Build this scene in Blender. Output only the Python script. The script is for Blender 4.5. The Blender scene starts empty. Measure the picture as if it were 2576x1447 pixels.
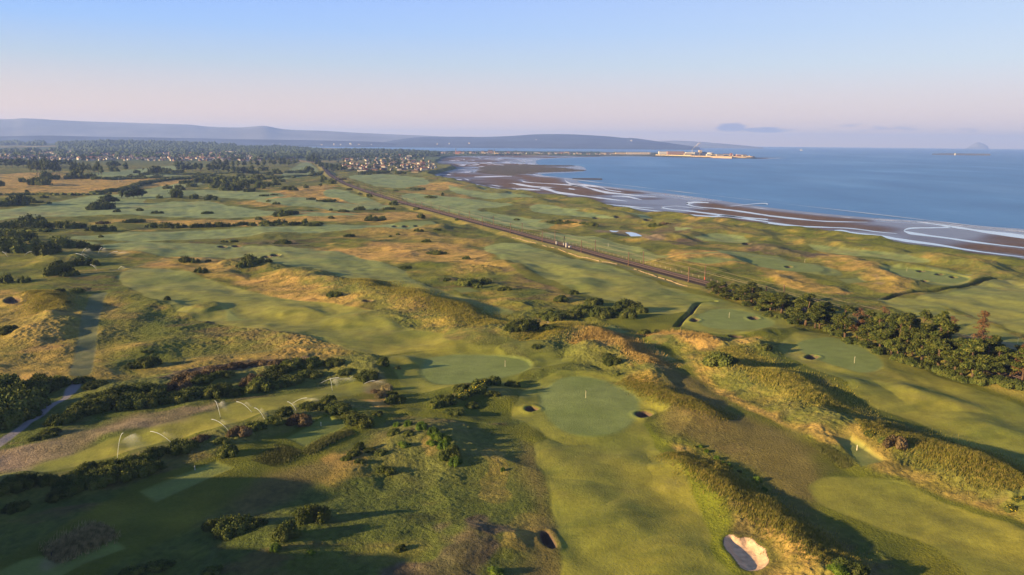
import bpy, math, time
import numpy as np
from mathutils import Matrix, Vector
T0 = time.time()
rng = np.random.default_rng(7)
sc = bpy.context.scene
C = sc.collection

# ------------------------------------------------------------------ camera
FPX, CXP, CYP = 1983.0, 1288.0, 723.5        # focal length and centre, photograph measured 2576 px wide
HC = 75.0
HAZE = 5.6e-5
EXPO = 1.82
PITCH, ROLL = math.radians(10.44), math.radians(0.5)
Fv = np.array([0, math.cos(PITCH), -math.sin(PITCH)])
R0 = np.array([1.0, 0, 0]); U0 = np.array([0, math.sin(PITCH), math.cos(PITCH)])
Rv = math.cos(ROLL) * R0 + math.sin(ROLL) * U0
Uv = -math.sin(ROLL) * R0 + math.cos(ROLL) * U0
cam_d = bpy.data.cameras.new('camera')
cam = bpy.data.objects.new('camera', cam_d); C.objects.link(cam)
cam_d.sensor_width = 36.0
cam_d.lens = FPX / 2576 * 36
cam_d.clip_start = 1.0; cam_d.clip_end = 200000
cam.matrix_world = Matrix(((Rv[0], Uv[0], -Fv[0], 0), (Rv[1], Uv[1], -Fv[1], 0), (Rv[2], Uv[2], -Fv[2], HC), (0, 0, 0, 1)))
sc.camera = cam

# ------------------------------------------------------------------ light, sky, exposure
SUN_EL = math.radians(12.5)
SUN_AZ = math.radians(200.0)     # direction towards the sun measured from +X, counter-clockwise: left and a little behind
sd = Vector((math.cos(SUN_AZ) * math.cos(SUN_EL), math.sin(SUN_AZ) * math.cos(SUN_EL), math.sin(SUN_EL)))
sun_d = bpy.data.lights.new('sun', 'SUN'); sun_d.energy = 5.0; sun_d.angle = math.radians(0.5)
sun_d.color = (1.0, 0.70, 0.34)
sun = bpy.data.objects.new('sun', sun_d); C.objects.link(sun)
sun.rotation_euler = sd.to_track_quat('Z', 'Y').to_euler()
sun.location = (-300, -200, 300)
world = bpy.data.worlds.new('World'); sc.world = world; world.use_nodes = True
sc.view_settings.view_transform = 'Standard'; sc.view_settings.look = 'None'
sc.view_settings.exposure = EXPO; sc.view_settings.gamma = 1.0
sc.render.engine = 'CYCLES'
sc.cycles.use_denoising = True
sc.cycles.max_bounces = 5; sc.cycles.diffuse_bounces = 2; sc.cycles.volume_bounces = 0
sc.cycles.transparent_max_bounces = 12

def s2l(c):
    return tuple((v / 255 / 12.92 if v / 255 <= 0.04045 else ((v / 255 + 0.055) / 1.055) ** 2.4) for v in c)

class NT:
    """small helper for node trees"""
    def __init__(s, nt):
        s.nt = nt; nt.nodes.clear()
    def n(s, typ, **kw):
        nd = s.nt.nodes.new(typ)
        for k, v in kw.items():
            if k.startswith('i_'):
                nd.inputs[k[2:].replace('_', ' ')].default_value = v
            else: setattr(nd, k, v)
        return nd
    def l(s, a, b): s.nt.links.new(a, b)
    def math(s, op, a, b=None, c=None, clamp=False):
        nd = s.nt.nodes.new('ShaderNodeMath'); nd.operation = op; nd.use_clamp = clamp
        for i, v in enumerate((a, b, c)):
            if v is None: continue
            if isinstance(v, (int, float)): nd.inputs[i].default_value = v
            else: s.l(v, nd.inputs[i])
        return nd.outputs[0]
    def mix(s, fac, a, b, blend='MIX'):
        nd = s.nt.nodes.new('ShaderNodeMix'); nd.data_type = 'RGBA'; nd.blend_type = blend
        for i, v in ((0, fac), (6, a), (7, b)):
            if isinstance(v, (int, float)): nd.inputs[i].default_value = v
            elif isinstance(v, tuple): nd.inputs[i].default_value = (*v[:3], 1)
            else: s.l(v, nd.inputs[i])
        return nd.outputs[2]
    def ramp(s, fac, pts, interp='LINEAR'):
        nd = s.nt.nodes.new('ShaderNodeValToRGB'); cr = nd.color_ramp; cr.interpolation = interp
        while len(cr.elements) < len(pts): cr.elements.new(0.5)
        for e, (p, c) in zip(cr.elements, pts):
            e.position = p; e.color = (*c[:3], 1)
        s.l(fac, nd.inputs[0]); return nd.outputs[0]

w = NT(world.node_tree)
tc = w.n('ShaderNodeTexCoord'); sep = w.n('ShaderNodeSeparateXYZ'); w.l(tc.outputs['Generated'], sep.inputs[0])
el = w.math('MULTIPLY', w.math('ARCSINE', sep.outputs[2]), 180 / math.pi)
K = 2 ** -EXPO
def sk(r, g, b): return tuple(v * K for v in s2l((r, g, b)))
elf = w.math('DIVIDE', el, 90.0, clamp=True)
left = w.ramp(elf, [(0, sk(300, 240, 190)), (1.4 / 90, sk(262, 222, 196)), (3 / 90, sk(234, 214, 208)), (5.2 / 90, sk(190, 207, 228)), (7.5 / 90, sk(154, 196, 255)),
                    (10.5 / 90, sk(134, 182, 268)), (22 / 90, sk(120, 158, 222)), (50 / 90, sk(110, 140, 190)), (1, sk(98, 124, 172))])
right = w.ramp(elf, [(0, sk(278, 234, 210)), (1.4 / 90, sk(250, 222, 214)), (3 / 90, sk(234, 220, 224)), (5.2 / 90, sk(212, 224, 240)), (7.5 / 90, sk(196, 217, 247)),
                     (10.5 / 90, sk(184, 208, 250)), (22 / 90, sk(130, 166, 226)), (50 / 90, sk(110, 140, 190)), (1, sk(98, 124, 172))])
azf = w.math('MULTIPLY_ADD', sep.outputs[0], 0.9, 0.5, clamp=True)
grad = w.mix(azf, left, right)
sky = w.n('ShaderNodeTexSky', sky_type='NISHITA', sun_disc=False, sun_elevation=SUN_EL, sun_rotation=math.radians(90) - SUN_AZ)
skyc = w.mix(1.0, sky.outputs[0], (0.1, 0.1, 0.1), 'MULTIPLY')
base = w.mix(0.06, grad, skyc)
# low clouds: one long lavender bank and some wisps just above the sea horizon
az = w.math('MULTIPLY', w.math('ARCTAN2', sep.outputs[0], sep.outputs[1]), 180 / math.pi)
comb = w.n('ShaderNodeCombineXYZ'); w.l(w.math('MULTIPLY', az, 0.75), comb.inputs[0]); w.l(w.math('MULTIPLY', el, 3.4), comb.inputs[1])
nz = w.n('ShaderNodeTexNoise', i_Scale=1.0, i_Detail=6.0, i_Roughness=0.6); w.l(comb.outputs[0], nz.inputs['Vector'])
def blob(a0, e0, wa, we, amp):
    da = w.math('DIVIDE', w.math('SUBTRACT', az, a0), wa); de = w.math('DIVIDE', w.math('SUBTRACT', el, e0), we)
    r2 = w.math('ADD', w.math('MULTIPLY', da, da), w.math('MULTIPLY', de, de))
    return w.math('MULTIPLY', w.math('SUBTRACT', 1.0, r2, clamp=True), amp)
def pxdir(px, py):
    d = Fv * FPX + Rv * (px - CXP) + Uv * (CYP - py); d = d / np.linalg.norm(d)
    return math.degrees(math.atan2(d[0], d[1])), math.degrees(math.asin(d[2]))
csum = None
for (x, y, wa, we, amp) in [(1840, 321, 1.5, 0.42, 1.0), (1925, 327, 2.2, 0.26, 1.0), (1970, 327, 1.2, 0.16, .7), (1860, 334, 1.3, .3, .5), (2150, 320, 1.6, 0.5, 0.42), (2215, 322, 1.2, .3, .5), (2260, 323, 2.0, 0.35, 0.45), (2290, 325, 1.4, .25, .5), (2430, 328, 2.4, 0.3, 0.42), (2090, 332, 1.6, .4, .36)]:
    a0, e0 = pxdir(x, y)
    b = blob(a0, e0, wa, we, amp)
    csum = b if csum is None else w.math('MAXIMUM', csum, b)
cl = w.math('MULTIPLY', w.math('SUBTRACT', w.math('ADD', w.math('MULTIPLY', nz.outputs[0], 1.5), csum), 1.08, clamp=True), 2.3, clamp=True)
cl = w.math('MULTIPLY', cl, w.math('MULTIPLY', csum, 2.5, clamp=True))
final = w.mix(w.math('MULTIPLY', cl, 0.75), base, sk(142, 156, 204))
bg = w.n('ShaderNodeBackground'); w.l(final, bg.inputs[0]); bg.inputs[1].default_value = 1.0
out = w.n('ShaderNodeOutputWorld'); w.l(bg.outputs[0], out.inputs[0])

# ------------------------------------------------------------------ photograph px -> place
def W(px, py, z=0.0):
    px = np.asarray(px, float); py = np.asarray(py, float); z = np.asarray(z, float)
    dx = Fv[0] * FPX + Rv[0] * (px - CXP) + Uv[0] * (CYP - py)
    dy = Fv[1] * FPX + Rv[1] * (px - CXP) + Uv[1] * (CYP - py)
    dz = Fv[2] * FPX + Rv[2] * (px - CXP) + Uv[2] * (CYP - py)
    t = (z - HC) / np.minimum(dz, -0.8)
    return dx * t, dy * t
def at_dist(px, py, D):
    d = Fv * FPX + Rv * (px - CXP) + Uv * (CYP - py)
    k = D / math.hypot(d[0], d[1])
    return d[0] * k, d[1] * k, HC + d[2] * k
def mpu(x, y):
    """metres per photograph px at a ground point"""
    return math.sqrt(x * x + y * y + HC * HC) / FPX

# ------------------------------------------------------------------ noise
def vhash(ix, iy, seed):
    h = (ix.astype(np.int64) * 374761393 + iy.astype(np.int64) * 668265263 + seed * 144269504) & 0xFFFFFFFF
    h = ((h ^ (h >> 13)) * 1274126177) & 0xFFFFFFFF
    h = h ^ (h >> 16)
    return (h & 0xFFFFFF).astype(np.float32) / float(0xFFFFFF)
def noise(x, y, s, seed=0):
    """value noise with quintic fade, about -1..1"""
    u = x / s + seed * 17.31; v = y / s - seed * 9.17
    c, sn = 0.8, 0.6
    u, v = c * u - sn * v, sn * u + c * v
    i = np.floor(u); j = np.floor(v); f = (u - i).astype(np.float32); g = (v - j).astype(np.float32)
    f = f * f * f * (f * (f * 6 - 15) + 10); g = g * g * g * (g * (g * 6 - 15) + 10)
    a = vhash(i, j, seed); b = vhash(i + 1, j, seed); c2 = vhash(i, j + 1, seed); d = vhash(i + 1, j + 1, seed)
    return ((a * (1 - f) + b * f) * (1 - g) + (c2 * (1 - f) + d * f) * g) * 2 - 1
def fbm(x, y, s, octs=3, seed=0, gain=0.5):
    t = 0; a = 1; n = 0
    for o in range(octs):
        t = t + a * noise(x, y, s / 2 ** o, seed + o * 31); n += a; a *= gain
    return t / n * 1.3
def ss(a, b, x):
    t = np.clip((x - a) / (b - a), 0, 1); return t * t * (3 - 2 * t)

# ------------------------------------------------------------------ outlines
def crom(P, n=4, closed=True):
    P = np.asarray(P, float); N = len(P); out = []
    rngi = range(N) if closed else range(N - 1)
    for i in rngi:
        if closed: p0, p1, p2, p3 = P[i - 1], P[i], P[(i + 1) % N], P[(i + 2) % N]
        else: p0, p1, p2, p3 = P[max(i - 1, 0)], P[i], P[i + 1], P[min(i + 2, N - 1)]
        for k in range(n):
            t = k / n
            out.append(0.5 * ((2 * p1) + (-p0 + p2) * t + (2 * p0 - 5 * p1 + 4 * p2 - p3) * t * t + (-p0 + 3 * p1 - 3 * p2 + p3) * t ** 3))
    if not closed: out.append(P[-1])
    return np.array(out)
def poly(P, z=0.0, n=4):
    S = crom(P, n); x, y = W(S[:, 0], S[:, 1], z); return np.stack([x, y], 1)
def line(P, z=0.0, n=4):
    S = crom(P, n, False); x, y = W(S[:, 0], S[:, 1], z); return np.stack([x, y], 1)
def sdist(x, y, P, closed=True):
    """distance to outline P; positive inside when closed"""
    d2 = np.full(x.shape, 1e18); ins = np.zeros(x.shape, bool)
    N = len(P)
    for i in range(N if closed else N - 1):
        ax, ay = P[i]; bx, by = P[(i + 1) % N]
        ex, ey = bx - ax, by - ay; L = ex * ex + ey * ey + 1e-9
        t = np.clip(((x - ax) * ex + (y - ay) * ey) / L, 0, 1)
        qx = x - ax - t * ex; qy = y - ay - t * ey
        np.minimum(d2, qx * qx + qy * qy, out=d2)
        if closed and ay != by:
            c = ((ay > y) != (by > y)) & (x < (bx - ax) * (y - ay) / (by - ay) + ax)
            ins ^= c
    d = np.sqrt(d2)
    return np.where(ins, d, -d) if closed else d

def lin(P, closed=False):
    return P
# ------------------------------------------------------------------ traced outlines of the place (photograph px)
COAST = [(2850, 730), (2700, 690), (2576, 661), (2482, 653), (2420, 636), (2332, 627), (2257, 613), (2170, 603), (2082, 591), (2020, 586), (1932, 574), (1863, 564), (1813, 560), (1763, 550), (1713, 545), (1650, 539), (1588, 530), (1538, 520), (1463, 505), (1413, 498), (1288, 481.6), (1244, 474), (1194, 464), (1156, 454.6), (1119, 448), (1089, 440),
         (1108, 432), (1138, 425), (1149, 421.5), (1135, 415), (1106, 410), (1101, 406), (1110, 399.5), (1129, 393), (1200, 391), (1288, 390), (1448, 391.6), (1563, 391.6), (1650, 393), (1738, 395), (1850, 397), (1898, 398), (1899, 394.5), (1850, 389.5), (1700, 385), (1500, 382), (1300, 380.5), (1107, 380.5), (995, 377), (906, 375.5), (805, 372), (720, 371), (675, 369.8), (640, 368.8)]
SEA = [(2700, 610), (2576, 582), (2457, 572), (2332, 560), (2182, 551), (2057, 540), (1932, 526.6), (1838, 514), (1763, 501.6), (1663, 488), (1538, 473), (1443, 461.6), (1420, 449), (1363, 445), (1345, 437), (1450, 431), (1443, 417), (1363, 416.6), (1338, 411.6), (1350, 401), (1448, 396), (1563, 394), (1650, 395), (1738, 397), (1850, 399), (1920, 400)]
FAIR = [
 [(1440, 1110), (1380, 1100), (1345, 1115), (1352, 1165), (1372, 1210), (1388, 1240), (1400, 1330), (1412, 1447), (1420, 1560), (1870, 1560), (1835, 1447), (1800, 1400), (1790, 1330), (1740, 1240), (1690, 1160), (1640, 1100), (1610, 1060), (1560, 1085)],
 [(1300, 1020), (1318, 985), (1345, 958), (1430, 940), (1520, 946), (1600, 975), (1640, 1000), (1680, 1015), (1685, 1040), (1640, 1050), (1600, 1090), (1540, 1115), (1440, 1115), (1370, 1095), (1330, 1060), (1298, 1050)],
 [(985, 902), (1100, 886), (1250, 886), (1400, 902), (1440, 912), (1400, 922), (1330, 932), (1290, 950), (1200, 968), (1100, 985), (1020, 985), (1000, 950)],
 [(1708, 822), (1730, 790), (1765, 768), (1850, 770), (1960, 798), (2005, 816), (1960, 838), (1860, 848), (1790, 843)],
 [(1965, 872), (2000, 846), (2060, 838), (2130, 848), (2210, 880), (2300, 912), (2400, 955), (2500, 990), (2576, 1015), (2720, 1060), (2740, 1240), (2576, 1190), (2500, 1155), (2420, 1115), (2340, 1065), (2250, 1035), (2180, 1010), (2110, 960), (2040, 930), (1985, 900)],
 [(2043, 1215), (2060, 1200), (2090, 1194), (2180, 1195), (2280, 1222), (2400, 1275), (2576, 1345), (2750, 1420), (2750, 1600), (2500, 1540), (2434, 1447), (2340, 1370), (2200, 1310), (2110, 1275), (2060, 1245)],
 [(0, 1200), (150, 1150), (350, 1090), (540, 1042), (600, 1012), (760, 985), (880, 962), (930, 975), (880, 1000), (760, 1030), (650, 1068), (560, 1095), (400, 1130), (300, 1158), (100, 1200), (-60, 1240)],
 [(300, 700), (330, 681), (354, 676), (440, 682), (532, 705), (640, 735), (753, 760), (886, 780), (960, 800), (1019, 831), (1100, 845), (1240, 855), (1300, 868), (1400, 900), (1280, 900), (1100, 885), (985, 895), (900, 885), (842, 870), (760, 852), (673, 835), (580, 815), (487, 795), (400, 760), (320, 725)],
 [(560, 642), (640, 628), (760, 624), (840, 626), (920, 645), (1000, 670), (1050, 712), (1130, 738), (1200, 758), (1250, 775), (1290, 788), (1240, 798), (1150, 782), (1050, 760), (960, 733), (880, 707), (800, 690), (720, 668), (620, 656)],
 [(240, 618), (330, 608), (440, 612), (600, 614), (720, 618), (800, 622), (700, 628), (560, 642), (420, 640), (330, 632)],
 [(170, 600), (300, 588), (500, 580), (640, 575), (780, 568), (900, 566), (1080, 560), (1092, 572), (1000, 580), (850, 583), (700, 592), (500, 600), (350, 606)],
 [(1215, 618), (1290, 610), (1400, 640), (1500, 664), (1640, 710), (1740, 742), (1850, 765), (1860, 780), (1740, 790), (1640, 795), (1600, 775), (1500, 750), (1400, 715), (1330, 682), (1260, 652)],
 [(-20, 528), (100, 515), (200, 496), (300, 492), (370, 494), (360, 508), (430, 506), (520, 505), (600, 520), (760, 536), (900, 542), (820, 548), (640, 545), (450, 545), (300, 542), (100, 545), (-20, 553)],
 [(340, 485), (400, 470), (480, 456), (560, 447), (640, 447), (560, 458), (480, 468), (430, 480), (520, 478), (640, 483), (720, 492), (640, 500), (480, 492), (420, 500), (360, 500)],
 [(180, 442), (300, 430), (430, 418), (520, 418), (440, 428), (360, 436), (480, 442), (300, 446)],
 [(740, 420), (770, 408), (790, 418), (800, 430), (780, 440), (720, 450), (700, 445)],
 [(640, 503), (760, 497), (820, 505), (900, 512), (980, 520), (900, 530), (800, 522), (700, 515)],
 [(816, 480), (850, 477), (900, 490), (940, 504), (970, 520), (900, 512), (850, 500), (820, 492)],
 [(880, 442), (940, 438), (1010, 442), (1060, 448), (1080, 462), (1040, 470), (990, 475), (930, 465), (890, 452)],
 [(1130, 470), (1190, 470), (1280, 486), (1340, 498), (1300, 508), (1220, 500), (1150, 488)],
 [(1030, 488), (1100, 495), (1200, 505), (1290, 518), (1200, 528), (1300, 545), (1400, 562), (1330, 575), (1240, 560), (1150, 538), (1080, 518), (1010, 500)],
 [(1340, 520), (1440, 520), (1560, 535), (1650, 548), (1700, 560), (1640, 565), (1540, 552), (1440, 545), (1350, 535)],
 [(1360, 585), (1440, 590), (1560, 615), (1640, 640), (1700, 650), (1800, 648), (1900, 660), (1800, 675), (1700, 668), (1600, 655), (1480, 625), (1390, 608)],
 [(1700, 575), (1780, 585), (1860, 600), (1880, 615), (1780, 610), (1720, 598)],
 [(1800, 640), (1900, 645), (2000, 660), (2100, 680), (2110, 692), (2030, 690), (1940, 680), (1850, 665)],
 [(2030, 612), (2120, 618), (2240, 636), (2360, 655), (2330, 668), (2200, 655), (2100, 640), (2040, 628)],
 [(2210, 680), (2300, 678), (2420, 695), (2455, 710), (2400, 725), (2330, 722), (2250, 700)],
 [(2300, 755), (2420, 735), (2500, 715), (2576, 712), (2750, 720), (2750, 850), (2576, 840), (2500, 815), (2400, 780)],
 [(2210, 755), (2330, 760), (2400, 790), (2500, 825), (2576, 850), (2680, 880), (2576, 880), (2450, 850), (2330, 805)],
]
GREEN = [
 [(1362, 990), (1400, 958), (1450, 948), (1510, 956), (1560, 975), (1605, 1002), (1610, 1030), (1590, 1068), (1540, 1092), (1490, 1098), (1430, 1090), (1385, 1062), (1358, 1022)],
 [(1065, 910), (1090, 898), (1170, 891), (1260, 895), (1325, 906), (1335, 924), (1290, 942), (1190, 962), (1110, 967), (1062, 945)],
 [(1750, 806), (1785, 786), (1840, 783), (1900, 795), (1945, 815), (1935, 828), (1870, 834), (1785, 830)],
 [(2005, 868), (2050, 856), (2100, 853), (2160, 872), (2212, 908), (2212, 932), (2160, 940), (2090, 922), (2030, 900)],
 [(120, 612), (160, 608), (250, 611), (220, 616), (140, 616)],
 [(1000, 561), (1080, 557), (1092, 564), (1050, 570), (1000, 568)],
 [(2230, 683), (2300, 682), (2400, 696), (2440, 708), (2400, 718), (2330, 712), (2260, 698)],
 [(1860, 657), (1940, 656), (2050, 672), (2070, 686), (1990, 688), (1900, 674)],
]
TEE = [
 [(722, 1113), (826, 1062), (880, 1078), (768, 1134), (752, 1126)],
 [(353, 1246), (545, 1172), (585, 1188), (392, 1272)],
 [(-40, 1460), (60, 1415), (280, 1358), (316, 1384), (210, 1422), (100, 1480)],
 [(1588, 866), (1622, 866), (1700, 908), (1655, 916)],
 [(1506, 820), (1540, 818), (1580, 836), (1545, 842)],
 [(2100, 1117), (2140, 1114), (2222, 1168), (2168, 1180)],
 [(1140, 728), (1180, 726), (1205, 736), (1160, 740)],
 [(1195, 780), (1240, 775), (1282, 786), (1236, 796)],
 [(570, 770), (600, 800), (640, 802), (570, 806)],
 [(2110, 705), (2160, 702), (2180, 712), (2130, 716)],
]
SEMI = [
 [(-60, 1450), (100, 1370), (200, 1310), (350, 1225), (550, 1160), (700, 1110), (830, 1050), (900, 1045), (960, 1040), (1000, 1010), (1000, 985), (1080, 1000), (1130, 1050), (1250, 1075), (1340, 1060), (1380, 1110), (1390, 1240), (1360, 1170), (1330, 1110), (1200, 1085), (1050, 1055), (985, 1060), (900, 1110), (830, 1150), (700, 1215), (520, 1300), (470, 1335), (330, 1400), (240, 1447), (100, 1500), (-60, 1500)],
 [(1560, 1090), (1620, 1062), (1650, 1085), (1710, 1135), (1765, 1185), (1820, 1250), (1846, 1310), (1838, 1345), (1860, 1447), (1900, 1560), (1800, 1560), (1700, 1300)],
 [(1990, 950), (1970, 900), (1960, 860), (2000, 838), (2080, 832), (2200, 860), (2330, 905), (2450, 955), (2640, 1010), (2640, 1230), (2500, 1180), (2400, 1130), (2250, 1060), (2100, 1000)],
 [(1700, 905), (1740, 940), (1790, 985), (1850, 1025), (1930, 1060), (2000, 1100), (2080, 1140), (2200, 1195), (2330, 1235), (2480, 1290), (2576, 1330), (2800, 1430), (2800, 1600), (2480, 1600), (2300, 1447), (2150, 1330), (2000, 1250), (1900, 1150), (1830, 1080), (1760, 1000), (1700, 950)],
 [(540, 1045), (640, 1010), (900, 960), (1000, 975), (960, 1010), (860, 1020), (700, 1060), (560, 1100), (100, 1220), (-40, 1240), (-40, 1210), (300, 1120)],
 [(1560, 800), (1640, 795), (1740, 790), (1760, 765), (1960, 795), (2020, 820), (1960, 850), (1800, 855), (1720, 850), (1680, 870), (1720, 910), (1680, 930), (1600, 880), (1500, 835), (1500, 815)],
 [(960, 900), (1100, 880), (1280, 880), (1450, 915), (1400, 935), (1340, 940), (1310, 1000), (1290, 1060), (1120, 1060), (1060, 1000), (980, 980)],
 [(1240, 612), (1300, 600), (1450, 640), (1640, 695), (1760, 735), (1900, 775), (1980, 810), (1900, 800), (1700, 800), (1600, 800), (1400, 730), (1300, 690)],
]
DRY = [
 ([(700, 640), (900, 620), (1050, 608), (1230, 620), (1250, 650), (1180, 665), (1080, 650), (1000, 660), (900, 645)], .9, 8),
 ([(350, 665), (480, 640), (560, 660), (600, 690), (720, 700), (800, 735), (880, 760), (900, 790), (820, 780), (700, 750), (600, 715), (500, 690)], .75, 5),
 ([(250, 770), (300, 760), (330, 800), (350, 860), (300, 920), (240, 940), (225, 900)], .6, 8),
 ([(-30, 760), (60, 740), (130, 740), (120, 810), (60, 830), (0, 850), (-30, 860)], .55, 8),
 ([(-30, 870), (100, 830), (210, 860), (200, 930), (100, 950), (-30, 970)], .55, 10),
 ([(300, 910), (500, 880), (700, 870), (850, 880), (860, 905), (700, 905), (400, 930), (320, 935)], .55, 6),
 ([(1350, 820), (1400, 800), (1450, 815), (1500, 845), (1420, 870), (1340, 865)], .85, 3),
 ([(1465, 875), (1500, 855), (1540, 850), (1580, 870), (1640, 905), (1600, 910), (1560, 890), (1500, 895)], .95, 3),
 ([(1630, 850), (1660, 832), (1720, 838), (1800, 850), (1812, 875), (1780, 890), (1720, 880), (1680, 865)], 1.0, 2),
 ([(1850, 870), (1880, 850), (1910, 858), (1900, 885), (1860, 885)], .8, 2),
 ([(1570, 945), (1640, 960), (1720, 1010), (1830, 1060), (1840, 1080), (1760, 1060), (1680, 1030), (1600, 990)], .8, 4),
 ([(1700, 1115), (1760, 1150), (1850, 1210), (1950, 1290), (2080, 1390), (2110, 1460), (1960, 1460), (1930, 1380), (1870, 1300), (1800, 1220)], .65, 3),
 ([(1740, 905), (1760, 930), (1860, 1005), (1950, 1055), (2080, 1110), (2150, 1120), (2070, 1125), (1930, 1070), (1800, 990), (1735, 935)], .65, 1.5),
 ([(2140, 1105), (2180, 1120), (2280, 1180), (2400, 1240), (2576, 1320), (2640, 1350), (2576, 1350), (2380, 1270), (2220, 1190)], .5, 2),
 ([(0, 455), (200, 450), (560, 450), (400, 470), (240, 487), (0, 490)], .8, 14),
 ([(0, 440), (120, 436), (210, 455), (0, 475)], .7, 14),
 ([(700, 480), (820, 465), (840, 490), (900, 505), (960, 520), (840, 525), (780, 510), (650, 505)], .85, 10),
 ([(600, 550), (760, 530), (900, 535), (1000, 530), (1080, 540), (1000, 560), (800, 560), (640, 570), (300, 556), (300, 550)], .8, 6),
 ([(640, 500), (760, 488), (800, 500), (700, 520), (600, 510)], .7, 8),
 ([(940, 560), (1100, 585), (1250, 600), (1200, 620), (1000, 600), (800, 600), (700, 605), (900, 590)], .5, 8),
 ([(1080, 460), (1160, 470), (1100, 480), (980, 455)], .8, 8),
 ([(1000, 478), (1080, 482), (1200, 500), (1060, 500)], .5, 8),
 ([(1280, 585), (1420, 622), (1600, 680), (1760, 735), (1740, 745), (1500, 670), (1280, 600)], .45, 2),
 ([(1370, 565), (1440, 552), (1500, 565), (1400, 572)], .7, 3),
 ([(1300, 660), (1340, 670), (1400, 720), (1440, 760), (1380, 750), (1320, 700), (1240, 680), (1150, 680), (1150, 665)], .55, 8),
 ([(1670, 640), (1760, 640), (1850, 650), (1870, 670), (1780, 680), (1690, 665)], .7, 3),
 ([(1930, 675), (2000, 690), (2080, 720), (2150, 735), (2100, 740), (2000, 725), (1930, 705)], .8, 3),
 ([(2070, 640), (2180, 660), (2190, 685), (2100, 680), (2060, 660)], .6, 3),
 ([(2160, 690), (2230, 690), (2300, 720), (2260, 745), (2180, 730)], .6, 3),
 ([(2300, 790), (2450, 800), (2576, 780), (2600, 800), (2400, 830)], .3, 8),
 ([(2470, 950), (2530, 945), (2640, 985), (2640, 1020), (2520, 975)], .5, 4),
 ([(920, 960), (960, 965), (980, 1000), (960, 1020), (910, 990)], .8, 3),
 ([(1320, 1290), (1380, 1300), (1390, 1350), (1330, 1400), (1270, 1380), (1290, 1330)], .5, 4),
 ([(820, 1170), (860, 1160), (900, 1170), (870, 1200), (825, 1205)], .9, 3),
 ([(1060, 1140), (1090, 1135), (1095, 1160), (1065, 1160)], .8, 3),
 ([(1200, 1120), (1240, 1130), (1290, 1180), (1300, 1240), (1240, 1260), (1230, 1180)], .35, 5),
]
HEATH = [
 ([(1150, 1300), (1200, 1290), (1240, 1300), (1235, 1335), (1180, 1330)], .9),
 ([(1080, 1370), (1130, 1355), (1200, 1370), (1160, 1420), (1110, 1447), (1020, 1450), (1060, 1420)], .8),
 ([(430, 945), (560, 905), (640, 900), (740, 903), (740, 925), (650, 940), (480, 960)], .9),
 ([(700, 600), (760, 608), (720, 616), (600, 610), (640, 603)], .6),
 ([(1640, 580), (1700, 570), (1730, 590), (1700, 600), (1650, 598)], .7),
 ([(1670, 615), (1760, 608), (1760, 622), (1700, 625)], .8),
 ([(1880, 615), (1960, 625), (2020, 640), (2080, 655), (2000, 650), (1900, 640)], .8),
 ([(1990, 645), (2040, 640), (2080, 655), (2020, 655)], .8),
 ([(1280, 680), (1340, 690), (1420, 730), (1360, 730)], .55),
 ([(1800, 1030), (1860, 1045), (2010, 1050), (2060, 1080), (2030, 1085), (1960, 1050)], .4),
 ([(2310, 860), (2400, 870), (2500, 890), (2640, 930), (2640, 970), (2520, 930), (2380, 900)], .8),
 ([(500, 925), (600, 930), (680, 955), (600, 950)], .4),
]
DIRT = [
 ([(-60, 1210), (-60, 1130), (100, 1115), (260, 1065), (400, 1045), (540, 1018), (570, 1025), (520, 1045), (350, 1090), (150, 1150)], .85, 3),
 ([(1620, 585), (1560, 575), (1500, 580), (1640, 610), (1660, 600)], .8, 3),
 ([(2200, 700), (2218, 712), (2215, 725), (2195, 715)], .8, 2),
 ([(2410, 840), (2480, 850), (2600, 890), (2600, 910), (2480, 870)], .7, 3),
 ([(100, 1425), (130, 1395), (160, 1395), (150, 1420), (115, 1440)], .6, 1),
 ([(925, 965), (950, 960), (960, 985), (925, 990)], .5, 2),
 ([(1190, 535 - 0), (1192, 535), (1195, 538)], 0, 1),
]
GRAVEL = [([(-30, 1125), (40, 1078), (110, 1025), (155, 1000), (165, 975), (190, 950), (206, 944), (195, 975), (165, 1005), (130, 1030), (60, 1080), (-30, 1145)], 1.0)]
TRACK = [([(203, 936), (215, 880), (230, 800), (240, 765), (252, 740)], 3.2, .9), ([(190, 703), (260, 690), (330, 672), (420, 652), (600, 640)], 1.4, .6),
         ([(1288, 598), (1438, 634.6), (1563, 677), (1713, 722)], 1.5, .8), ([(500, 1447), (560, 1360), (640, 1330), (780, 1290)], .8, .3), ([(2270, 742), (2400, 738), (2500, 716), (2576, 705)], 1.6, .5),
         ([(0, 668), (100, 658), (190, 650), (260, 640)], 1.5, .5), ([(470, 890), (560, 885), (700, 878), (850, 880), (930, 885)], 1.2, .5), ([(2190, 758), (2280, 745), (2350, 740)], 1.5, .5)]
REEF = [[(1210, 425), (1230, 418), (1300, 415), (1440, 416.5), (1452, 417.5), (1400, 419), (1330, 420), (1400, 422), (1450, 427), (1470, 429.5), (1440, 432.5), (1340, 434), (1300, 442), (1260, 441), (1215, 436), (1195, 432)]]
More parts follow.
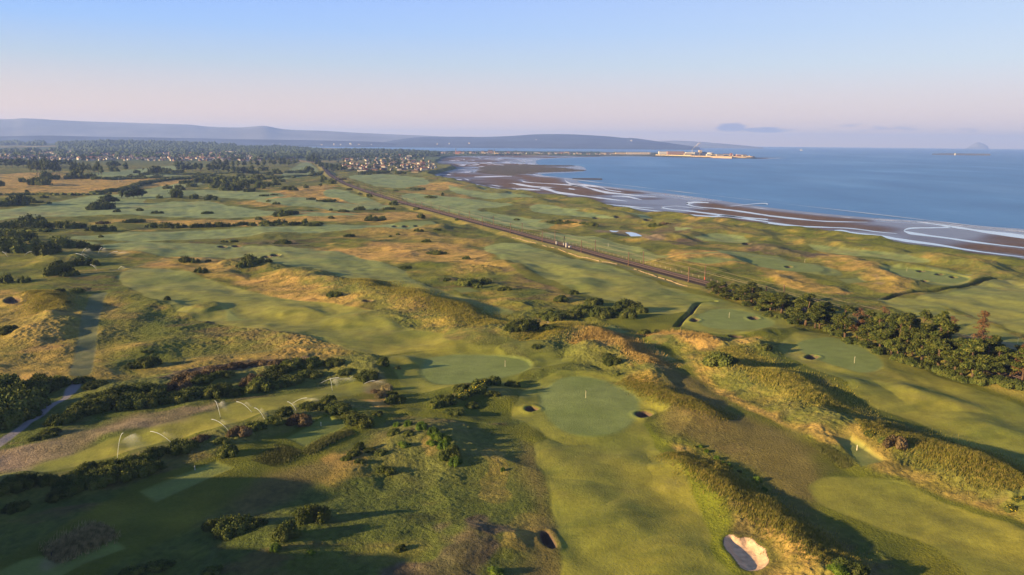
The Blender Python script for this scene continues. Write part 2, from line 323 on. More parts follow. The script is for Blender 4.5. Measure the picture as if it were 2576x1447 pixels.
# crest outline, height, half width near side, half width far side, raggedness
RIDGE = [
 ([(700, 668), (769, 674), (819, 685), (894, 705), (956, 725), (1019, 747), (1106, 770), (1169, 793), (1225, 815), (1258, 838)], 7.0, 21, 11, .25),
 ([(1750, 897), (1813, 884), (1870, 908), (1940, 942), (2019, 978), (2107, 1037), (2145, 1072)], 6.0, 14, 7, .2),
 ([(2160, 1085), (2220, 1083), (2282, 1092), (2382, 1120), (2482, 1162), (2576, 1225), (2700, 1300)], 5.5, 12, 6, .2),
 ([(1570, 948), (1640, 975), (1710, 1015), (1790, 1052)], 2.6, 8, 6, .2),
 ([(1700, 1124), (1763, 1162), (1838, 1205), (1932, 1275), (2020, 1335), (2090, 1400), (2150, 1480)], 4.0, 8, 6, .2),
 ([(-60, 1230), (60, 1205), (150, 1200), (250, 1165), (350, 1140), (420, 1120), (500, 1104), (570, 1086), (644, 1068), (719, 1045), (800, 1018), (869, 1012), (930, 1032)], 3.6, 9, 5, .25),
 ([(200, 965), (300, 950), (430, 930), (540, 915), (644, 908), (740, 905), (840, 902), (940, 900), (970, 912)], 4.2, 14, 6, .3),
 ([(125, 735), (130, 765), (118, 800), (90, 830)], 6.0, 13, 6, .25),
 ([(30, 748), (70, 740), (120, 732)], 4.0, 8, 6, .2),
 ([(380, 762), (420, 746), (450, 758)], 3.0, 9, 6, .2), ([(490, 770), (520, 752), (545, 760)], 3.6, 8, 6, .2),
 ([(130, 640), (165, 619), (190, 632)], 6.5, 14, 9, .2), ([(450, 645), (487, 636), (520, 642)], 4.0, 14, 9, .2),
 ([(575, 662), (610, 643), (640, 648), (700, 665)], 5.0, 12, 9, .2), ([(490, 680), (550, 672), (600, 690)], 3.0, 9, 7, .2),
 ([(1300, 870), (1350, 850), (1400, 826), (1425, 812), (1470, 815), (1500, 832)], 6.0, 14, 9, .25),
 ([(1470, 878), (1505, 856), (1530, 850), (1560, 862), (1605, 892), (1655, 928)], 6.0, 9, 7, .2),
 ([(1633, 846), (1670, 836), (1720, 840), (1765, 842), (1805, 856)], 5.5, 9, 5, .2),
 ([(1855, 872), (1880, 852), (1910, 856), (1928, 868)], 4.0, 7, 5, .2),
 ([(1900, 840), (1960, 830), (2000, 828)], 2.0, 8, 5, .2),
 ([(1000, 1140), (1020, 1090), (1065, 1064), (1110, 1085), (1140, 1130)], 4.0, 11, 8, .2),
 ([(870, 1180), (920, 1150), (960, 1120), (1000, 1090)], 2.5, 8, 6, .2),
 ([(1100, 1020), (1160, 985), (1215, 960), (1260, 960), (1290, 975)], 4.0, 11, 6, .25),
 ([(1320, 930), (1400, 920), (1470, 922), (1560, 942)], 1.8, 8, 7, .2),
 ([(1690, 590), (1730, 574), (1790, 572), (1860, 574), (1900, 585)], 6.5, 22, 12, .3),
 ([(1620, 625), (1690, 612), (1730, 605)], 3.0, 14, 10, .3),
 ([(1690, 655), (1740, 643), (1800, 645), (1880, 655)], 4.5, 18, 9, .3),
 ([(1900, 618), (1980, 628), (2060, 642), (2100, 655)], 3.5, 14, 9, .3),
 ([(1930, 690), (1990, 700), (2060, 715), (2140, 730)], 3.0, 10, 7, .3),
 ([(2080, 645), (2120, 648), (2200, 672), (2230, 690)], 4.0, 14, 9, .3),
 ([(2170, 690), (2230, 690), (2290, 720)], 4.0, 12, 9, .3), ([(2230, 655), (2330, 672), (2420, 690), (2500, 700)], 4.5, 16, 9, .3),
 ([(2400, 645), (2480, 665), (2560, 690), (2640, 710)], 6.0, 20, 12, .35),
 ([(1950, 590), (2020, 598), (2100, 606), (2180, 616), (2260, 626), (2340, 638), (2430, 648), (2576, 672)], 6.5, 20, 12, .3),
 ([(1290, 494), (1380, 506), (1450, 514), (1540, 530), (1600, 542), (1660, 550), (1720, 556), (1800, 566), (1900, 578)], 6.5, 28, 16, .3),
 ([(1119, 453), (1160, 461), (1200, 470), (1250, 481)], 6.0, 30, 20, .3),
 ([(1350, 556), (1400, 548), (1440, 552), (1480, 562)], 4.0, 18, 12, .2),
 ([(1500, 600), (1560, 582), (1620, 592), (1700, 620), (1760, 640)], 3.0, 20, 16, .1),
 ([(640, 584), (700, 576), (750, 577)], 5, 16, 14, .1), ([(900, 574), (960, 569), (1000, 574)], 4, 14, 14, .1),
 ([(1060, 572), (1085, 561), (1110, 568)], 5, 12, 9, .2), ([(690, 536), (730, 532), (780, 538)], 4, 16, 12, .2),
 ([(1390, 665), (1440, 675), (1500, 685)], 2.2, 10, 8, .1), ([(1250, 655), (1300, 668), (1330, 690)], 2.0, 10, 8, .1), ([(1420, 700), (1470, 708), (1500, 725)], 2.6, 10, 7, .1),
 ([(1150, 672), (1190, 664), (1230, 668)], 3.5, 10, 8, .2), ([(1080, 690), (1120, 688), (1150, 705)], 3.0, 10, 7, .2), ([(1300, 765), (1340, 745), (1400, 745)], 2.6, 10, 8, .2),
 ([(580, 830), (640, 815), (700, 830), (770, 850), (830, 865)], 3.2, 14, 8, .2), ([(690, 770), (750, 772), (800, 780)], 2.5, 9, 7, .2),
 ([(870, 795), (920, 780), (980, 790), (1010, 812)], 3.4, 11, 8, .2), ([(1100, 850), (1180, 846), (1260, 860)], 1.8, 10, 8, .1),
 ([(250, 880), (330, 860), (420, 860)], 2.0, 14, 10, .2), ([(60, 880), (130, 865), (190, 850)], 2.6, 12, 9, .2),
 ([(1500, 1320), (1580, 1270), (1620, 1300)], 1.3, 8, 9, 0), ([(1440, 1180), (1520, 1150), (1600, 1150)], 1.2, 8, 8, 0), ([(1650, 1380), (1720, 1360), (1790, 1380)], 1.6, 8, 8, 0), ([(1400, 1220), (1470, 1230), (1500, 1260)], 1.3, 7, 7, 0),
 ([(2050, 940), (2130, 960), (2200, 985)], 1.6, 8, 7, .1), ([(2280, 960), (2340, 990), (2420, 1000)], 1.8, 8, 7, .1), ([(2400, 1040), (2480, 1050), (2560, 1080)], 1.8, 9, 7, .1),
 ([(600, 1410), (760, 1330), (900, 1290), (1000, 1300)], 1.2, 14, 14, .3), ([(1100, 1400), (1180, 1360), (1260, 1370)], 2.0, 9, 7, .3),
]
# centre, radii (px), depth, lip: x, y, rx, ry, kind
BUNK = [
 (1338, 1029, 16, 6.5, 1.5, 'round dark pot bunker beside the nearest green'), (1620, 1043, 21, 7.5, 1.3, 'dark pot bunker at the right edge of the nearest green'),
 (1748, 806, 11, 4.0, 1.2, 'small pot bunker between the burn and the raised green'), (1896, 801, 14, 4.0, 1.2, 'pot bunker behind the flag of the raised green by the pines'),
 (1852, 847, 18, 3.0, 1.2, 'thin dark bunker in front of the raised green by the pines'), (2043, 899, 17, 5.5, 1.3, 'round pot bunker left of the flag near the pine belt'),
 (32, 756, 21, 7.0, 1.5, 'round bunker in the mound at the left edge'), (1338 - 15, 0, 0, 0, 0, ''),
 (693, 642, 13, 2.6, 1.2, 'larger bunker dug in the middle fairway mound'), (672, 647, 12, 2.2, 1.0, 'lower of two bunkers beside the gorse mound'),
 (560, 621, 12, 2.5, 1.0, 'left of two bunkers in the far fairway'), (596, 620, 12, 2.2, 1.0, 'right of two bunkers in the far fairway'),
 (926, 757, 14, 2.2, 1.0, 'low bunker beside the lone gorse under the dune ridge'), (994, 570, 7, 2.0, 1.2, 'left of three bunkers fronting the pale green'), (1020, 570, 8, 2.2, 1.2, 'middle of three bunkers fronting the pale green'), (1048, 569, 7, 1.8, 1.2, 'right of three bunkers fronting the pale green'),
 (1984, 672, 10, 2.4, 1.2, 'orange lit bunker on the green behind the golden dunes'), (2325, 708, 10, 2.6, 1.2, 'lower left of the bunkers round the seaward green'), (2317, 683, 11, 2.0, 1.2, 'highest of the bunkers round the seaward green'), (2364, 691, 12, 2.2, 1.2, 'middle of the bunkers round the seaward green'), (2399, 698, 10, 2.4, 1.2, 'right of the bunkers round the seaward green'),
 (1630, 553, 10, 1.8, 1.2, 'dark bunker in the links between pond and dunes'), (2000 + 0, 978 - 318, 0, 0, 0, ''), (1879, 614, 11, 2.6, 1.4, 'dark bunker below the seaward dunes'), (1557, 537 + 25, 0, 0, 0, ''), (1500, 549, 9, 1.8, 1.3, 'dark bunker far up the links left of the pond'), (1554, 546 - 0, 9, 1.6, 1.3, 'small bunker far up the links beneath the shore dunes'),
 (199, 620, 12, 2.0, 1.2, 'dark bunker between the gorse and the far left green'), (2083 - 0, 0, 0, 0, 0, ''),
]
BUNK = [b for b in BUNK if b[2] > 0]
BIGB = [(1822, 1350), (1835, 1342), (1848, 1345), (1860, 1352), (1875, 1349), (1895, 1356), (1905, 1368), (1925, 1380), (1930, 1397), (1935, 1412), (1925, 1425), (1905, 1434), (1880, 1434), (1862, 1425), (1850, 1408), (1838, 1392), (1826, 1380), (1820, 1365)]
BENTB = [(1357, 1336), (1363, 1328), (1378, 1328), (1388, 1340), (1396, 1352), (1401, 1366), (1390, 1371), (1375, 1365), (1362, 1355)]
RAIL = [(660, 396), (720, 400), (770, 405), (804, 413), (819, 426), (834, 442), (869, 461.6), (919, 480), (994, 504), (1069, 524), (1144, 544), (1219, 564), (1288, 581.6), (1363, 602), (1438, 621), (1513, 642), (1588, 662), (1663, 682), (1738, 702), (1813, 722), (1900, 746), (2000, 773), (2120, 806), (2260, 848), (2400, 892), (2576, 950), (2800, 1025)]
BURN = [(1798, 761), (1765, 763), (1752, 768), (1744, 780), (1736, 793), (1722, 803), (1712, 812), (1703, 822)]
BURN2 = [(2225, 754), (2270, 745), (2330, 738), (2400, 730), (2470, 716), (2510, 711)]
def T3(L, x0=1288.0, y0=251.6): return [(x0 + .25 * a, y0 + .25 * b, .25 * c) for a, b, c in L]
CH = [T3(L) for L in (
 [(0, 838, 4), (100, 855, 7), (220, 873, 5), (400, 880, 2)], [(0, 888, 3), (120, 893, 4), (280, 905, 2)], [(45, 903, 5), (160, 905, 3), (290, 908, 1)],
 [(40, 903, 5), (100, 925, 6), (230, 945, 8), (350, 962, 8), (500, 985, 3)], [(280, 885, 5), (380, 905, 10), (450, 930, 8), (600, 950, 7), (800, 975, 9), (1000, 1000, 7), (1160, 1020, 2)],
 [(90, 800, 2), (130, 825, 4), (300, 838, 3), (500, 850, 4), (700, 870, 5), (820, 900, 10), (950, 930, 9), (1100, 945, 6), (1250, 962, 4), (1450, 975, 2)],
 [(530, 800, 3), (560, 830, 6), (640, 860, 10), (750, 860, 10), (900, 880, 9), (960, 905, 5), (1100, 925, 2)], [(1010, 968, 4), (1150, 972, 9), (1230, 988, 9), (1310, 1005, 3)], [(570, 892, 5), (630, 900, 3)],
 [(700, 1018, 3), (900, 1045, 6), (1100, 1065, 8), (1250, 1078, 5), (1430, 1090, 2)], [(1100, 1070, 3), (1350, 1105, 6), (1550, 1130, 7), (1670, 1143, 3)],
 [(1500, 1080, 5), (1650, 1068, 7), (1750, 1078, 5), (1930, 1098, 2)], [(1500, 1083, 6), (1600, 1100, 7), (1800, 1120, 6), (2000, 1145, 6), (2250, 1175, 6), (2576, 1202, 6)],
 [(1756, 1040, 6), (1850, 1030, 7), (1980, 1035, 4)], [(1755, 1043, 8), (1850, 1075, 9), (2050, 1092, 8), (2300, 1122, 8), (2576, 1163, 8)], [(1780, 1155, 3), (2000, 1172, 5), (2150, 1168, 6), (2350, 1195, 7), (2576, 1226, 7)],
 [(1900, 1190, 3), (2080, 1193, 3)], [(2050, 1210, 4), (2200, 1228, 6), (2420, 1238, 2)], [(1500, 1145, 3), (1570, 1150, 2)], [(200, 735, 3), (250, 760, 4), (450, 775, 2)], [(2200, 1068, 2), (2500, 1042, 3), (2576, 1048, 4)])]
CH += [T3(L, 1932.0, 534.6) for L in (
 [(0, 33, 8), (300, 65, 8), (600, 90, 5), (1000, 98, 2)], [(0, 103, 8), (300, 138, 6), (600, 150, 6), (850, 163, 7), (1100, 195, 5), (1300, 213, 2)],
 [(668, 182, 5), (740, 182, 12), (800, 192, 12), (850, 205, 10), (1100, 235, 9), (1400, 285, 9), (1700, 325, 8), (2100, 390, 7), (2576, 450, 7), (2900, 500, 7)],
 [(1366, 186, 5), (1420, 205, 14), (1520, 220, 12), (1650, 238, 8), (1800, 257, 7), (2100, 300, 6), (2576, 357, 6), (2900, 400, 6)], [(1368, 182, 6), (1400, 166, 10), (1480, 157, 8), (1700, 154, 6), (1850, 152, 7)],
 [(1750, 130, 8), (1950, 158, 14), (2150, 190, 17), (2350, 215, 18), (2576, 245, 20), (2900, 290, 20)], [(0, 155, 3), (300, 185, 3), (520, 208, 4), (650, 225, 2)], [(1320, 322, 4), (1450, 330, 5), (1640, 355, 3)], [(700, 225, 2), (860, 240, 2)], [(1500, 95, 3), (1750, 128, 5)])]
CH += [T3(L, 644.0, 251.6) for L in ([(1925, 750, 6), (1960, 755, 4)], [(2100, 790, 4), (2140, 808, 4)], [(2000, 800, 3), (2070, 803, 3)], [(2200, 775, 3), (2400, 770, 4), (2576, 765, 3)], [(2370, 855, 3), (2450, 870, 4)], [(2130, 625, 4), (2250, 635, 3)], [(2020, 735, 2), (2190, 725, 4)], [(1800, 752, 2), (1900, 790, 3), (2100, 830, 3), (2400, 885, 3), (2576, 905, 3)])]

BROWN = [[(1640, 930), (1720, 950), (1800, 1010), (1880, 1060), (1980, 1110), (2070, 1170), (2060, 1220), (2010, 1235), (1930, 1205), (1860, 1155), (1780, 1112), (1700, 1085), (1660, 1045), (1690, 1000)],
 [(1925, 1270), (1990, 1250), (2040, 1290), (2130, 1370), (2230, 1460), (2150, 1460), (2070, 1390), (1980, 1320)], [(1980, 950), (2030, 965), (2120, 1020), (2200, 1070), (2320, 1095), (2420, 1150), (2560, 1220), (2520, 1180), (2400, 1120), (2280, 1070), (2160, 1030), (2060, 965)],
 [(600, 1260), (760, 1190), (900, 1140), (960, 1110), (900, 1160), (760, 1220), (620, 1290)], [(1300, 1120), (1340, 1110), (1370, 1200), (1395, 1300), (1400, 1460), (1330, 1460), (1340, 1300)]]
# ------------------------------------------------------------------ terrain grid
r = [55.0]
while r[-1] < 12500:
    q = r[-1]; k = 0.0065 if q < 105 else (0.0021 if q < 520 else (0.0032 if q < 1500 else (0.005 if q < 5000 else 0.02)))
    r.append(q * (1 + k))
r = np.array(r)
a_in = np.arange(-37.5, 37.5, 0.078)
a_out = np.concatenate([np.arange(-62, -37.5, 0.35), a_in, np.arange(37.5, 58, 0.35)])
ang = np.radians(a_out)
NR, NA = len(r), len(ang)
RR, AA = np.meshgrid(r, ang, indexing='ij')
X = (RR * np.sin(AA)).ravel(); Y = (RR * np.cos(AA)).ravel(); Rf = RR.ravel()
print('grid', NR, NA, NR * NA)

def near(P, m):
    P = np.asarray(P); x0, y0 = P.min(0) - m; x1, y1 = P.max(0) + m
    return np.nonzero((X > x0) & (X < x1) & (Y > y0) & (Y < y1))[0]
def jit(x, y, amp, s):
    return noise(x, y, s, 91) * amp
def paint(arr, P, feather, val=1.0, rag=0.0, rs=8.0, mode='max'):
    i = near(P, feather + rag + 1)
    if len(i) == 0: return
    d = sdist(X[i], Y[i], P)
    if rag: d = d + fbm(X[i], Y[i], rs, 2, 55) * rag
    m = ss(-feather, feather, d) * val
    if mode == 'max': arr[i] = np.maximum(arr[i], m)
    else: arr[i] = arr[i] * (1 - m) + mode * m
Z0 = lambda: np.zeros(X.shape, np.float32)

coastP = poly(COAST, -2.0, 2)
# close the land round the left and behind the camera
land = np.concatenate([coastP[:-2], np.array([[-3500, 12800], [-16000, 12000], [-16000, -500], [1200, -500], [500, 60]])])
dL = np.empty(X.shape, np.float32)
for c in range(0, len(X), 400000):
    dL[c:c + 400000] = sdist(X[c:c + 400000], Y[c:c + 400000], land)
seaP = line(SEA, -5.8, 3)
seaP = np.concatenate([seaP, np.array([[6000, 12000], [14000, 3000], [3000, 100]])])
dS = np.full(X.shape, -1.0, np.float32)
i = np.nonzero((dL < 60) & (X > -3000))[0]
dS[i] = sdist(X[i], Y[i], seaP)

fair, green, tee, semi, dry, heath, dirt, gravel, track, reef = (Z0() for _ in range(10))
for P in FAIR: paint(fair, poly(P, 0), 0.8, 1, 1.2, 12)
for P in GREEN: paint(green, poly(P, 0), 1.1, 1, .5, 9)
for P in TEE: paint(tee, poly(P, 0, 1), 0.8)
for P in SEMI: paint(semi, poly(P, 0), 1.2)
brown = Z0()
for P in BROWN: paint(brown, poly(P, 0), 4, 1, 4, 14)
for P, v, f in DRY: paint(dry, poly(P, 0), f * 1.2, v, f * 1.4, max(6, f * 3))
for P, v in HEATH: paint(heath, poly(P, 0), 2.0, v, 7.0, 7)
for P, v, f in DIRT:
    if v: paint(dirt, poly(P, 0), f, v, f * 1.5, 10)
for P, v in GRAVEL: paint(gravel, poly(P, 0), 0.4, v)
for P in REEF: paint(reef, poly(P, -5.5), 6, 1, 25, 60)
for P, wd, v in TRACK:
    L = line(P, 0); i = near(L, wd + 3); d = sdist(X[i], Y[i], L, False)
    track[i] = np.maximum(track[i], ss(wd + .6, wd - .6, d) * v)

short = np.maximum(np.maximum(fair, green), np.maximum(tee, semi * 0.9))
cut = np.maximum(np.maximum(short, gravel), np.maximum(track, 0))
# ridge field first, so hummocks may follow it
ridge = Z0(); onr = Z0()
for P, h, wn, wf, rag in RIDGE:
    wd = .62 * wn + .38 * wf; hs = h * (.59 if h > 3 else (.6 if h > 2 else 1.0))
    L = line(P, h * 0.8, 6); i = near(L, wd * 2.6 + 6)
    if len(i) == 0: continue
    x = X[i] + fbm(X[i], Y[i], wd * 1.1, 2, 3) * wd * rag * 1.6; y = Y[i] + fbm(X[i], Y[i], wd * 1.1, 2, 4) * wd * rag * 1.6
    seg = np.hypot(*np.diff(L, axis=0).T); cum = np.concatenate([[0], np.cumsum(seg)]); n = max(3, int(cum[-1] / (wd * .6)) + 2)
    sx = np.interp(np.linspace(0, cum[-1], n), cum, L[:, 0]); sy = np.interp(np.linspace(0, cum[-1], n), cum, L[:, 1]); st = cum[-1] / (n - 1)
    g = np.zeros(x.shape)
    for a_, b_ in zip(sx, sy): g += np.exp(-((x - a_) ** 2 + (y - b_) ** 2) / wd ** 2)
    g = g * max(st / (wd * 1.7725), .25 if cum[-1] > wd else 1 / n)
    g = np.minimum(g, 1.15)
    hh = hs * (1 + rag * fbm(X[i], Y[i], wn * 1.1, 3, 11))
    v = g * hh; m = np.maximum(ridge[i], v); mn = np.minimum(ridge[i], v); ridge[i] = m + mn * .15
    onr[i] = np.maximum(onr[i], np.clip(g * 1.6, 0, 1) if h > 3 else 0)
fair *= (1 - ss(1.7, 2.3, ridge)) ; semi *= (1 - ss(1.7, 2.6, ridge)); short = np.maximum(np.maximum(fair, green), np.maximum(tee, semi * 0.9)); cut = np.maximum(np.maximum(short, gravel), track)
# coast dune line
cd = np.exp(-((dL - 18) / 16) ** 2) * (3.0 + 2.0 * fbm(X, Y, 60, 2, 71)) * (Rf < 2600)
ridge = np.maximum(ridge, cd.astype(np.float32))
H = fbm(X, Y, 170, 2, 1) * 1.5
far = ss(1500, 4000, Rf)
hum = 1 - 0.5 * np.clip(np.maximum(green, tee) * 1.0, 0, 1)
H = H + fbm(X, Y, 42, 2, 5) * (1.1 * hum) * (1 - .5 * far)
H = H + fbm(X, Y, 9, 2, 13) * .16 * hum * (1 - ss(500, 1200, Rf)) * (1 - green)
H = H + fbm(X, Y, 17, 2, 9) * (0.58 * hum) * (1 - far) * (0.4 + .6 * (1 - green))
soft = Z0()
for P in FAIR + SEMI + GREEN: paint(soft, poly(P, 0), 6.0)
rgh = 1 - np.maximum(ss(.1, .95, soft), short * .7)
H = H + (1 - np.abs(fbm(X, Y, 30, 2, 15))) ** 2 * rgh * .9 * (1 - far) - .45 * rgh
nearm = 1 - ss(500, 1100, Rf)
H = H + rgh * nearm * (1 - .6 * brown) * (fbm(X, Y, 5.0, 2, 21) * 0.16)
H = H + ridge * (1 - 0.9 * np.maximum(green, tee))
# long, tussocky grass relief
tus = rgh * (1 - .85 * brown) * (1 - .55 * ss(60, 20, X) * ss(300, 200, Y)) * (1 - ss(330, 800, Rf)) * (1 - ss(.1, .5, cut)) * (1 - dirt * .7)
H = H + tus * (np.abs(noise(X, Y, 1.5, 33)) * 0.34 + noise(X, Y, 0.7, 37) * 0.14) * (0.65 + .5 * onr)
del tus
# greens are raised pads
for P in GREEN + TEE:
    Pm = poly(P, 0); i = near(Pm, 8)
    if len(i) == 0: continue
    m = ss(-5, 1, sdist(X[i], Y[i], Pm)); lvl = float(np.sum(H[i] * m) / max(np.sum(m), 1e-3))
    H[i] = H[i] * (1 - m * .62) + (lvl + 0.3) * m * .62
# rise added outside the left edge of the frame to shade the near left
Ls = np.array([[-95, -20], [-125, 50], [-140, 90], [-158, 130]], float); dd = sdist(X, Y, Ls, False)
H = H + np.exp(-(dd / 26) ** 2) * (20 + 6 * ss(135, 85, Y) + 8 * fbm(X, Y, 22, 3, 66)) * ss(-.80, -.92, X / (Y + 30))
# wooded rise on the left behind the town
def hill(px, py, rx, ry, h):
    global H
    cx, cy = W(px, py, 0); cx, cy = float(cx), float(cy)
    H = H + h * np.exp(-(((X - cx) / rx) ** 2 + ((Y - cy) / ry) ** 2))
hill(60, 366, 1500, 1300, 24); hill(420, 374, 900, 700, 24); hill(300, 372, 700, 900, 20); hill(640, 377, 600, 600, 12)
hill(1150, 384, 700, 300, 4)
# railway bank
railL = line(RAIL, 1.4, 3); i = near(railL, 40); dR = np.full(X.shape, 1e3, np.float32); dR[i] = sdist(X[i], Y[i], railL, False)
m = ss(16, 5.5, dR); H = H * (1 - m) + 1.0 * m
wallL = None
# burns and ditches
for P, wd, dp in ((BURN, .8, 1.8), (BURN2, 1.6, 2.2)):
    L = line(P, 0, 3); i = near(L, 8); d = sdist(X[i], Y[i], L, False)
    H[i] = H[i] - dp * ss(wd + 1.0, wd * .5, d); 
burn = Z0(); L = line(BURN, 0, 3); i = near(L, 8); burn[i] = ss(1.0, .5, sdist(X[i], Y[i], L, False))
L = line(BURN2, 0, 3); i = near(L, 8); burn[i] = np.maximum(burn[i],   .55 * ss(2.2, 1.3, sdist(X[i], Y[i], L, False)))
# pond hollow
PONDS = [[(1533, 580), (1545, 581), (1556, 581), (1553, 583), (1543, 584)], [(1574, 585), (1592, 585), (1610, 591), (1617, 597), (1605, 599), (1590, 596), (1582, 590)]]
pondH = -1.4
for P in PONDS:
    Pm = poly(P, pondH, 3); i = near(Pm, 30); d = sdist(X[i], Y[i], Pm); H[i] = H[i] * ss(2, -26, d) + (pondH - .25 - .5 * ss(-1, 4, d)) * (1 - ss(2, -26, d)) + .5 * ss(0, -12, d) * (1 - ss(2, -26, d))
# bunkers: hollows with a raised far lip
bunk = Z0(); BINFO = []
def hq_raw(x, y):
    rr = np.hypot(x, y); aa = np.arctan2(x, y)
    fi = np.interp(rr, r, np.arange(NR)); fj = np.interp(aa, ang, np.arange(NA))
    i0 = np.minimum(fi.astype(int), NR - 2); j0 = np.minimum(fj.astype(int), NA - 2); u = fi - i0; v = fj - j0
    G = HG
    return (G[i0, j0] * (1 - u) * (1 - v) + G[i0 + 1, j0] * u * (1 - v) + G[i0, j0 + 1] * (1 - u) * v + G[i0 + 1, j0 + 1] * u * v)
HG = H.reshape(NR, NA)
def hit(px, py):
    px = np.atleast_1d(np.asarray(px, float)); py = np.atleast_1d(np.asarray(py, float)); z = np.zeros(px.shape)
    for _ in range(14):
        x, y = W(px, py, z); z = z * .45 + hq_raw(x, y) * .55
    x, y = W(px, py, z); return x, y, hq_raw(x, y)
for (bx, by, rx, ry, dep, lab) in BUNK:
    th = np.linspace(0, 2 * np.pi, 20, endpoint=False); cx, cy, cz = (float(v[0]) for v in hit(bx, by))
    P = np.stack(W(bx + rx * np.cos(th), by + ry * np.sin(th) * 1.15, cz), 1); P = P + np.stack([np.cos(th * 3 + bx) * .25, np.sin(th * 2) * .25], 1)
    BINFO.append((P, cz, dep, lab))
P = poly(BIGB, 0.4, 2); BINFO.append((P, float(hq_raw(P[:, 0], P[:, 1]).mean()), .75, 'large pale sand bunker with a scalloped edge under the dune bank'))
P = poly(BENTB, 0.4, 2); BINFO.append((P, float(hq_raw(P[:, 0], P[:, 1]).mean()), 1.5, 'bent brown bunker with a grassy lip left of the nearest fairway'))
for n_, (P, cz, dep, lab) in enumerate(BINFO):
    i = near(P, 6); d = sdist(X[i], Y[i], P); c0 = P.mean(0); cz = float(hq_raw(np.array([c0[0]]), np.array([c0[1]]))[0])
    flat = ss(-5, 0, d)
    lip = np.exp(-((d + 0.7) / 0.8) ** 2) * (0.22 if n_ != len(BUNK) else .2)
    wall_w = 0.9 if n_ != len(BUNK) else 2.0
    H[i] = (H[i] * (1 - flat * .8) + cz * flat * .8) + lip - dep * ss(-.1, wall_w, d) - (0.25 * ss(1, 5, d) if n_ == len(BUNK) else 0)
    bunk[i] = np.maximum(bunk[i], ss(-.15, .15, d) * (2 if n_ == len(BUNK) else 1))
# shore: land falls to the beach, beach to the sea
bl = -5.6 + np.minimum(0, -(dS) * 0.02).clip(-3, 0) + 0.25 * reef * (1 + noise(X, Y, 9, 77)) + 0.8 * reef * (dS > -50)
bl = np.where(reef > .2, np.maximum(bl, -5.75 + .5 * reef + .3 * noise(X, Y, 14, 78)), bl)
bk = np.array([(1899, 394.5), (1850, 389.5), (1700, 385), (1500, 382), (1300, 380.5), (1107, 380.5), (995, 377), (906, 375.5), (805, 372), (720, 371), (675, 369.8)][::-1]); bx_, by_ = W(bk[:, 0], bk[:, 1], -2.0)
rb = np.interp(np.arctan2(X, Y), np.arctan2(bx_, by_), np.hypot(bx_, by_)); behind = (Rf > rb - 40) & (dL < 0)
bl = np.where(behind | ((X < -400) & (dL < 0)), -8.5, bl)
mL = ss(-1.0, 14.0, dL + fbm(X, Y, 20, 2, 88) * 3 * (Rf < 2500))
H = np.where(dL < -6, bl, bl * (1 - mL) + H * mL)
HG = H.reshape(NR, NA)
print('heights', time.time() - T0)

# ------------------------------------------------------------------ ground colours (albedo)
def c3(*v): return np.array(v, np.float32)
def mixc(A, B, m):
    m = m[:, None] if m.ndim == 1 else m
    return A * (1 - m) + B * m
n60 = fbm(X, Y, 70, 3, 41) * .5 + .5; n12 = fbm(X, Y, 14, 3, 43) * .5 + .5; n3 = fbm(X, Y, 3.2, 2, 45) * .5 + .5; n25 = fbm(X, Y, 26, 2, 47) * .5 + .5
n1 = noise(X, Y, 0.9, 49) * .5 + .5
rough_g = mixc(c3(.066, .088, .012)[None], c3(.145, .142, .022)[None], n12)
n7 = fbm(X, Y, 6.5, 3, 48) * .5 + .5; ns_ = fbm(X * .35 + Y * .2, Y * 1.1 - X * .3, 5.0, 3, 52) * .5 + .5
golden = mixc(c3(.25, .155, .040)[None], c3(.50, .320, .095)[None], np.clip(n3 * .5 + ns_ * .6, 0, 1))
dark_g = c3(.034, .054, .012)[None]
dm = np.clip(dry * (0.25 + 0.8 * n12 + .5 * ns_) + ss(.85, 1, dry) * .3 + ss(.62, .9, n12 * .55 + n60 * .45) * .55 + onr * ss(.45, .8, n3 * .5 + n25 * .5) * .35, 0, 1)
nearleft_shade = np.clip(ss(48, 18, X) * ss(330, 200, Y), 0, 1)  # near-left shade put into the grass colour: darker, less golden rough
dm = dm * (1 - .75 * nearleft_shade * (dry < .2)); rough_g = mixc(rough_g, mixc(c3(.036, .056, .012)[None], c3(.088, .108, .022)[None], np.clip(n3 * .6 + ns_ * .5, 0, 1)), nearleft_shade * .8)
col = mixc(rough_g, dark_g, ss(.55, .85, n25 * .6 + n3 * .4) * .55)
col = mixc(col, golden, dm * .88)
col = mixc(col, c3(.038, .048, .014)[None], ss(.60, .80, n7 * .7 + ns_ * .3) * .62)
col = mixc(col, c3(.105, .066, .034)[None], ss(.62, .82, ns_ * .6 + n25 * .4) * .45)
col = mixc(col, c3(.16, .16, .05)[None], onr * .3 * (1 - dm))
col = mixc(col, c3(.085, .064, .042)[None] * (0.6 + .8 * n3[:, None]), np.clip(heath * (0.3 + 1.0 * n12), 0, 1))
stripe = .5 + .5 * np.sin((X * .8 + Y * .35) / 4.2 * np.pi)
fc = mixc(c3(.125, .143, .020)[None], c3(.205, .188, .024)[None], n25)
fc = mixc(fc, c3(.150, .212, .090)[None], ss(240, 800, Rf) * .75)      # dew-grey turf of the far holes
fc = mixc(fc, fc * c3(.74, .80, .80)[None], ss(.5, .75, n12 * .5 + ns_ * .5))
fc = mixc(fc, c3(.18, .155, .045)[None], ss(.60, .85, n7 * .4 + n60 * .6) * .45)
fc = fc * (1 + .16 * (n1[:, None] - .5)) * (1 + .24 * (n3[:, None] - .5) + .10 * (stripe[:, None] - .5))
sm = (1 + .3 * (ns_[:, None] - .5)) * mixc(c3(.062, .080, .010)[None], c3(.108, .112, .012)[None], n12)
brightsemi = Z0(); paint(brightsemi, poly(SEMI[1], 0), 1.2)
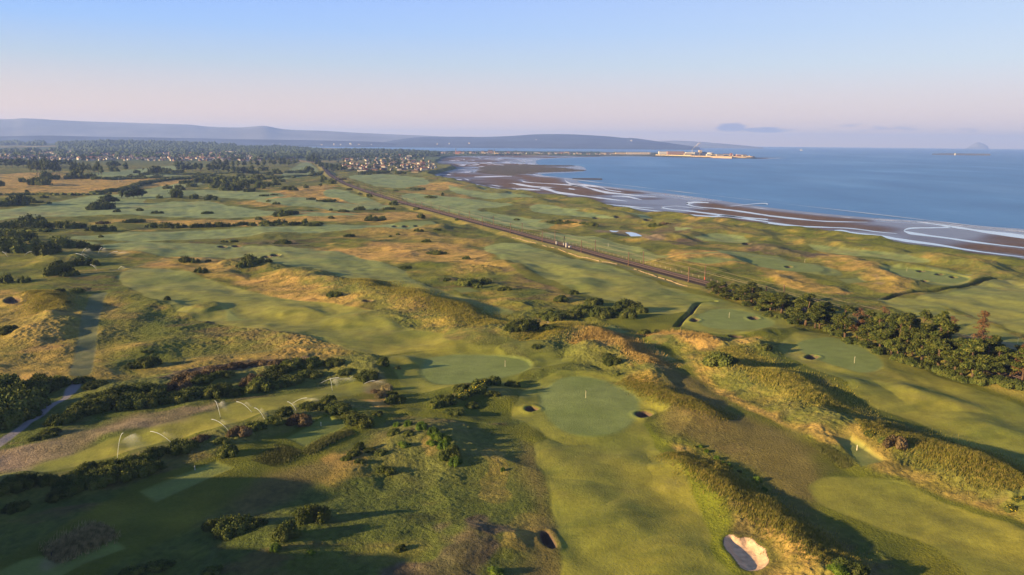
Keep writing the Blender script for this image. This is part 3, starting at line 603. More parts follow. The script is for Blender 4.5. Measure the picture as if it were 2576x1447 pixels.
sm = mixc(sm, c3(.135, .155, .012)[None], brightsemi)
col = mixc(col, sm, semi * .92)
col = mixc(col, mixc(c3(.085, .068, .024)[None], c3(.13, .105, .036)[None], n7), brown * .8)
col = mixc(col, fc, fair)
tc3 = mixc(c3(.122, .160, .036)[None], c3(.150, .186, .052)[None], n12)
tc3 = tc3 * (1 + .12 * (n3[:, None] - .5) + .10 * (ns_[:, None] - .5))
col = mixc(col, tc3, np.maximum(green, tee * .62))
col = mixc(col, mixc(c3(.15, .105, .07)[None], c3(.26, .19, .14)[None], n12 * .6 + n3 * .4), dirt * (.5 + .5 * n12))
col = mixc(col, c3(.07, .09, .04)[None], track * .85)
col = mixc(col, c3(.16, .15, .16)[None], gravel)
col = mixc(col, mixc(c3(.12, .135, .022)[None], c3(.26, .20, .055)[None], n7), ss(17, 12, dR) * .75)
col = mixc(col, c3(.07, .06, .045)[None], ss(6.6, 5.6, dR))
col = mixc(col, c3(.025, .022, .015)[None], burn)
farland = ss(2300, 3600, Rf)
fld = vhash(np.floor((X * .9 + Y * .3) / 420), np.floor((Y * .9 - X * .3) / 300), 5)
fcol = mixc(c3(.035, .060, .022)[None], c3(.075, .105, .03)[None], fld)
fcol = mixc(fcol, c3(.22, .17, .07)[None], (fld > .86).astype(np.float32) * .8)
col = mixc(col, fcol, farland * (X < 600))
col = mixc(col, c3(.05, .07, .03)[None], farland * (X >= 600) * .8)
onb = ss(3.0, -1.5, dL + noise(X, Y, 9, 97) * 2)
wetn = fbm(X, Y, 220, 3, 61) * .5 + .5
edge = ss(-75, -15, dL)                                      # dark damp shingle under the dunes
sand = mixc(c3(.135, .088, .056)[None], c3(.092, .062, .045)[None], wetn)
sand = mixc(sand, c3(.055, .050, .056)[None], np.clip(edge * .9, 0, 1))
sand = sand * (.85 + .3 * n3[:, None])
sand = mixc(sand, c3(.075, .060, .030)[None] * (.5 + n3[:, None]), reef)
wet = np.clip(ss(.58, .80, wetn + .15 * noise(X, Y, 60, 63)) * .9 + ss(-34, 0, dS) * .9 + .75 * ss(1300, 2300, Rf) * ss(.35, .55, wetn + .2 * noise(X, Y * .3, 45, 65)), 0, 1) * (1 - reef) * onb
wet = wet * (1 - .35 * edge)
for L_ in CH:
    Pc = np.array(L_); Pc = line(Pc[:, :2], -5.5, 2); i = near(Pc, 16)
    if len(i): wet[i] = np.maximum(wet[i], .8 * ss(15, 1, sdist(X[i], Y[i], Pc, False) + 4 * noise(X[i], Y[i], 12, 64)) * (1 - reef[i]) * onb[i])
sand = mixc(sand, c3(.075, .060, .058)[None], wet * .7)
col = mixc(col, sand, onb)
bn = np.clip(bunk, 0, 1)
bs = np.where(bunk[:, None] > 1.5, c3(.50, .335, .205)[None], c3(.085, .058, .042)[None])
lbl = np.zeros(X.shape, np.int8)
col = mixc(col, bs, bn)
col = np.clip(col * (1 + .42 * (n1[:, None] - .5) * (1 - ss(.3, .8, cut))[:, None]), 0.004, 1)
rough_att = (1 - ss(.15, .6, cut)) * (1 - onb) * (1 - bn)
lbl[fair > .5] = 1; lbl[green > .5] = 2; lbl[tee > .5] = 3; lbl[(onb > .5)] = 4; lbl[(gravel > .5)] = 5; lbl[(track > .5) & (lbl == 0)] = 5
lbl[(reef > .5) & (onb > .5)] = 6; lbl[burn > .6] = 7
blab = np.full(X.shape, -1, np.int16)
for k, (P, cz, dep, lab) in enumerate(BINFO):
    i = near(P, 1); blab[i[sdist(X[i], Y[i], P) > -.1]] = k
del n60, n12, n3, n25, n1, rough_g, golden, fc, sm, tc3, fcol, sand, bs

# ------------------------------------------------------------------ ground material
def mat(name):
    m = bpy.data.materials.new(name); m.use_nodes = True; return m, NT(m.node_tree)
def principled(t, **kw):
    p = t.n('ShaderNodeBsdfPrincipled'); o = t.n('ShaderNodeOutputMaterial'); t.l(p.outputs[0], o.inputs[0]); return p
def ground_mat(name, bump_s, bump_d, detail, rough=.95, spec=.12, wetmix=False):
    m, t = mat(name); p = principled(t)
    va = t.n('ShaderNodeAttribute', attribute_name='Col'); g = t.n('ShaderNodeNewGeometry')
    n1 = t.n('ShaderNodeTexNoise', i_Scale=detail, i_Detail=4.0, i_Roughness=.7); t.l(g.outputs['Position'], n1.inputs['Vector'])
    n2 = t.n('ShaderNodeTexNoise', i_Scale=detail * .17, i_Detail=3.0); t.l(g.outputs['Position'], n2.inputs['Vector'])
    v = t.math('MULTIPLY_ADD', n1.outputs[0], .55, .72); v2 = t.math('MULTIPLY_ADD', n2.outputs[0], .5, .75)
    cb = t.n('ShaderNodeCombineColor'); vv = t.math('MULTIPLY', v, v2)
    for k in range(3): t.l(vv, cb.inputs[k])
    t.l(t.mix(1.0, va.outputs['Color'], cb.outputs[0], 'MULTIPLY'), p.inputs['Base Color'])
    p.inputs['Roughness'].default_value = rough; p.inputs['Specular IOR Level'].default_value = spec
    nb = t.n('ShaderNodeTexNoise', i_Scale=bump_s, i_Detail=5.0, i_Roughness=.65); t.l(g.outputs['Position'], nb.inputs['Vector'])
    b = t.n('ShaderNodeBump', i_Strength=1.0, i_Distance=bump_d); t.l(nb.outputs[0], b.inputs['Height']); t.l(b.outputs[0], p.inputs['Normal'])
    if wetmix:
        wa = t.n('ShaderNodeAttribute', attribute_name='Wet')
        t.l(t.math('MULTIPLY_ADD', wa.outputs['Fac'], -.62, .85), p.inputs['Roughness'])
        t.l(t.math('MULTIPLY_ADD', wa.outputs['Fac'], .42, .06), p.inputs['Specular IOR Level'])
    return m
M_ROUGH = ground_mat('rough_grass', 1.6, .55, 1.1)
M_TURF = ground_mat('mown_turf', 1.8, .14, 1.3, .9, .2)
M_BEACH = ground_mat('beach_sand', .5, .05, .4, .7, .3, True)
M_ROCK = ground_mat('weedy_rock', .25, 1.2, .3, .9, .2)
M_SAND = ground_mat('bunker_sand', 1.6, .16, 2.6, .95, .1)

# ------------------------------------------------------------------ build the ground meshes from the grid
dzr = np.gradient(HG, axis=0) / np.gradient(r)[:, None]; dza = np.gradient(HG, axis=1) / (np.gradient(ang)[None, :] * r[:, None])
sa, ca = np.sin(AA), np.cos(AA)
gx = dzr * sa + dza * ca; gy = dzr * ca - dza * sa
NN = np.stack([-gx.ravel(), -gy.ravel(), np.ones(X.shape)], 1); NN /= np.linalg.norm(NN, axis=1)[:, None]; NN = NN.astype(np.float32)
V3 = np.stack([X, Y, H], 1).astype(np.float32)
ii, jj = np.meshgrid(np.arange(NR - 1), np.arange(NA - 1), indexing='ij'); v0 = (ii * NA + jj).ravel()
FQ = np.stack([v0, v0 + 1, v0 + NA + 1, v0 + NA], 1)
keep = H[v0] > -7.6
FQ = FQ[keep]
fl = lbl[FQ].max(1); fb = blab[FQ].max(1)
def mesh_from(name, V, F, mats=()):
    me = bpy.data.meshes.new(name); n = F.shape[1]
    me.vertices.add(len(V)); me.vertices.foreach_set('co', np.ascontiguousarray(V, np.float32).ravel())
    me.loops.add(F.size); me.loops.foreach_set('vertex_index', np.ascontiguousarray(F, np.int32).ravel())
    me.polygons.add(len(F)); me.polygons.foreach_set('loop_start', np.arange(0, F.size, n, dtype=np.int32))
    me.polygons.foreach_set('loop_total', np.full(len(F), n, np.int32))
    for m in mats: me.materials.append(m)
    me.update(calc_edges=True); return me
def smooth(me):
    me.polygons.foreach_set('use_smooth', np.ones(len(me.polygons), bool))
def grid_obj(name, sel, m):
    F = FQ[sel]
    if len(F) == 0: return None
    u, inv = np.unique(F, return_inverse=True); F2 = inv.reshape(F.shape)
    me = mesh_from(name, V3[u], F2, [m])
    a = me.color_attributes.new('Col', 'FLOAT_COLOR', 'POINT'); cc = np.ones((len(u), 4), np.float32); cc[:, :3] = col[u]; a.data.foreach_set('color', cc.ravel())
    if m is M_BEACH:
        a = me.attributes.new('Wet', 'FLOAT', 'POINT'); a.data.foreach_set('value', np.ascontiguousarray(wet[u], np.float32))
    smooth(me)
    try:
        a = me.attributes.new('custom_normal', 'FLOAT_VECTOR', 'POINT'); a.data.foreach_set('vector', np.ascontiguousarray(NN[u]).ravel())
    except Exception as e: print('normals', e)
    o = bpy.data.objects.new(name, me); C.objects.link(o); return o
def tag(o, label=None, cat=None, group=None, kind=None):
    if label: o['label'] = label
    if cat: o['category'] = cat
    if group: o['group'] = group
    if kind: o['kind'] = kind
    return o
nb_ = fb < 0
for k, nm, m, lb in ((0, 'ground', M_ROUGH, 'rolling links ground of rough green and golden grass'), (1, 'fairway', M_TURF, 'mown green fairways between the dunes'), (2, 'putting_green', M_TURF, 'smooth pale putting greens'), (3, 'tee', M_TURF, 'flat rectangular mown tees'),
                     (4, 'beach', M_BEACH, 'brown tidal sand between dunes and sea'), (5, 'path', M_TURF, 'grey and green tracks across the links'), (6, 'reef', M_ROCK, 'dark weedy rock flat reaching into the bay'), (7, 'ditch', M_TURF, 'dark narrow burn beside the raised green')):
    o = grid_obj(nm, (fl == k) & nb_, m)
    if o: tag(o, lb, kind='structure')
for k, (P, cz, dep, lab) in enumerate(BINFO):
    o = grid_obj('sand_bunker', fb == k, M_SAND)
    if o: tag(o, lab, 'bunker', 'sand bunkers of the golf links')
print('ground', time.time() - T0, len(FQ))
# ------------------------------------------------------------------ sea, channels, hills, haze
def simple(name, colr, rough=.8, spec=.3, noise_s=None, amt=.3, bump=None):
    m, t = mat(name); p = principled(t); p.inputs['Roughness'].default_value = rough; p.inputs['Specular IOR Level'].default_value = spec
    if noise_s:
        tcn = t.n('ShaderNodeTexCoord'); n = t.n('ShaderNodeTexNoise', i_Scale=noise_s, i_Detail=4.0); t.l(tcn.outputs['Object'], n.inputs['Vector'])
        lo = tuple(v * (1 - amt) for v in colr); hi = tuple(min(1, v * (1 + amt)) for v in colr)
        t.l(t.ramp(n.outputs[0], [(.3, lo), (.7, hi)]), p.inputs['Base Color'])
        if bump:
            b = t.n('ShaderNodeBump', i_Strength=.8, i_Distance=bump); t.l(n.outputs[0], b.inputs['Height']); t.l(b.outputs[0], p.inputs['Normal'])
    else: p.inputs['Base Color'].default_value = (*colr, 1)
    return m
m, t = mat('sea_water'); p = principled(t); M_SEA = m
g = t.n('ShaderNodeNewGeometry'); mp = t.n('ShaderNodeMapping'); t.l(g.outputs['Position'], mp.inputs[0]); mp.inputs['Scale'].default_value = (.05, .018, 1)
n1 = t.n('ShaderNodeTexNoise', i_Scale=.12, i_Detail=5.0, i_Roughness=.55); t.l(mp.outputs[0], n1.inputs['Vector'])
n2 = t.n('ShaderNodeTexNoise', i_Scale=.06, i_Detail=3.0); t.l(g.outputs['Position'], n2.inputs['Vector'])
cc = t.ramp(n1.outputs[0], [(.35, (.024, .105, .25)), (.62, (.042, .15, .32)), (.74, (.09, .21, .40))]); mq = t.n('ShaderNodeMapping'); t.l(g.outputs['Position'], mq.inputs[0]); mq.inputs['Scale'].default_value = (.0016, .00045, 1)
n4 = t.n('ShaderNodeTexNoise', i_Scale=1.0, i_Detail=7.0, i_Roughness=.62); t.l(mq.outputs[0], n4.inputs['Vector'])
cc = t.mix(t.math('MULTIPLY', t.math('SUBTRACT', n4.outputs[0], .53, clamp=True), 3.2, clamp=True), cc, (.14, .28, .47)); t.l(cc, p.inputs['Base Color'])
p.inputs['Roughness'].default_value = .42; p.inputs['Specular IOR Level'].default_value = .35
b = t.n('ShaderNodeBump', i_Strength=.8, i_Distance=1.2); t.l(n2.outputs[0], b.inputs['Height']); t.l(b.outputs[0], p.inputs['Normal'])
m, t = mat('still_water'); p = principled(t); M_POOL = m
p.inputs['Base Color'].default_value = (.05, .07, .09, 1); p.inputs['Roughness'].default_value = .06; p.inputs['Specular IOR Level'].default_value = .9; p.inputs['Metallic'].default_value = 0.55
p.inputs['Base Color'].default_value = (.46, .54, .64, 1)
# sea sheet
rs = np.geomspace(120, 31000, 60); as_ = np.radians(np.linspace(-80, 80, 81))
Rg, Ag = np.meshgrid(rs, as_, indexing='ij'); Vs = np.stack([(Rg * np.sin(Ag)).ravel(), (Rg * np.cos(Ag)).ravel(), np.full(Rg.size, -6.0)], 1)
i0, j0 = np.meshgrid(np.arange(59), np.arange(80), indexing='ij'); q = (i0 * 81 + j0).ravel(); Fs = np.stack([q, q + 1, q + 82, q + 81], 1)
o = bpy.data.objects.new('sea', mesh_from('sea', Vs, Fs, [M_SEA])); C.objects.link(o); tag(o, 'calm blue sea filling the bay', kind='structure')

rg = np.random.default_rng(3)
for k in range(70):                                            # thin pools left on the far tidal flat
    px = rg.uniform(1125, 1345); py = rg.uniform(394, 438)
    if 415 < py < 434 and px > 1200 and rg.random() < .6: continue
    if px < 1160 + (430 - py) * 0 and 410 < py < 432: continue
    if px > 1345 - abs(py - 405) * .5: continue
    l = rg.uniform(8, 34); CH.append([(px - l / 2, py - .3, .15), (px - l / 5, py + rg.uniform(-.5, .5), .55), (px + l / 4, py + rg.uniform(-.4, .9), .7), (px + l / 2, py + rg.uniform(0, 1.2), .15)])
def hq(x, y):
    return hq_raw(np.atleast_1d(np.asarray(x, float)), np.atleast_1d(np.asarray(y, float)))
chl = 0
for L in CH:
    P = crom(np.array(L), 14, False); zz = -5.52; P[:, 2] = np.abs(P[:, 2])
    xa, ya = W(P[:, 0], P[:, 1] - P[:, 2], zz); xb, yb = W(P[:, 0], P[:, 1] + P[:, 2], zz)
    wob = .85 + .6 * noise(xa, ya, 55, 5) + .2 * noise(xa, ya, 14, 6)
    mx_, my_ = (xa + xb) / 2, (ya + yb) / 2; ht_ = np.clip(wob, .15, 1.7)
    xa, ya, xb, yb = mx_ + (xa - mx_) * ht_, my_ + (ya - my_) * ht_, mx_ + (xb - mx_) * ht_, my_ + (yb - my_) * ht_
    n = len(P); V = np.concatenate([np.stack([xa, ya, np.full(n, zz)], 1), np.stack([xb, yb, np.full(n, zz)], 1)])
    q = np.arange(n - 1); F = np.stack([q + n, q + n + 1, q + 1, q], 1)
    o = bpy.data.objects.new('tidal_channel', mesh_from('tidal_channel', V, F, [M_POOL])); C.objects.link(o); tag(o, 'bright channel of shallow water on the tidal sand', kind='structure'); chl += 1
sf = np.array([q for q in SEA if 1440 < q[0] < 2600 and q[1] > 460][::-1] + [(1420, 449)], float); sf = crom(sf, 24, False); zz = -5.5; tk = .42 * np.clip(.6 + 1.3 * noise(sf[:, 0], sf[:, 1], 26, 9), .05, 1.6)
xa, ya = W(sf[:, 0], sf[:, 1] - tk + .2, zz); xb, yb = W(sf[:, 0], sf[:, 1] + tk + .2, zz); n = len(sf); V = np.concatenate([np.c_[xa, ya, np.full(n, zz)], np.c_[xb, yb, np.full(n, zz)]]); q = np.arange(n - 1)
o = bpy.data.objects.new('surf', mesh_from('surf', V, np.stack([q + n, q + n + 1, q + 1, q], 1), [simple('foam', (.55, .60, .66), .5)])); C.objects.link(o); tag(o, 'thin broken line of surf at the edge of the sea', kind='structure')
for P in PONDS:
    Pm = poly(P, pondH, 3); Pm = Pm + (Pm - Pm.mean(0)) * .04
    V = np.concatenate([[[*Pm.mean(0), pondH]], np.c_[Pm, np.full(len(Pm), pondH)]]); n = len(Pm)
    F = np.array([[0, 1 + k, 1 + (k + 1) % n] for k in range(n)])
    o = bpy.data.objects.new('pond', mesh_from('pond', V, F, [M_POOL])); C.objects.link(o); tag(o, 'small bright pond in the links hollow', kind='structure')

def hills_obj(name, crest, foot, D, depth, colr, label, seed, noise_amp=.12, nx=260, ny=40):
    cr = crom(np.array(crest, float), 6, False)
    px = np.linspace(cr[0, 0], cr[-1, 0], nx); py = np.interp(px, cr[:, 0], cr[:, 1])
    V = []
    top = np.array([at_dist(a, b, D) for a, b in zip(px, py)])
    for k in range(ny):
        t = k / (ny - 1) * 2.2 - 1.0                            # -1 front foot, 0 crest, 1.2 behind
        sc_ = (D + t * depth) / D
        x = top[:, 0] * sc_; y = top[:, 1] * sc_
        prof = (1 - abs(t)) if t < 0 else max(0, 1 - t / 1.2)
        prof = prof ** 1.15 * (1.0)
        nz_ = fbm(x, y, depth * .55, 4, seed) * noise_amp * 4 * prof * (1 - prof) + fbm(x, y, depth * .2, 3, seed + 3) * .05 * (1 - abs(2 * prof - 1))
        z = foot + (top[:, 2] - foot) * np.clip(prof + nz_, 0, 1.0)
        V.append(np.stack([x, y, z], 1))
    V = np.concatenate(V)
    i0, j0 = np.meshgrid(np.arange(ny - 1), np.arange(nx - 1), indexing='ij'); q = (i0 * nx + j0).ravel()
    me = mesh_from(name, V, np.stack([q, q + 1, q + nx + 1, q + nx], 1), [colr]); smooth(me)
    o = bpy.data.objects.new(name, me); C.objects.link(o); tag(o, label, kind='structure'); return o
M_H1 = simple('hill_haze_blue', (.040, .054, .085), .95, .05, .0016, .5); M_H2 = simple('hill_haze_pale', (.18, .185, .215), .95, .05, .001, .3)  # distance haze put into the hill colours: bluer and paler base
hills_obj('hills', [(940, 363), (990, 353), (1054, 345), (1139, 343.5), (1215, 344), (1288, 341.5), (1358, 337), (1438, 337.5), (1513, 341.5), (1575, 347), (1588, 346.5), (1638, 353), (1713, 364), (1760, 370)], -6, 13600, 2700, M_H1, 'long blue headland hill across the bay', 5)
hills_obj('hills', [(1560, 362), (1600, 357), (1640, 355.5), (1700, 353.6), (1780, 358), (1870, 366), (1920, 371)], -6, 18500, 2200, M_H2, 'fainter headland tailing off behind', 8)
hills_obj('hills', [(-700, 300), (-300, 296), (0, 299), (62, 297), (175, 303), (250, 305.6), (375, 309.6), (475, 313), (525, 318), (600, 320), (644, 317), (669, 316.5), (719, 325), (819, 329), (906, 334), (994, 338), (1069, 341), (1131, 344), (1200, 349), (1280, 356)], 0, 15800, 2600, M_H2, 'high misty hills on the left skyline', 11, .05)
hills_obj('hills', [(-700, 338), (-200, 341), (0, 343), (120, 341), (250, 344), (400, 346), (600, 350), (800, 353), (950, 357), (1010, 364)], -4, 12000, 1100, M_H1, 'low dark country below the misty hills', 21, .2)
hills_obj('hills', [(2428, 374.5), (2436, 370), (2446, 364), (2456, 359), (2463, 358), (2474, 361.5), (2484, 367), (2488, 375)], -6, 29500, 500, simple('island_haze_pale', (.20, .20, .22)), 'rounded island rock faint on the sea horizon', 31, .02, 80, 20)  # island base colour kept pale to carry the haze of distance
hills_obj('hills', [(2345, 387.0), (2370, 386.3), (2400, 386.2), (2440, 386.6), (2492, 387.2)], -6.2, 8450, 14, simple('skerry_rock', (.05, .05, .05)), 'low dark skerry out at sea', 32, .02, 60, 12)

# haze
bpy.ops.mesh.primitive_cube_add(size=1); hz = bpy.context.object; hz.name = 'haze'
zb, zt = -12.0, 500.0
hz.scale = (64000, 36000, zt - zb); hz.location = (0, 14500, (zb + zt) / 2)
m = bpy.data.materials.new('haze_air'); m.use_nodes = True; t = NT(m.node_tree)
pv = t.n('ShaderNodeVolumePrincipled'); o = t.n('ShaderNodeOutputMaterial'); t.l(pv.outputs[0], o.inputs['Volume'])
pv.inputs['Color'].default_value = (.31, .49, 1.12, 1); pv.inputs['Density'].default_value = HAZE; pv.inputs['Anisotropy'].default_value = 0.1
hz.data.materials.append(m); tag(hz, 'thin pale morning haze over the land and sea', kind='stuff')
# ------------------------------------------------------------------ mesh helpers
class MB:
    def __init__(s): s.v = []; s.f = []; s.m = []
    def add(s, V, F, m=0):
        o = len(s.v); s.v += [tuple(map(float, v)) for v in V]; s.f += [tuple(int(k) + o for k in f) for f in F]; s.m += [m] * len(F)
    def box(s, x0, x1, y0, y1, z0, z1, m=0):
        s.add([(x0, y0, z0), (x1, y0, z0), (x1, y1, z0), (x0, y1, z0), (x0, y0, z1), (x1, y0, z1), (x1, y1, z1), (x0, y1, z1)],
              [(3, 2, 1, 0), (4, 5, 6, 7), (0, 1, 5, 4), (1, 2, 6, 5), (2, 3, 7, 6), (3, 0, 4, 7)], m)
    def tube(s, pts, rad, n=6, m=0):
        pts = [Vector(p) for p in pts]; rad = rad if hasattr(rad, '__len__') else [rad] * len(pts); V = []; F = []
        for i, p in enumerate(pts):
            d = (pts[min(i + 1, len(pts) - 1)] - pts[max(i - 1, 0)]).normalized()
            a = d.cross(Vector((0, 0, 1)));
            if a.length < .05: a = d.cross(Vector((1, 0, 0)))
            a.normalize(); b = d.cross(a)
            for k in range(n):
                t = 2 * math.pi * k / n; V.append(p + (a * math.cos(t) + b * math.sin(t)) * rad[i])
        for i in range(len(pts) - 1):
            for k in range(n): F.append((i * n + k, i * n + (k + 1) % n, (i + 1) * n + (k + 1) % n, (i + 1) * n + k))
        F.append(tuple(range(n))[::-1]); F.append(tuple((len(pts) - 1) * n + k for k in range(n)))
        s.add(V, F, m)
    def cone(s, x, y, z0, z1, r0, r1, n=8, m=0):
        V = [(x + r * math.cos(2 * math.pi * k / n), y + r * math.sin(2 * math.pi * k / n), z) for z, r in ((z0, r0), (z1, r1)) for k in range(n)]
        s.add(V, [(k, (k + 1) % n, n + (k + 1) % n, n + k) for k in range(n)] + [tuple(range(n))[::-1], tuple(range(n, 2 * n))], m)
    def roof(s, x0, x1, y0, y1, z0, h, over=.4, m=0):
        ym = (y0 + y1) / 2; a, b = x0 - over, x1 + over; c, d = y0 - over, y1 + over
        s.add([(a, c, z0), (b, c, z0), (b, d, z0), (a, d, z0), (a, ym, z0 + h), (b, ym, z0 + h)], [(0, 1, 5, 4), (2, 3, 4, 5), (1, 2, 5), (3, 0, 4), (3, 2, 1, 0)], m)
    def mesh(s, name, mats):
        me = bpy.data.meshes.new(name); me.from_pydata(s.v, [], s.f)
        for m in mats: me.materials.append(m)
        if any(s.m): me.polygons.foreach_set('material_index', s.m)
        me.update(); return me
    def build(s, name, mats, parent=None, smooth_=False):
        me = s.mesh(name, mats if isinstance(mats, (list, tuple)) else [mats])
        if smooth_: smooth(me)
        o = bpy.data.objects.new(name, me); C.objects.link(o); o.parent = parent; return o
def empty(name, loc=(0, 0, 0), rz=0.0, sc_=1.0):
    o = bpy.data.objects.new(name, None); C.objects.link(o); o.location = loc; o.rotation_euler = (0, 0, rz); o.scale = (sc_,) * 3 if not hasattr(sc_, '__len__') else sc_; return o
def copy_tree(o, parent=None):
    c = o.copy(); C.objects.link(c); c.parent = parent
    for ch in o.children: copy_tree(ch, c)
    return c
ORD = ['first', 'second', 'third', 'fourth', 'fifth', 'sixth', 'seventh', 'eighth', 'ninth', 'tenth', 'eleventh', 'twelfth', 'thirteenth', 'fourteenth', 'fifteenth', 'sixteenth', 'seventeenth', 'eighteenth', 'nineteenth', 'twentieth',
       'twenty-first', 'twenty-second', 'twenty-third', 'twenty-fourth', 'twenty-fifth', 'twenty-sixth', 'twenty-seventh', 'twenty-eighth', 'twenty-ninth', 'thirtieth']
USED = set()
def place(proto, loc, rz, scl, label, cat, group, state={}):
    k = proto.name
    if k not in state: state[k] = 1; o = proto
    else: o = copy_tree(proto)
    o.location = loc; o.rotation_euler = (0, 0, rz); o.scale = scl if hasattr(scl, '__len__') else (scl,) * 3
    o['label'] = label; o['category'] = cat; o['group'] = group; return o

# ------------------------------------------------------------------ foliage materials
def leafmat(name, c1, c2, c3_, tr=.15):
    m, t = mat(name); oi = t.n('ShaderNodeObjectInfo'); tcn = t.n('ShaderNodeTexCoord')
    n = t.n('ShaderNodeTexNoise', i_Scale=1.1, i_Detail=3.0); t.l(tcn.outputs['Object'], n.inputs['Vector'])
    base = t.ramp(n.outputs[0], [(.33, c1), (.52, c2), (.72, c3_)])
    hsv = t.n('ShaderNodeHueSaturation'); t.l(base, hsv.inputs['Color']); t.l(t.math('MULTIPLY_ADD', oi.outputs['Random'], .5, .75), hsv.inputs['Value'])
    p = t.n('ShaderNodeBsdfPrincipled'); t.l(hsv.outputs[0], p.inputs['Base Color']); p.inputs['Roughness'].default_value = .8; p.inputs['Specular IOR Level'].default_value = .1
    tl = t.n('ShaderNodeBsdfTranslucent'); t.l(hsv.outputs[0], tl.inputs[0]); mx = t.n('ShaderNodeMixShader'); mx.inputs[0].default_value = tr
    t.l(p.outputs[0], mx.inputs[1]); t.l(tl.outputs[0], mx.inputs[2]); o = t.n('ShaderNodeOutputMaterial'); t.l(mx.outputs[0], o.inputs[0]); return m
M_GORSE = leafmat('gorse_leaf', (.028, .044, .012), (.064, .082, .019), (.118, .128, .030))
M_BROOM = leafmat('broom_leaf', (.035, .070, .010), (.075, .125, .015), (.14, .19, .025))
M_BROWN = leafmat('dry_gorse', (.045, .034, .018), (.090, .066, .034), (.16, .12, .065))
M_PINE = leafmat('pine_needles', (.026, .042, .012), (.068, .086, .018), (.150, .148, .032))
M_DEAD = leafmat('dead_needles', (.075, .040, .022), (.15, .078, .038), (.24, .13, .06))
M_TREE = leafmat('tree_leaf', (.018, .032, .014), (.040, .060, .018), (.078, .095, .026))
M_FLOWER = simple('yellow_flower', (.62, .46, .03), .8)
M_BARK = simple('pine_bark', (.085, .058, .040), .9, .1, 3.0, .4)
M_GRASS = leafmat('marram_grass', (.10, .09, .04), (.20, .17, .08), (.32, .27, .14), .25)
def leaves(rgn, C0, N0, size, per, up=0.0):
    """clusters of small leaf faces at points C0 facing roughly N0"""
    n = len(C0) * per
    c = np.repeat(C0, per, 0) + rgn.normal(0, size * .8, (n, 3)); nn = np.repeat(N0, per, 0) + rgn.normal(0, .7, (n, 3)); nn[:, 2] += up
    nn /= np.linalg.norm(nn, axis=1)[:, None]; t = rgn.normal(0, 1, (n, 3)); a = np.cross(nn, t); a /= np.linalg.norm(a, axis=1)[:, None]; b = np.cross(nn, a)
    s = (size * rgn.uniform(.6, 1.3, n))[:, None]
    V = np.stack([c - a * s, c - b * s * .7, c + a * s, c + b * s * .7], 1).reshape(-1, 3); F = np.arange(n * 4).reshape(-1, 4); return V, F
def dome_pts(rgn, n, lumps, rz=1.0):
    """points on a union of lumps (x,y,z,r)"""
    L = np.array(lumps); w_ = L[:, 3] ** 2; k = rgn.choice(len(L), n, p=w_ / w_.sum()); d = rgn.normal(0, 1, (n, 3)); d[:, 2] = np.abs(d[:, 2]) * 1.0 - .25; d /= np.linalg.norm(d, axis=1)[:, None]
    return L[k, :3] + d * L[k, 3:4] * rgn.uniform(.82, 1.04, (n, 1)), d
def ico(lump, seed, sub=1, jitter=.1):
    rgn = np.random.default_rng(seed)
    import bmesh
    bm = bmesh.new(); bmesh.ops.create_icosphere(bm, subdivisions=sub, radius=1); V = np.array([v.co[:] for v in bm.verts]); F = [[v.index for v in f.verts] for f in bm.faces]; bm.free()
    V = V * (1 + rgn.normal(0, jitter, (len(V), 1))); return V * lump[3] * .88 + np.array(lump[:3]), F
def bush_mesh(name, seed, nl, lumpn, leaf, m, flat=.55, spiky=0.0, flowers=0):
    """unit bush: radius about 1 at the base, height about 'flat'; one mesh"""
    rgn = np.random.default_rng(seed); lumps = []
    for k in range(lumpn):
        a = rgn.uniform(0, 2 * math.pi); q = math.sqrt(rgn.uniform(0, 1)) * .72; rr_ = rgn.uniform(.20, .36) * (1.15 - .45 * q)
        lumps.append((q * math.cos(a), q * math.sin(a), flat * (1 - q * q) * rgn.uniform(.45, .85), rr_))
    V0 = []; T = []; mi = []
    off = 0
    for k, lp in enumerate(lumps):
        V, F = ico((lp[0], lp[1], lp[2] * .8, lp[3] * .95), seed + k, 2 if nl > 900 else 1, .12); V[:, 2] = np.maximum(V[:, 2], -.1); V0.append(V); T += [[i + off for i in f] for f in F]; off += len(V)
        lw = (lp[0] * 1.08, lp[1] * 1.08, lp[2] * .35, lp[3] * 1.0)
        V, F = ico(lw, seed + k + 50, 1, .1); V[:, 2] = np.maximum(V[:, 2], -.15); V0.append(V); T += [[i + off for i in f] for f in F]; off += len(V)
    mi = [0] * len(T)
    P, N = dome_pts(rgn, nl // 3, lumps + [(a * 1.08, b * 1.08, c * .35, d) for a, b, c, d in lumps]); P[:, 2] = np.maximum(P[:, 2], 0)
    V, F = leaves(rgn, P, N, leaf, 3, spiky); V0.append(V); T += (F + off).tolist(); off += len(V); mi += [0] * len(F)
    mats = [m]
    if flowers:
        P, N = dome_pts(rgn, flowers, [l for l in lumps if l[2] > .1] or lumps); V, F = leaves(rgn, P + N * .03, N, leaf * .8, 3); V0.append(V); T += (F + off).tolist(); mi += [1] * len(F); mats.append(M_FLOWER)
    me = bpy.data.meshes.new(name); me.from_pydata(np.concatenate(V0).tolist(), [], T)
    for q in mats: me.materials.append(q)
    me.polygons.foreach_set('material_index', mi); me.update(); return me
def proto(name, me): o = bpy.data.objects.new(name, me); return o
PB = {}
def add_bush(kind, i, x, y, z, wid, hgt, rot, name, label, cat, group, dep=None):
    o = bpy.data.objects.new(name, PB[kind][i % len(PB[kind])]); C.objects.link(o)
    o.location = (x, y, z - .15); o.rotation_euler = (0, 0, rot); o.scale = (wid / 2, (dep or wid) / 2, hgt / .62); tag(o, label, cat, group); return o
PB['near'] = [bush_mesh('gorse', 10 + k, 3600, 16, .055, M_GORSE, .6) for k in range(4)]
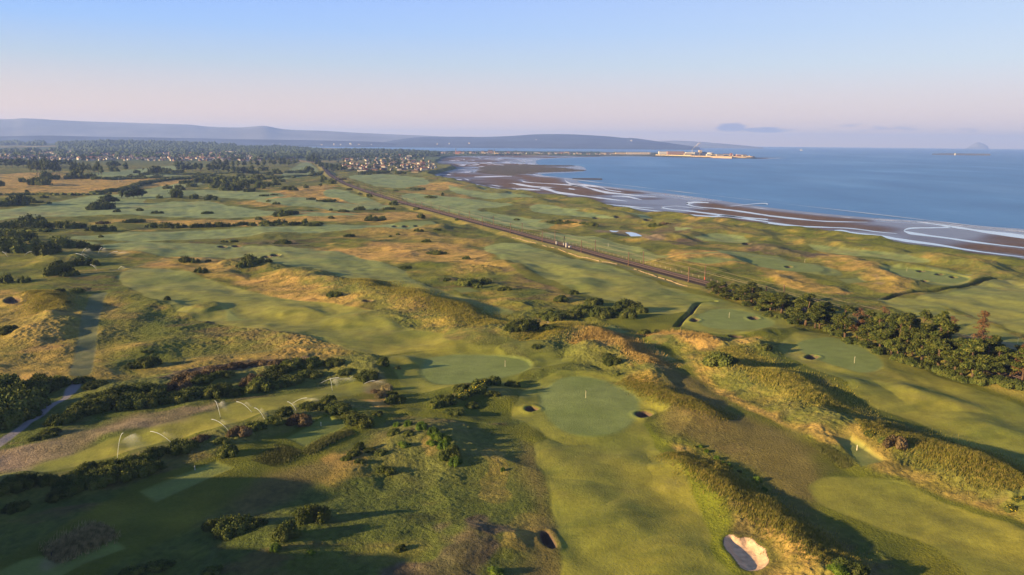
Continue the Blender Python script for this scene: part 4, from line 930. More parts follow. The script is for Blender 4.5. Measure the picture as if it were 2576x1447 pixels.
PB['flower'] = [bush_mesh('gorse', 40 + k, 3600, 16, .055, M_GORSE, .6, 0, 60) for k in range(1)]
PB['brown'] = [bush_mesh('gorse', 60 + k, 3000, 14, .055, M_BROWN, .55) for k in range(2)]
PB['broom'] = [bush_mesh('broom', 70 + k, 2800, 12, .06, M_BROOM, .65, 1.2) for k in range(2)]
PB['mid'] = [bush_mesh('gorse', 20 + k, 900, 9, .09, M_GORSE, .55) for k in range(4)]
PB['far'] = [bush_mesh('gorse', 30 + k, 360, 7, .12, M_GORSE, .6) for k in range(4)]
PB['midbrown'] = [bush_mesh('gorse', 66, 700, 8, .09, M_BROWN, .5)]
PB['grass'] = [bush_mesh('grass', 80 + k, 2600, 12, .07, M_GRASS, .6, 2.0) for k in range(2)]

# clusters of gorse and scrub: where, list of (x, base y, width, [height ratio], [kind])
BUSH = [
 ('in the dark hedge row at the lower left', [(50, 1240, 84), (16, 1236, 50), (125, 1226, 42, .8), (150, 1262, 60), (175, 1248, 76), (212, 1240, 84), (250, 1228, 84), (300, 1222, 92), (350, 1205, 84), (275, 1186, 64), (225, 1196, 60), (185, 1214, 56), (330, 1178, 60), (387, 1158, 62), (362, 1172, 62), (400, 1184, 50), (457, 1144, 76), (507, 1113, 42, .4, 'brown'), (-20, 1262, 70), (40, 1290, 60, .35)]),
 ('on the shaded ridge by the upper tee', [(577, 1154, 64, .5), (600, 1102, 62, .5, 'brown'), (640, 1086, 60), (690, 1072, 50), (751, 1077, 66, .6, 'brown'), (720, 1050, 56), (794, 1034, 50), (849, 1044, 70), (830, 1020, 56), (770, 1030, 44), (904, 1078, 80), (880, 1052, 44), (950, 1048, 40, .3), (560, 1120, 40)]),
 ('in the shaded rough at bottom left', [(587, 1352, 100, .5), (640, 1330, 60, .5), (540, 1338, 60, .45), (789, 1322, 84, .62), (726, 1362, 86, .55), (695, 1392, 38, .7, 'broom'), (760, 1300, 50, .5), (1010, 1390, 40, .4), (780, 1398, 26, .5, 'broom'), (540, 1420 + 30, 60, .3), (400, 1440, 70, .3), (330, 1455, 60, .35)]),
 ('on the hill left of the nearest green', [(1029, 1073, 34, .6, 'broom'), (1064, 1084, 46, .6, 'broom'), (1092, 1098, 44, .6, 'broom'), (1101, 1112, 44, .6, 'broom'), (1086, 1124, 34, .6, 'broom'), (1119, 1134, 48, .6, 'broom'), (1140, 1150, 50, .6), (1131, 1165, 60, .6), (1148, 1178, 50, .6, 'broom'), (994, 1096, 42, .5), (906, 1134, 44, .6), (890, 1150, 40), (958, 1148, 38), (1016, 1128, 38, .5, 'broom'), (969, 1198, 56, .4), (1266, 1187, 18, .8, 'broom'), (930, 1140, 34), (870, 1160, 30), (1030, 1100, 36), (1000, 1075, 30, .5, 'broom'), (1120, 1110, 30, .6, 'broom'), (905, 1168, 30), (1245, 1450, 48, .5, 'broom')]),
 ('on the dry knoll beside the sprinklers', [(966, 923, 44, .6), (926, 962, 58, .6), (994, 1019, 56, .5), (961, 1003, 42, .5, 'grass'), (975, 985, 40, .5, 'grass'), (985, 1000, 36, .5), (945, 990, 30, .4, 'brown'), (1005, 1008, 30), (905, 950, 36, .3), (1000, 930, 30, .3)]),
 ('on the gorse mound before the nearest green', [(1094, 1029, 46, .5), (1131, 1022, 56, .5), (1206, 992, 74, .5, 'flower'), (1244, 970, 56, .5), (1169, 1008, 60, .45, 'flower'), (1288, 974, 44, .5), (1160, 985, 50), (1215, 970, 50), (1110, 1010, 46), (1190, 1030, 50, .35), (1240, 1000, 44, .35), (1140, 1045, 60, .25)]),
 ('in the thicket beside the grey path', [(30, 1050, 150, .5), (-20, 1010, 120, .5), (70, 1010, 90, .55), (110, 990, 80, .5), (20, 985, 90, .45), (140, 975, 60, .5), (100, 955 + 15, 50, .6), (-10, 1090, 110, .5), (60, 1060, 70, .4)]),
 ('in the long thicket above the brown strip', [(210, 968, 50, .4), (240, 978, 60, .3), (180, 1062, 60, .4), (150, 1070, 70, .4), (215, 1050, 90, .4), (280, 1040, 100, .4), (250, 1020, 90, .35), (340, 1030, 90, .4), (300, 1008, 90, .3), (400, 1024, 90, .4), (370, 1000, 90, .3), (460, 1014, 80, .4), (440, 990, 80, .35, 'brown'), (480, 1000, 80, .3), (540, 1005, 62, .6), (590, 1000, 50, .5), (560, 985, 50), (340, 990, 80, .25), (130, 1100, 60, .3), (100, 1110, 50, .25)]),
 ('on the heathery bank below the second green', [(660, 990, 84, .5), (700, 978, 60), (640, 968, 60, .5, 'brown'), (680, 962, 70, .4), (730, 970, 70, .35), (780, 955, 70, .3), (620, 975, 40, .6, 'brown'), (740, 935, 76, .4), (790, 930, 70, .4), (840, 925, 60, .35), (700, 945, 60, .4), (870, 945, 50, .3), (500, 948, 50, .3, 'brown'), (540, 938, 60, .3, 'brown'), (590, 930, 60, .3, 'brown'), (650, 922, 60, .3, 'brown'), (700, 918, 50, .3, 'brown'), (470, 965, 70, .4, 'brown'), (510, 970, 60, .35), (560, 955, 60, .3)]),
 ('alone in the golden rough on the left', [(370, 926, 64, .5), (335, 928, 40, .4), (370, 890, 30, .2), (25, 838, 60, .3), (150, 736, 26, .4), (197, 738, 34, .35), (170, 763, 16), (422, 756, 22, .6), (22, 713, 40, .5), (62, 713, 30, .5), (507, 688, 34, .4)]),
 ('beside the far left sprinklers', [(150, 694, 66, .4), (192, 694, 32, .35), (167, 697, 28, .35), (150, 673, 44, .35), (180, 672, 42, .35), (212, 668, 44, .45), (242, 670, 34, .4), (236, 632, 40, .4), (205, 626, 46, .4), (155, 632, 76, .4), (122, 641, 60, .4), (62, 638, 90, .35), (15, 626, 60, .4), (62, 608, 56, .4), (30, 606, 60, .4), (90, 612, 30, .4), (0, 600, 50, .4), (100, 636, 46, .4)]),
 ('on the golden mounds of the left fairway', [(467, 662, 38, .4), (490, 663, 28, .4), (524, 660, 16), (608, 678, 32, .45), (632, 676, 34, .45), (628, 662, 46, .45), (650, 668, 30, .5), (660, 655, 24, .4), (676, 662, 22, .5)]),
 ('along the dune ridge and middle fairway', [(841, 748, 44, .4), (1124, 708, 24, .5), (1176, 721, 72, .35), (1205, 726, 28, .6), (1221, 716, 34, .6), (1262, 733, 28), (1276, 732, 26, .5), (1019, 677, 38, .25), (1099, 642, 66, .2), (1176, 653, 32, .3), (1076, 610, 36, .25)]),
 ('in the tawny middle-distance rough', [(1054, 584, 28, .3), (1100, 581, 22, .3), (983, 597, 12), (1001, 592, 14), (879, 598, 32, .3), (714, 614, 46, .25), (786, 570, 46, .2), (691, 614, 14, .3), (565, 610, 20, .3), (590, 610, 20, .3), (254, 598, 14), (1300, 555, 20, .3), (1151, 555, 14, .5)]),
 ('in the scrub between the dune mounds', [(1313, 834, 96, .4), (1290, 836, 50, .4), (1375, 826, 26, .5), (1340, 822, 46), (1358, 799, 44, .35), (1388, 809, 66, .35), (1418, 802, 60, .4), (1443, 804, 52, .45), (1463, 792, 62, .4), (1508, 802, 62, .5), (1525, 795, 60, .4), (1578, 787, 78, .5), (1606, 788, 52, .45), (1583, 803, 58, .5), (1548, 800, 30, .5), (1488, 785, 50, .4), (1413, 762, 50, .35), (1443, 742, 28, .6), (1493, 768, 52, .45), (1560, 768, 26, .5), (1390, 778, 14), (1620, 843, 34, .6), (1651, 836, 12, .8), (1395, 833, 52, .25), (1350, 880, 32, .4), (1330, 856, 24, .4), (1380, 790, 40, .3)]),
 ('on the golden dunes and right ridge', [(1530, 906, 38, .5), (1540, 920, 52, .5), (1553, 946, 16, .8), (1813, 928, 96, .4), (1835, 915, 50, .4), (1790, 922, 44, .4), (1923, 882, 38, .5), (1748, 1125, 10, .8, 'flower'), (1763, 1128, 18, .6, 'broom'), (1780, 1140, 20, .5, 'broom'), (1805, 1158, 24, .6, 'broom'), (1820, 1168, 18, .6, 'broom'), (1835, 1177, 22, .6, 'broom'), (1860, 1190, 20, .4), (1905, 1216, 32, .6, 'broom'), (1923, 1238, 24, .6, 'broom'), (2247, 1137, 58, .6, 'brown'), (2397, 1121, 16, .8, 'broom'), (2104, 1450, 54, .5, 'broom'), (2122, 1432, 60, .4), (2150, 1448, 64, .4), (2540, 1290, 40, .4, 'flower'), (2560, 1265, 30, .4, 'flower'), (2510, 1170, 26, .3), (2230, 1120, 40, .4), (2190, 1100, 40, .35, 'flower'), (1480, 1447 - 400, 0)]),
 ('in the upper left gorse bank', [(25, 581, 64, .35), (62, 583, 60, .35), (105, 582, 54, .4), (82, 566, 60, .35), (112, 573, 44, .4), (175, 576, 44, .4), (200, 576, 34, .4), (237, 582, 40, .35), (270, 582, 44, .3), (257, 564, 34, .25, 'midbrown'), (337, 562, 54, .2), (387, 574, 44, .3), (420, 575, 48, .3), (495, 574, 34, .35), (525, 573, 36, .35), (552, 572, 38, .35), (610, 568, 36, .3), (637, 569, 34, .3), (669, 568, 40, .35), (706, 566, 40, .35), (740, 568, 40, .3), (769, 565, 24, .6), (800, 566, 30, .3), (150, 570, 40, .3), (50, 570, 50, .3), (452, 575, 40, .3), (580, 571, 30, .3), (936, 554, 34, .35), (964, 554, 32, .35), (1059, 550, 26, .5), (944, 558, 60, .15)]),
 ('among the far left fairways', [(352, 531, 20, .4), (397, 538, 30, .25), (522, 539, 30, .25), (235, 529, 38, .35), (270, 528, 38, .5), (297, 534, 24, .35), (245, 518, 34, .4), (490, 501, 26, .6), (532, 504, 44, .25), (447, 498, 38, .4), (450, 486, 32, .35), (8, 520, 44, .4), (30, 517, 44, .4), (55, 517, 50, .4), (80, 511, 40, .35), (110, 499, 24, .25), (125, 513, 14, .3), (98, 511, 26, .25), (834, 549, 20, .3), (731, 542, 44, .3), (651, 554, 22, .4), (714, 545, 52, .3), (834, 551, 18, .4), (400, 500, 20, .4)]),
 ('in the tawny rough left of the railway', [(659, 453, 34, .4), (640, 462, 40, .35), (656, 467, 36, .35), (656, 475, 38, .4), (695, 452, 24, .4), (707, 458, 24, .35), (779, 433, 34, .35), (790, 441, 30, .3), (760, 436, 40, .3), (816, 453, 24, .45), (834, 463, 30, .4), (811, 459, 16, .5), (739, 480, 40, .3), (769, 474, 18, .5), (720, 478, 30, .25), (666, 494, 30, .2), (690, 492, 26, .15), (824, 509, 64, .15), (784, 503, 30, .25), (696, 515, 20, .35), (675, 508, 16, .3), (909, 530, 44, .25), (864, 534, 36, .2), (834, 529, 14, .4), (946, 530, 14, .4), (979, 529, 34, .25), (779, 531, 18, .2), (931, 495, 24, .3), (994, 516, 34, .4), (1049, 529, 24, .3), (905, 490, 16, .3), (880, 478, 20, .3)]),
 ('on the seaward links beyond the railway', [(864, 453, 24, .3), (880, 462, 30, .15), (1059, 479, 34, .25), (1040, 477, 24, .2), (994, 482, 20, .2), (1114, 493, 12, .6), (1081, 499, 44, .15), (1413, 565, 64, .18), (1440, 563, 30, .2), (1488, 569, 40, .25), (1470, 565, 30, .25), (1385, 561, 30, .2), (1650, 572, 40, .25), (1670, 566, 30, .3, 'midbrown'), (920, 440, 50, .15), (960, 437, 60, .15), (1010, 438, 40, .15), (930, 432, 30, .25)]),
 ('in the dark scrub below the left town', [(5, 469, 18, .6), (60, 459, 26, .4), (90, 465, 36, .6), (107, 467, 42, .4), (117, 452, 34, .45), (140, 452, 28, .45), (128, 451, 24, .5), (170, 451, 24, .4), (200, 450, 44, .5), (225, 450, 40, .4), (183, 451, 16, .7), (290, 432, 34, .4), (400, 439, 64, .25), (430, 439, 44, .3), (365, 441, 30, .3), (345, 436, 22, .3), (240, 452, 30, .3), (270, 452, 26, .2), (300, 450, 34, .25), (330, 449, 34, .25), (360, 449, 34, .25), (395, 448, 30, .25), (500, 446, 40, .25), (540, 446, 34, .2), (450, 436, 34, .3), (700, 438, 36, .35), (660, 430, 34, .35), (730, 436, 30, .3), (680, 442, 26, .3), (640, 437, 34, .3), (610, 446, 34, .25)]),
 ('in the gorse belt of the far middle left', [(470, 462, 40, .3), (500, 460, 36, .3), (530, 462, 44, .35), (560, 463, 50, .4), (590, 459, 40, .35), (600, 467, 36, .4), (560, 452, 40, .25), (640, 452, 30, .4), (520, 452, 40, .25), (480, 470, 34, .3), (455, 478, 34, .35), (575, 471, 44, .2), (615, 474, 40, .35), (595, 480, 44, .45), (630, 483, 36, .35), (560, 480, 26, .4), (440, 490, 30, .4), (545, 470, 24, .5), (535, 474, 26, .5), (420, 476, 30, .3), (680, 470, 30, .3), (700, 466, 26, .3), (620, 462, 30, .35)]),
]
import itertools
cnt = 0
for where, L in BUSH:
    L = [b for b in L if b[2] > 4]
    L.sort(key=lambda b: b[0])
    a = np.array([(b[0], b[1]) for b in L], float)
    # the traced y is the foot of the bush on the viewer's side; centre lies half its depth behind
    hx, hy, hz_ = hit(a[:, 0], a[:, 1])
    for i, b in enumerate(L):
        ratio = b[3] if len(b) > 3 else .45; kind = b[4] if len(b) > 4 else None
        x, y = hx[i], hy[i]; u = mpu(x, y); wd = b[2] * u; ht = b[2] * u * ratio * ((.85 if math.hypot(x, y) > 420 else .68) if kind != 'broom' else .62); dist = math.hypot(x, y)
        dp = min(wd * .9, max(ht * 1.7, wd * .35)) if dist > 450 else wd * .72
        x += x / dist * dp * .42; y += y / dist * dp * .42; z = float(hq(x, y)[0])
        nearness = 'near' if dist < 420 else ('mid' if dist < 1000 else 'far')
        k = kind or nearness
        if dist > 420 and k == 'brown': k = 'midbrown'
        nm = {'broom': 'broom', 'grass': 'grass_tuft'}.get(k, 'gorse_bush')
        size = 'small' if wd < 5 else ('broad' if wd > 11 else 'rounded')
        colr = {'broom': 'bright green broom', 'grass': 'pale tufted grass', 'brown': 'brown flowering gorse', 'midbrown': 'brown gorse', 'flower': 'yellow-flecked gorse'}.get(k, 'dark gorse')
        lab = f"{size} {colr} {where}, {ORD[min(i, 29)]} from left"
        if i >= 30: lab = f"{size} {colr} {where}, {ORD[len(L) - 1 - i]} from right"
        add_bush(k, cnt, float(x), float(y), z, wd, ht, math.atan2(-x, y) + (0 if dist > 450 or ratio < .3 else rng.uniform(-.4, .4)) + (math.pi if cnt % 2 else 0), nm, lab, 'bush' if k != 'grass' else 'grass tuft', 'gorse and broom scattered over the links', dp)
        cnt += 1
print('bushes', cnt, time.time() - T0)
# ------------------------------------------------------------------ railway
def resample(L, step):
    seg = np.hypot(*np.diff(L, axis=0).T); cum = np.concatenate([[0], np.cumsum(seg)]); n = max(2, int(cum[-1] / step)); s_ = np.linspace(0, cum[-1], n)
    P = np.stack([np.interp(s_, cum, L[:, 0]), np.interp(s_, cum, L[:, 1])], 1); T = np.gradient(P, axis=0); T /= np.linalg.norm(T, axis=1)[:, None]
    return P, T, np.stack([-T[:, 1], T[:, 0]], 1)
RP, RT, RN = resample(railL[::-1], 6.0)        # from near right to the far town
# RN points to the left of travel
def ribbon(name, offs, zs, m, label=None, cat=None, kind=None, parent=None, P=RP, N=RN):
    n = len(P); k = len(offs); V = np.concatenate([np.c_[P + N * o_, np.full(n, z_)] for o_, z_ in zip(offs, zs)])
    q = np.arange(n - 1); F = np.concatenate([np.stack([j * n + q + 1, j * n + q, (j + 1) * n + q, (j + 1) * n + q + 1], 1) for j in range(k - 1)])
    o = bpy.data.objects.new(name, mesh_from(name, V, F, [m])); C.objects.link(o); o.parent = parent
    if label or kind: tag(o, label, cat, None, kind)
    return o
M_BALL = simple('track_ballast', (.022, .018, .017), .95, .1, .8, .4); M_RAIL = simple('rail_steel', (.09, .06, .05), .5, .4); M_SLEEP = simple('sleeper', (.038, .033, .030), .9)
ribbon('railway', [-5.2, -4.1, 4.1, 5.2], [.95, 1.5, 1.5, .95], M_BALL, 'dark double-track railway bed crossing the links', kind='structure')
rl = empty('railway_track', (0, 0, 0)); tag(rl, 'pair of dark railway tracks running to the town', 'railway track')
for o_ in (-2.6, -1.1, 1.1, 2.6):
    ribbon('rail', [o_ - .05, o_ - .05, o_ + .05, o_ + .05], [1.52, 1.70, 1.70, 1.52], M_RAIL, parent=rl)
sl = MB()
for s_ in np.arange(0, 560, .9):
    f = s_ / 6.0 * 1.0; i = int(f); 
    if i >= len(RP) - 1: break
    p = RP[i] * (1 - (f - i)) + RP[i + 1] * (f - i); n_ = RN[i]; t_ = RT[i]
    for o_ in (-1.85, 1.85):
        c = p + n_ * o_; a = n_ * 1.25; b = t_ * .12
        sl.add([(*(c - a - b), 1.56), (*(c + a - b), 1.56), (*(c + a + b), 1.56), (*(c - a + b), 1.56)], [(0, 1, 2, 3)])
o = sl.build('sleepers', M_SLEEP, rl); o['kind'] = 'stuff'
M_STEEL = simple('mast_steel', (.14, .075, .05), .7, .3); M_RED = simple('red_band', (.5, .05, .03), .6); M_WIRE = simple('wire', (.16, .13, .10), .6)
cumR = np.concatenate([[0], np.cumsum(np.hypot(*np.diff(RP, axis=0).T))])
def rail_at(s_):
    i = int(np.clip(np.searchsorted(cumR, s_) - 1, 0, len(RP) - 2)); f = (s_ - cumR[i]) / (cumR[i + 1] - cumR[i]); return RP[i] * (1 - f) + RP[i + 1] * f, RN[i], RT[i]
def nearest_s(px, py):
    x, y = W(px, py, 1.4); return cumR[np.argmin(np.hypot(RP[:, 0] - x, RP[:, 1] - y))]
s0 = nearest_s(1600, 665); sp = 62.0
mast_s = [s0 + k * sp for k in range(-4, 20) if 0 < s0 + k * sp < cumR[-1]]
left_tops = {}; proto_m = None; mi = 0
for k, s_ in enumerate(mast_s):
    p, n_, t_ = rail_at(s_)
    for side, nm in ((1, 'landward'), (-1, 'seaward')):
        base = p + n_ * side * 5.4; ang_ = math.atan2(-n_[1] * side, -n_[0] * side)
        if proto_m is None:
            e = empty('catenary_mast'); mb = MB(); mb.box(-.16, .16, -.16, .16, 0, 8.2); mb.box(-.35, .35, -.35, .35, 0, .35); mb.build('mast', M_STEEL, e)
            mb = MB(); mb.tube([(.1, 0, 7.4), (3.0, 0, 6.9)], .05); mb.tube([(.1, 0, 6.1), (3.0, 0, 6.9)], .04); mb.tube([(.1, 0, 5.9), (2.6, 0, 5.3)], .03); mb.build('bracket_arm', M_STEEL, e)
            proto_m = e
        else: e = copy_tree(proto_m)
        e.location = (base[0], base[1], 1.05); e.rotation_euler = (0, 0, ang_)
        tag(e, f"rusty overhead line mast on the {nm} side of the railway, {ORD[k]} pair from the pines", 'mast', 'overhead line masts beside the railway')
        if k == 3 and side == -1:
            b = MB(); b.box(-.18, .18, -.18, .18, .6, 1.8); b.build('warning_band', M_RED, e)
for side, nm in ((1, 'landward'), (-1, 'seaward')):
    for z_, tname in ((7.9, 'overhead_wire'), (6.3, 'contact_wire')):
        pts = []
        for a, b in zip(mast_s[:-1], mast_s[1:]):
            for f in np.linspace(0, 1, 6, endpoint=False):
                s_ = a + (b - a) * f; p, n_, t_ = rail_at(s_); off = (2.6 + (2.6 if z_ > 7 else -.8)); q = p + n_ * side * off
                pts.append((q[0], q[1], z_ + 1.0 - (.7 if z_ > 7 else .15) * 4 * f * (1 - f)))
        mb = MB(); mb.tube(pts, .035, 3); o = mb.build(tname, M_WIRE); tag(o, f"thin {'upper' if z_ > 7 else 'lower'} wire strung along the {nm} railway masts", 'wire', 'overhead railway wires')
# lineside posts and cabinets
M_POST = simple('weathered_post', (.30, .24, .16), .9); M_WHITE = simple('white_paint', (.40, .385, .35), .6); M_BLACK = simple('black_metal', (.03, .03, .03), .6); M_GREY = simple('grey_paint', (.35, .35, .36), .7)
fp = empty('lineside_fence'); tag(fp, 'low post and wire fence on the seaward side of the railway', 'fence'); posts = MB(); wires = MB()
ws = []
for k in range(0, 150):
    p, n_, t_ = rail_at(nearest_s(1860, 735) + k * 5.5)
    q = p - n_ * 8.6; z_ = float(hq(q[0], q[1])[0]); posts.box(q[0] - .09, q[0] + .09, q[1] - .09, q[1] + .09, z_ - .2, z_ + 1.25); ws.append((q[0], q[1], z_ + 1.1))
posts.build('posts', M_POST, fp)['kind'] = 'stuff'; wires.tube(ws, .02, 3); wires.tube([(a, b, c - .5) for a, b, c in ws], .02, 3); wires.build('fence_wire', M_WIRE, fp)
def at_px(px, py):
    x, y, z = hit(px, py); return float(x[0]), float(y[0]), float(z[0])
for (px, py, w_, h_, lab) in [(1400, 616, 1.0, 3.0, 'white lineside cabinet, the tall left one'), (1418, 619, .7, 2.8, 'slim white lineside cabinet beneath the signal'), (1425, 623, 1.1, 4.0, 'white lineside cabinet, the tallest on the right'), (1434, 624, 1.8, 1.6, 'low white equipment box by the cabinets')]:
    x, y, z = at_px(px, py); e = empty('equipment_cabinet', (x, y, z), .5); tag(e, lab + ' on the railway bank', 'cabinet', 'lineside cabinets')
    mb = MB(); mb.box(-w_ / 2, w_ / 2, -w_ / 3, w_ / 3, 0, h_ * .8); mb.build('body', M_WHITE, e); mb = MB(); mb.box(-w_ / 2 - .08, w_ / 2 + .08, -w_ / 3 - .08, w_ / 3 + .08, h_ * .8, h_ * .8 + .12); mb.build('lid', M_GREY, e)
x, y, z = at_px(1419, 612); e = empty('railway_signal', (x, y, z), .6); tag(e, 'dark railway signal with a railed platform beside the track', 'signal')
mb = MB(); mb.box(-.12, .12, -.12, .12, 0, 4.2); mb.build('post', M_BLACK, e); mb = MB(); mb.box(-1.6, .9, -.5, .5, 2.4, 2.55)
for a in (-1.6, -.8, 0, .85): mb.box(a, a + .06, -.5, -.44, 2.55, 3.5)
mb.box(-1.6, .9, -.5, -.45, 3.45, 3.55); mb.build('platform', M_BLACK, e); mb = MB(); mb.box(-.4, .4, -.2, .2, 3.6, 5.2); mb.build('signal_head', M_BLACK, e)
# low golden stone wall beneath the bank
M_STONE = simple('golden_stone', (.20, .155, .095), .9, .1, .8, .4, .1)
wl = empty('stone_wall'); tag(wl, 'low broken golden stone wall along the foot of the railway bank', 'wall')
for L in ([(1288, 594.6), (1350, 612)], [(1365, 616.5), (1395, 625)], [(1405, 627.5), (1455, 642), (1508, 656)], [(1515, 658), (1553, 668)], [(1595, 681), (1660, 700), (1730, 720.5)]):
    P = line(L, .6, 6); P, T_, N_ = resample(P, 1.6); mb = MB(); rw = np.random.default_rng(int(L[0][0]))
    for a, b, n_ in zip(P[:-1], P[1:], N_):
        h_ = rw.uniform(.3, .55); z_ = float(hq(a[0], a[1])[0]); a2 = a + n_ * rw.uniform(-.1, .1); n3_ = n_ * .3; g = (b - a) * .04
        if rw.random() < .08: continue
        V = [(*(a2 + g - n3_), z_ - .3), (*(b - g - n3_), z_ - .3), (*(b - g + n3_), z_ - .3), (*(a2 + g + n3_), z_ - .3)]; V += [(v[0], v[1], z_ + h_) for v in V]
        mb.add(V, [(3, 2, 1, 0), (4, 5, 6, 7), (0, 1, 5, 4), (1, 2, 6, 5), (2, 3, 7, 6), (3, 0, 4, 7)])
    mb.build('wall_run', M_STONE, wl)

# ------------------------------------------------------------------ pines beside the railway
def pine_proto(name, seed, dead=False, spire=False):
    rgn = np.random.default_rng(seed); e = empty(name); H_ = 10.0
    mb = MB(); lean = rgn.normal(0, .35, 2); tp = [(lean[0] * k / 5 * rgn.uniform(.7, 1.3), lean[1] * k / 5, H_ * .9 * k / 5 - (.4 if k == 0 else 0)) for k in range(6)]
    mb.tube(tp, [.30, .25, .21, .16, .10, .04], 7); pads = []
    n = 24 if not spire else 34
    for k in range(n):
        if spire: f = .22 + .78 * k / n; reach = 2.3 * (1.02 - f) + .25
        else: f = rgn.uniform(.22, .98); reach = (2.5 * math.sin(min(1, (1.06 - f) * 2.2) * math.pi / 2)) * rgn.uniform(.5, 1.15)
        a = k * 2.4 + rgn.uniform(-.4, .4); z0 = H_ * (f - .06 if not spire else f); ex = (math.cos(a) * reach, math.sin(a) * reach, H_ * f + (0 if not spire else rgn.uniform(-.2, .5)))
        bx = np.interp(z0, [p[2] for p in tp], [p[0] for p in tp]); by = np.interp(z0, [p[2] for p in tp], [p[1] for p in tp])
        mb.tube([(bx, by, z0 - .3), ((bx + ex[0]) / 2, (by + ex[1]) / 2, (z0 + ex[2]) / 2), ex], [.09, .06, .02], 4)
        pads.append((*ex, rgn.uniform(.65, 1.05) * (1.15 - .45 * f) * (.72 if spire else 1))); pads.append((ex[0] * .55, ex[1] * .55, ex[2] + .1, .6 if spire else .8))
    pads.append((tp[-1][0], tp[-1][1], H_ * .96, .5 if spire else .85))
    mb.build('trunk', M_BARK, e, True)
    Pd = np.array(pads); m = M_DEAD if dead else M_PINE; N0 = (1500 if dead else 3600)
    k = rgn.choice(len(Pd), N0, p=Pd[:, 3] ** 2 / (Pd[:, 3] ** 2).sum()); d = rgn.normal(0, 1, (N0, 3)); d /= np.linalg.norm(d, axis=1)[:, None]
    P = Pd[k, :3] + d * Pd[k, 3:4] * np.array([1, 1, .62]) * rgn.uniform(.6, 1.0, (N0, 1))
    V, F = leaves(rgn, P, d,   .085 if dead else .15, 3, .3); me = mesh_from('crown', V, F, [m])
    o = bpy.data.objects.new('crown', me); C.objects.link(o); o.parent = e
    return e
PP = [pine_proto('pine_tree', 100 + k) for k in range(4)]; PD = [pine_proto('dead_pine', 120, True), pine_proto('dead_pine', 121, True, True)]; PPb = [0]
def B4(x, y): return 1932 + .25 * x, 534.6 + .25 * y
def B3(x, y): return 1288 + .25 * x, 534.6 + .25 * y
pines = [(B3(2020, 812), 104, 125, 0), (B3(2080, 825), 95, 100, 0), (B3(2120, 822), 110, 120, 0), (B3(2150, 870), 80, 90, 0), (B3(2230, 845), 110, 130, 0), (B3(2300, 880), 120, 130, 0), (B3(2350, 900), 150, 170, 0), (B3(2410, 925), 190, 230, 0), (B3(2470, 905), 130, 160, 0), (B3(2535, 965), 150, 150, 0),
         (B4(20, 1000), 170, 190, 0), (B4(70, 985), 140, 150, 0), (B4(135, 1020), 180, 210, 0), (B4(210, 1010), 140, 140, 0), (B4(375, 1137), 270, 240, 0), (B4(300, 1080), 190, 150, 0), (B4(475, 1162), 210, 130, 0), (B4(520, 1172), 230, 140, 0), (B4(590, 1120), 180, 150, 0), (B4(660, 1150), 170, 170, 0), (B4(700, 1225), 170, 120, 0),
         (B4(775, 1268), 280, 190, 0), (B4(895, 1278), 268, 140, 1), (B4(1015, 1328), 280, 180, 0), (B4(960, 1240), 170, 150, 0), (B4(1150, 1200), 210, 110, 1), (B4(1130, 1372), 290, 190, 0), (B4(1080, 1290), 180, 160, 0), (B4(1235, 1434), 340, 190, 0), (B4(1300, 1462), 330, 170, 0), (B4(1370, 1478), 380, 190, 0), (B4(1300, 1350), 250, 190, 0), (B4(1450, 1440), 300, 180, 0),
         (B4(1545, 1534), 440, 190, 0), (B4(1620, 1500), 300, 180, 0), (B4(1715, 1600), 420, 260, 0), (B4(1790, 1540), 340, 220, 0), (B4(1730, 1400), 320, 160, 0), (B4(1830, 1330), 230, 120, 1), (B4(1880, 1600), 230, 210, 0), (B4(2110, 1600), 480, 230, 2), (B4(1950, 1660), 300, 240, 0), (B4(2060, 1696), 330, 230, 0), (B4(2170, 1660), 300, 190, 0), (B4(2250, 1600), 280, 150, 0),
         (B4(2330, 1660), 240, 190, 0), (B4(2440, 1660), 210, 170, 0), (B4(2560, 1700), 340, 180, 2), (B4(2640, 1720), 320, 220, 0), (B4(2500, 1560), 170, 140, 0)]
pines.sort(key=lambda q: q[0][0]); gcount = dcount = 0; used = set()
def inst(protos, i, nm=None):
    pr = protos[i % len(protos)]
    if pr.name not in used: used.add(pr.name); return pr
    return copy_tree(pr)
for (px, py), hz_, wz, dead in pines:
    x, y, z = at_px(px, py); u = mpu(x, y); h = hz_ * .25 * u * 1.06; wd = wz * .25 * u
    if dead: e = inst([PD[dead - 1]], 0); dcount += 1; lab = f"brown dead pine in the belt by the railway, {ORD[dcount - 1]} dead one from left"
    else:
        e = inst(PP, gcount); gcount += 1; lab = f"green pine in the belt by the railway, {ORD[gcount - 1]} from left" if gcount <= 30 else f"green pine at the broad right end of the belt, {ORD[gcount - 31]} in that part"
    e.location = (x, y, z - .1); e.rotation_euler = (0, 0, rng.uniform(0, 6.28)); e.scale = (wd / 4.6 * 1.0, wd / 4.6 * 1.0, h / 9.6); tag(e, lab, 'tree', 'pines in the belt beside the railway')
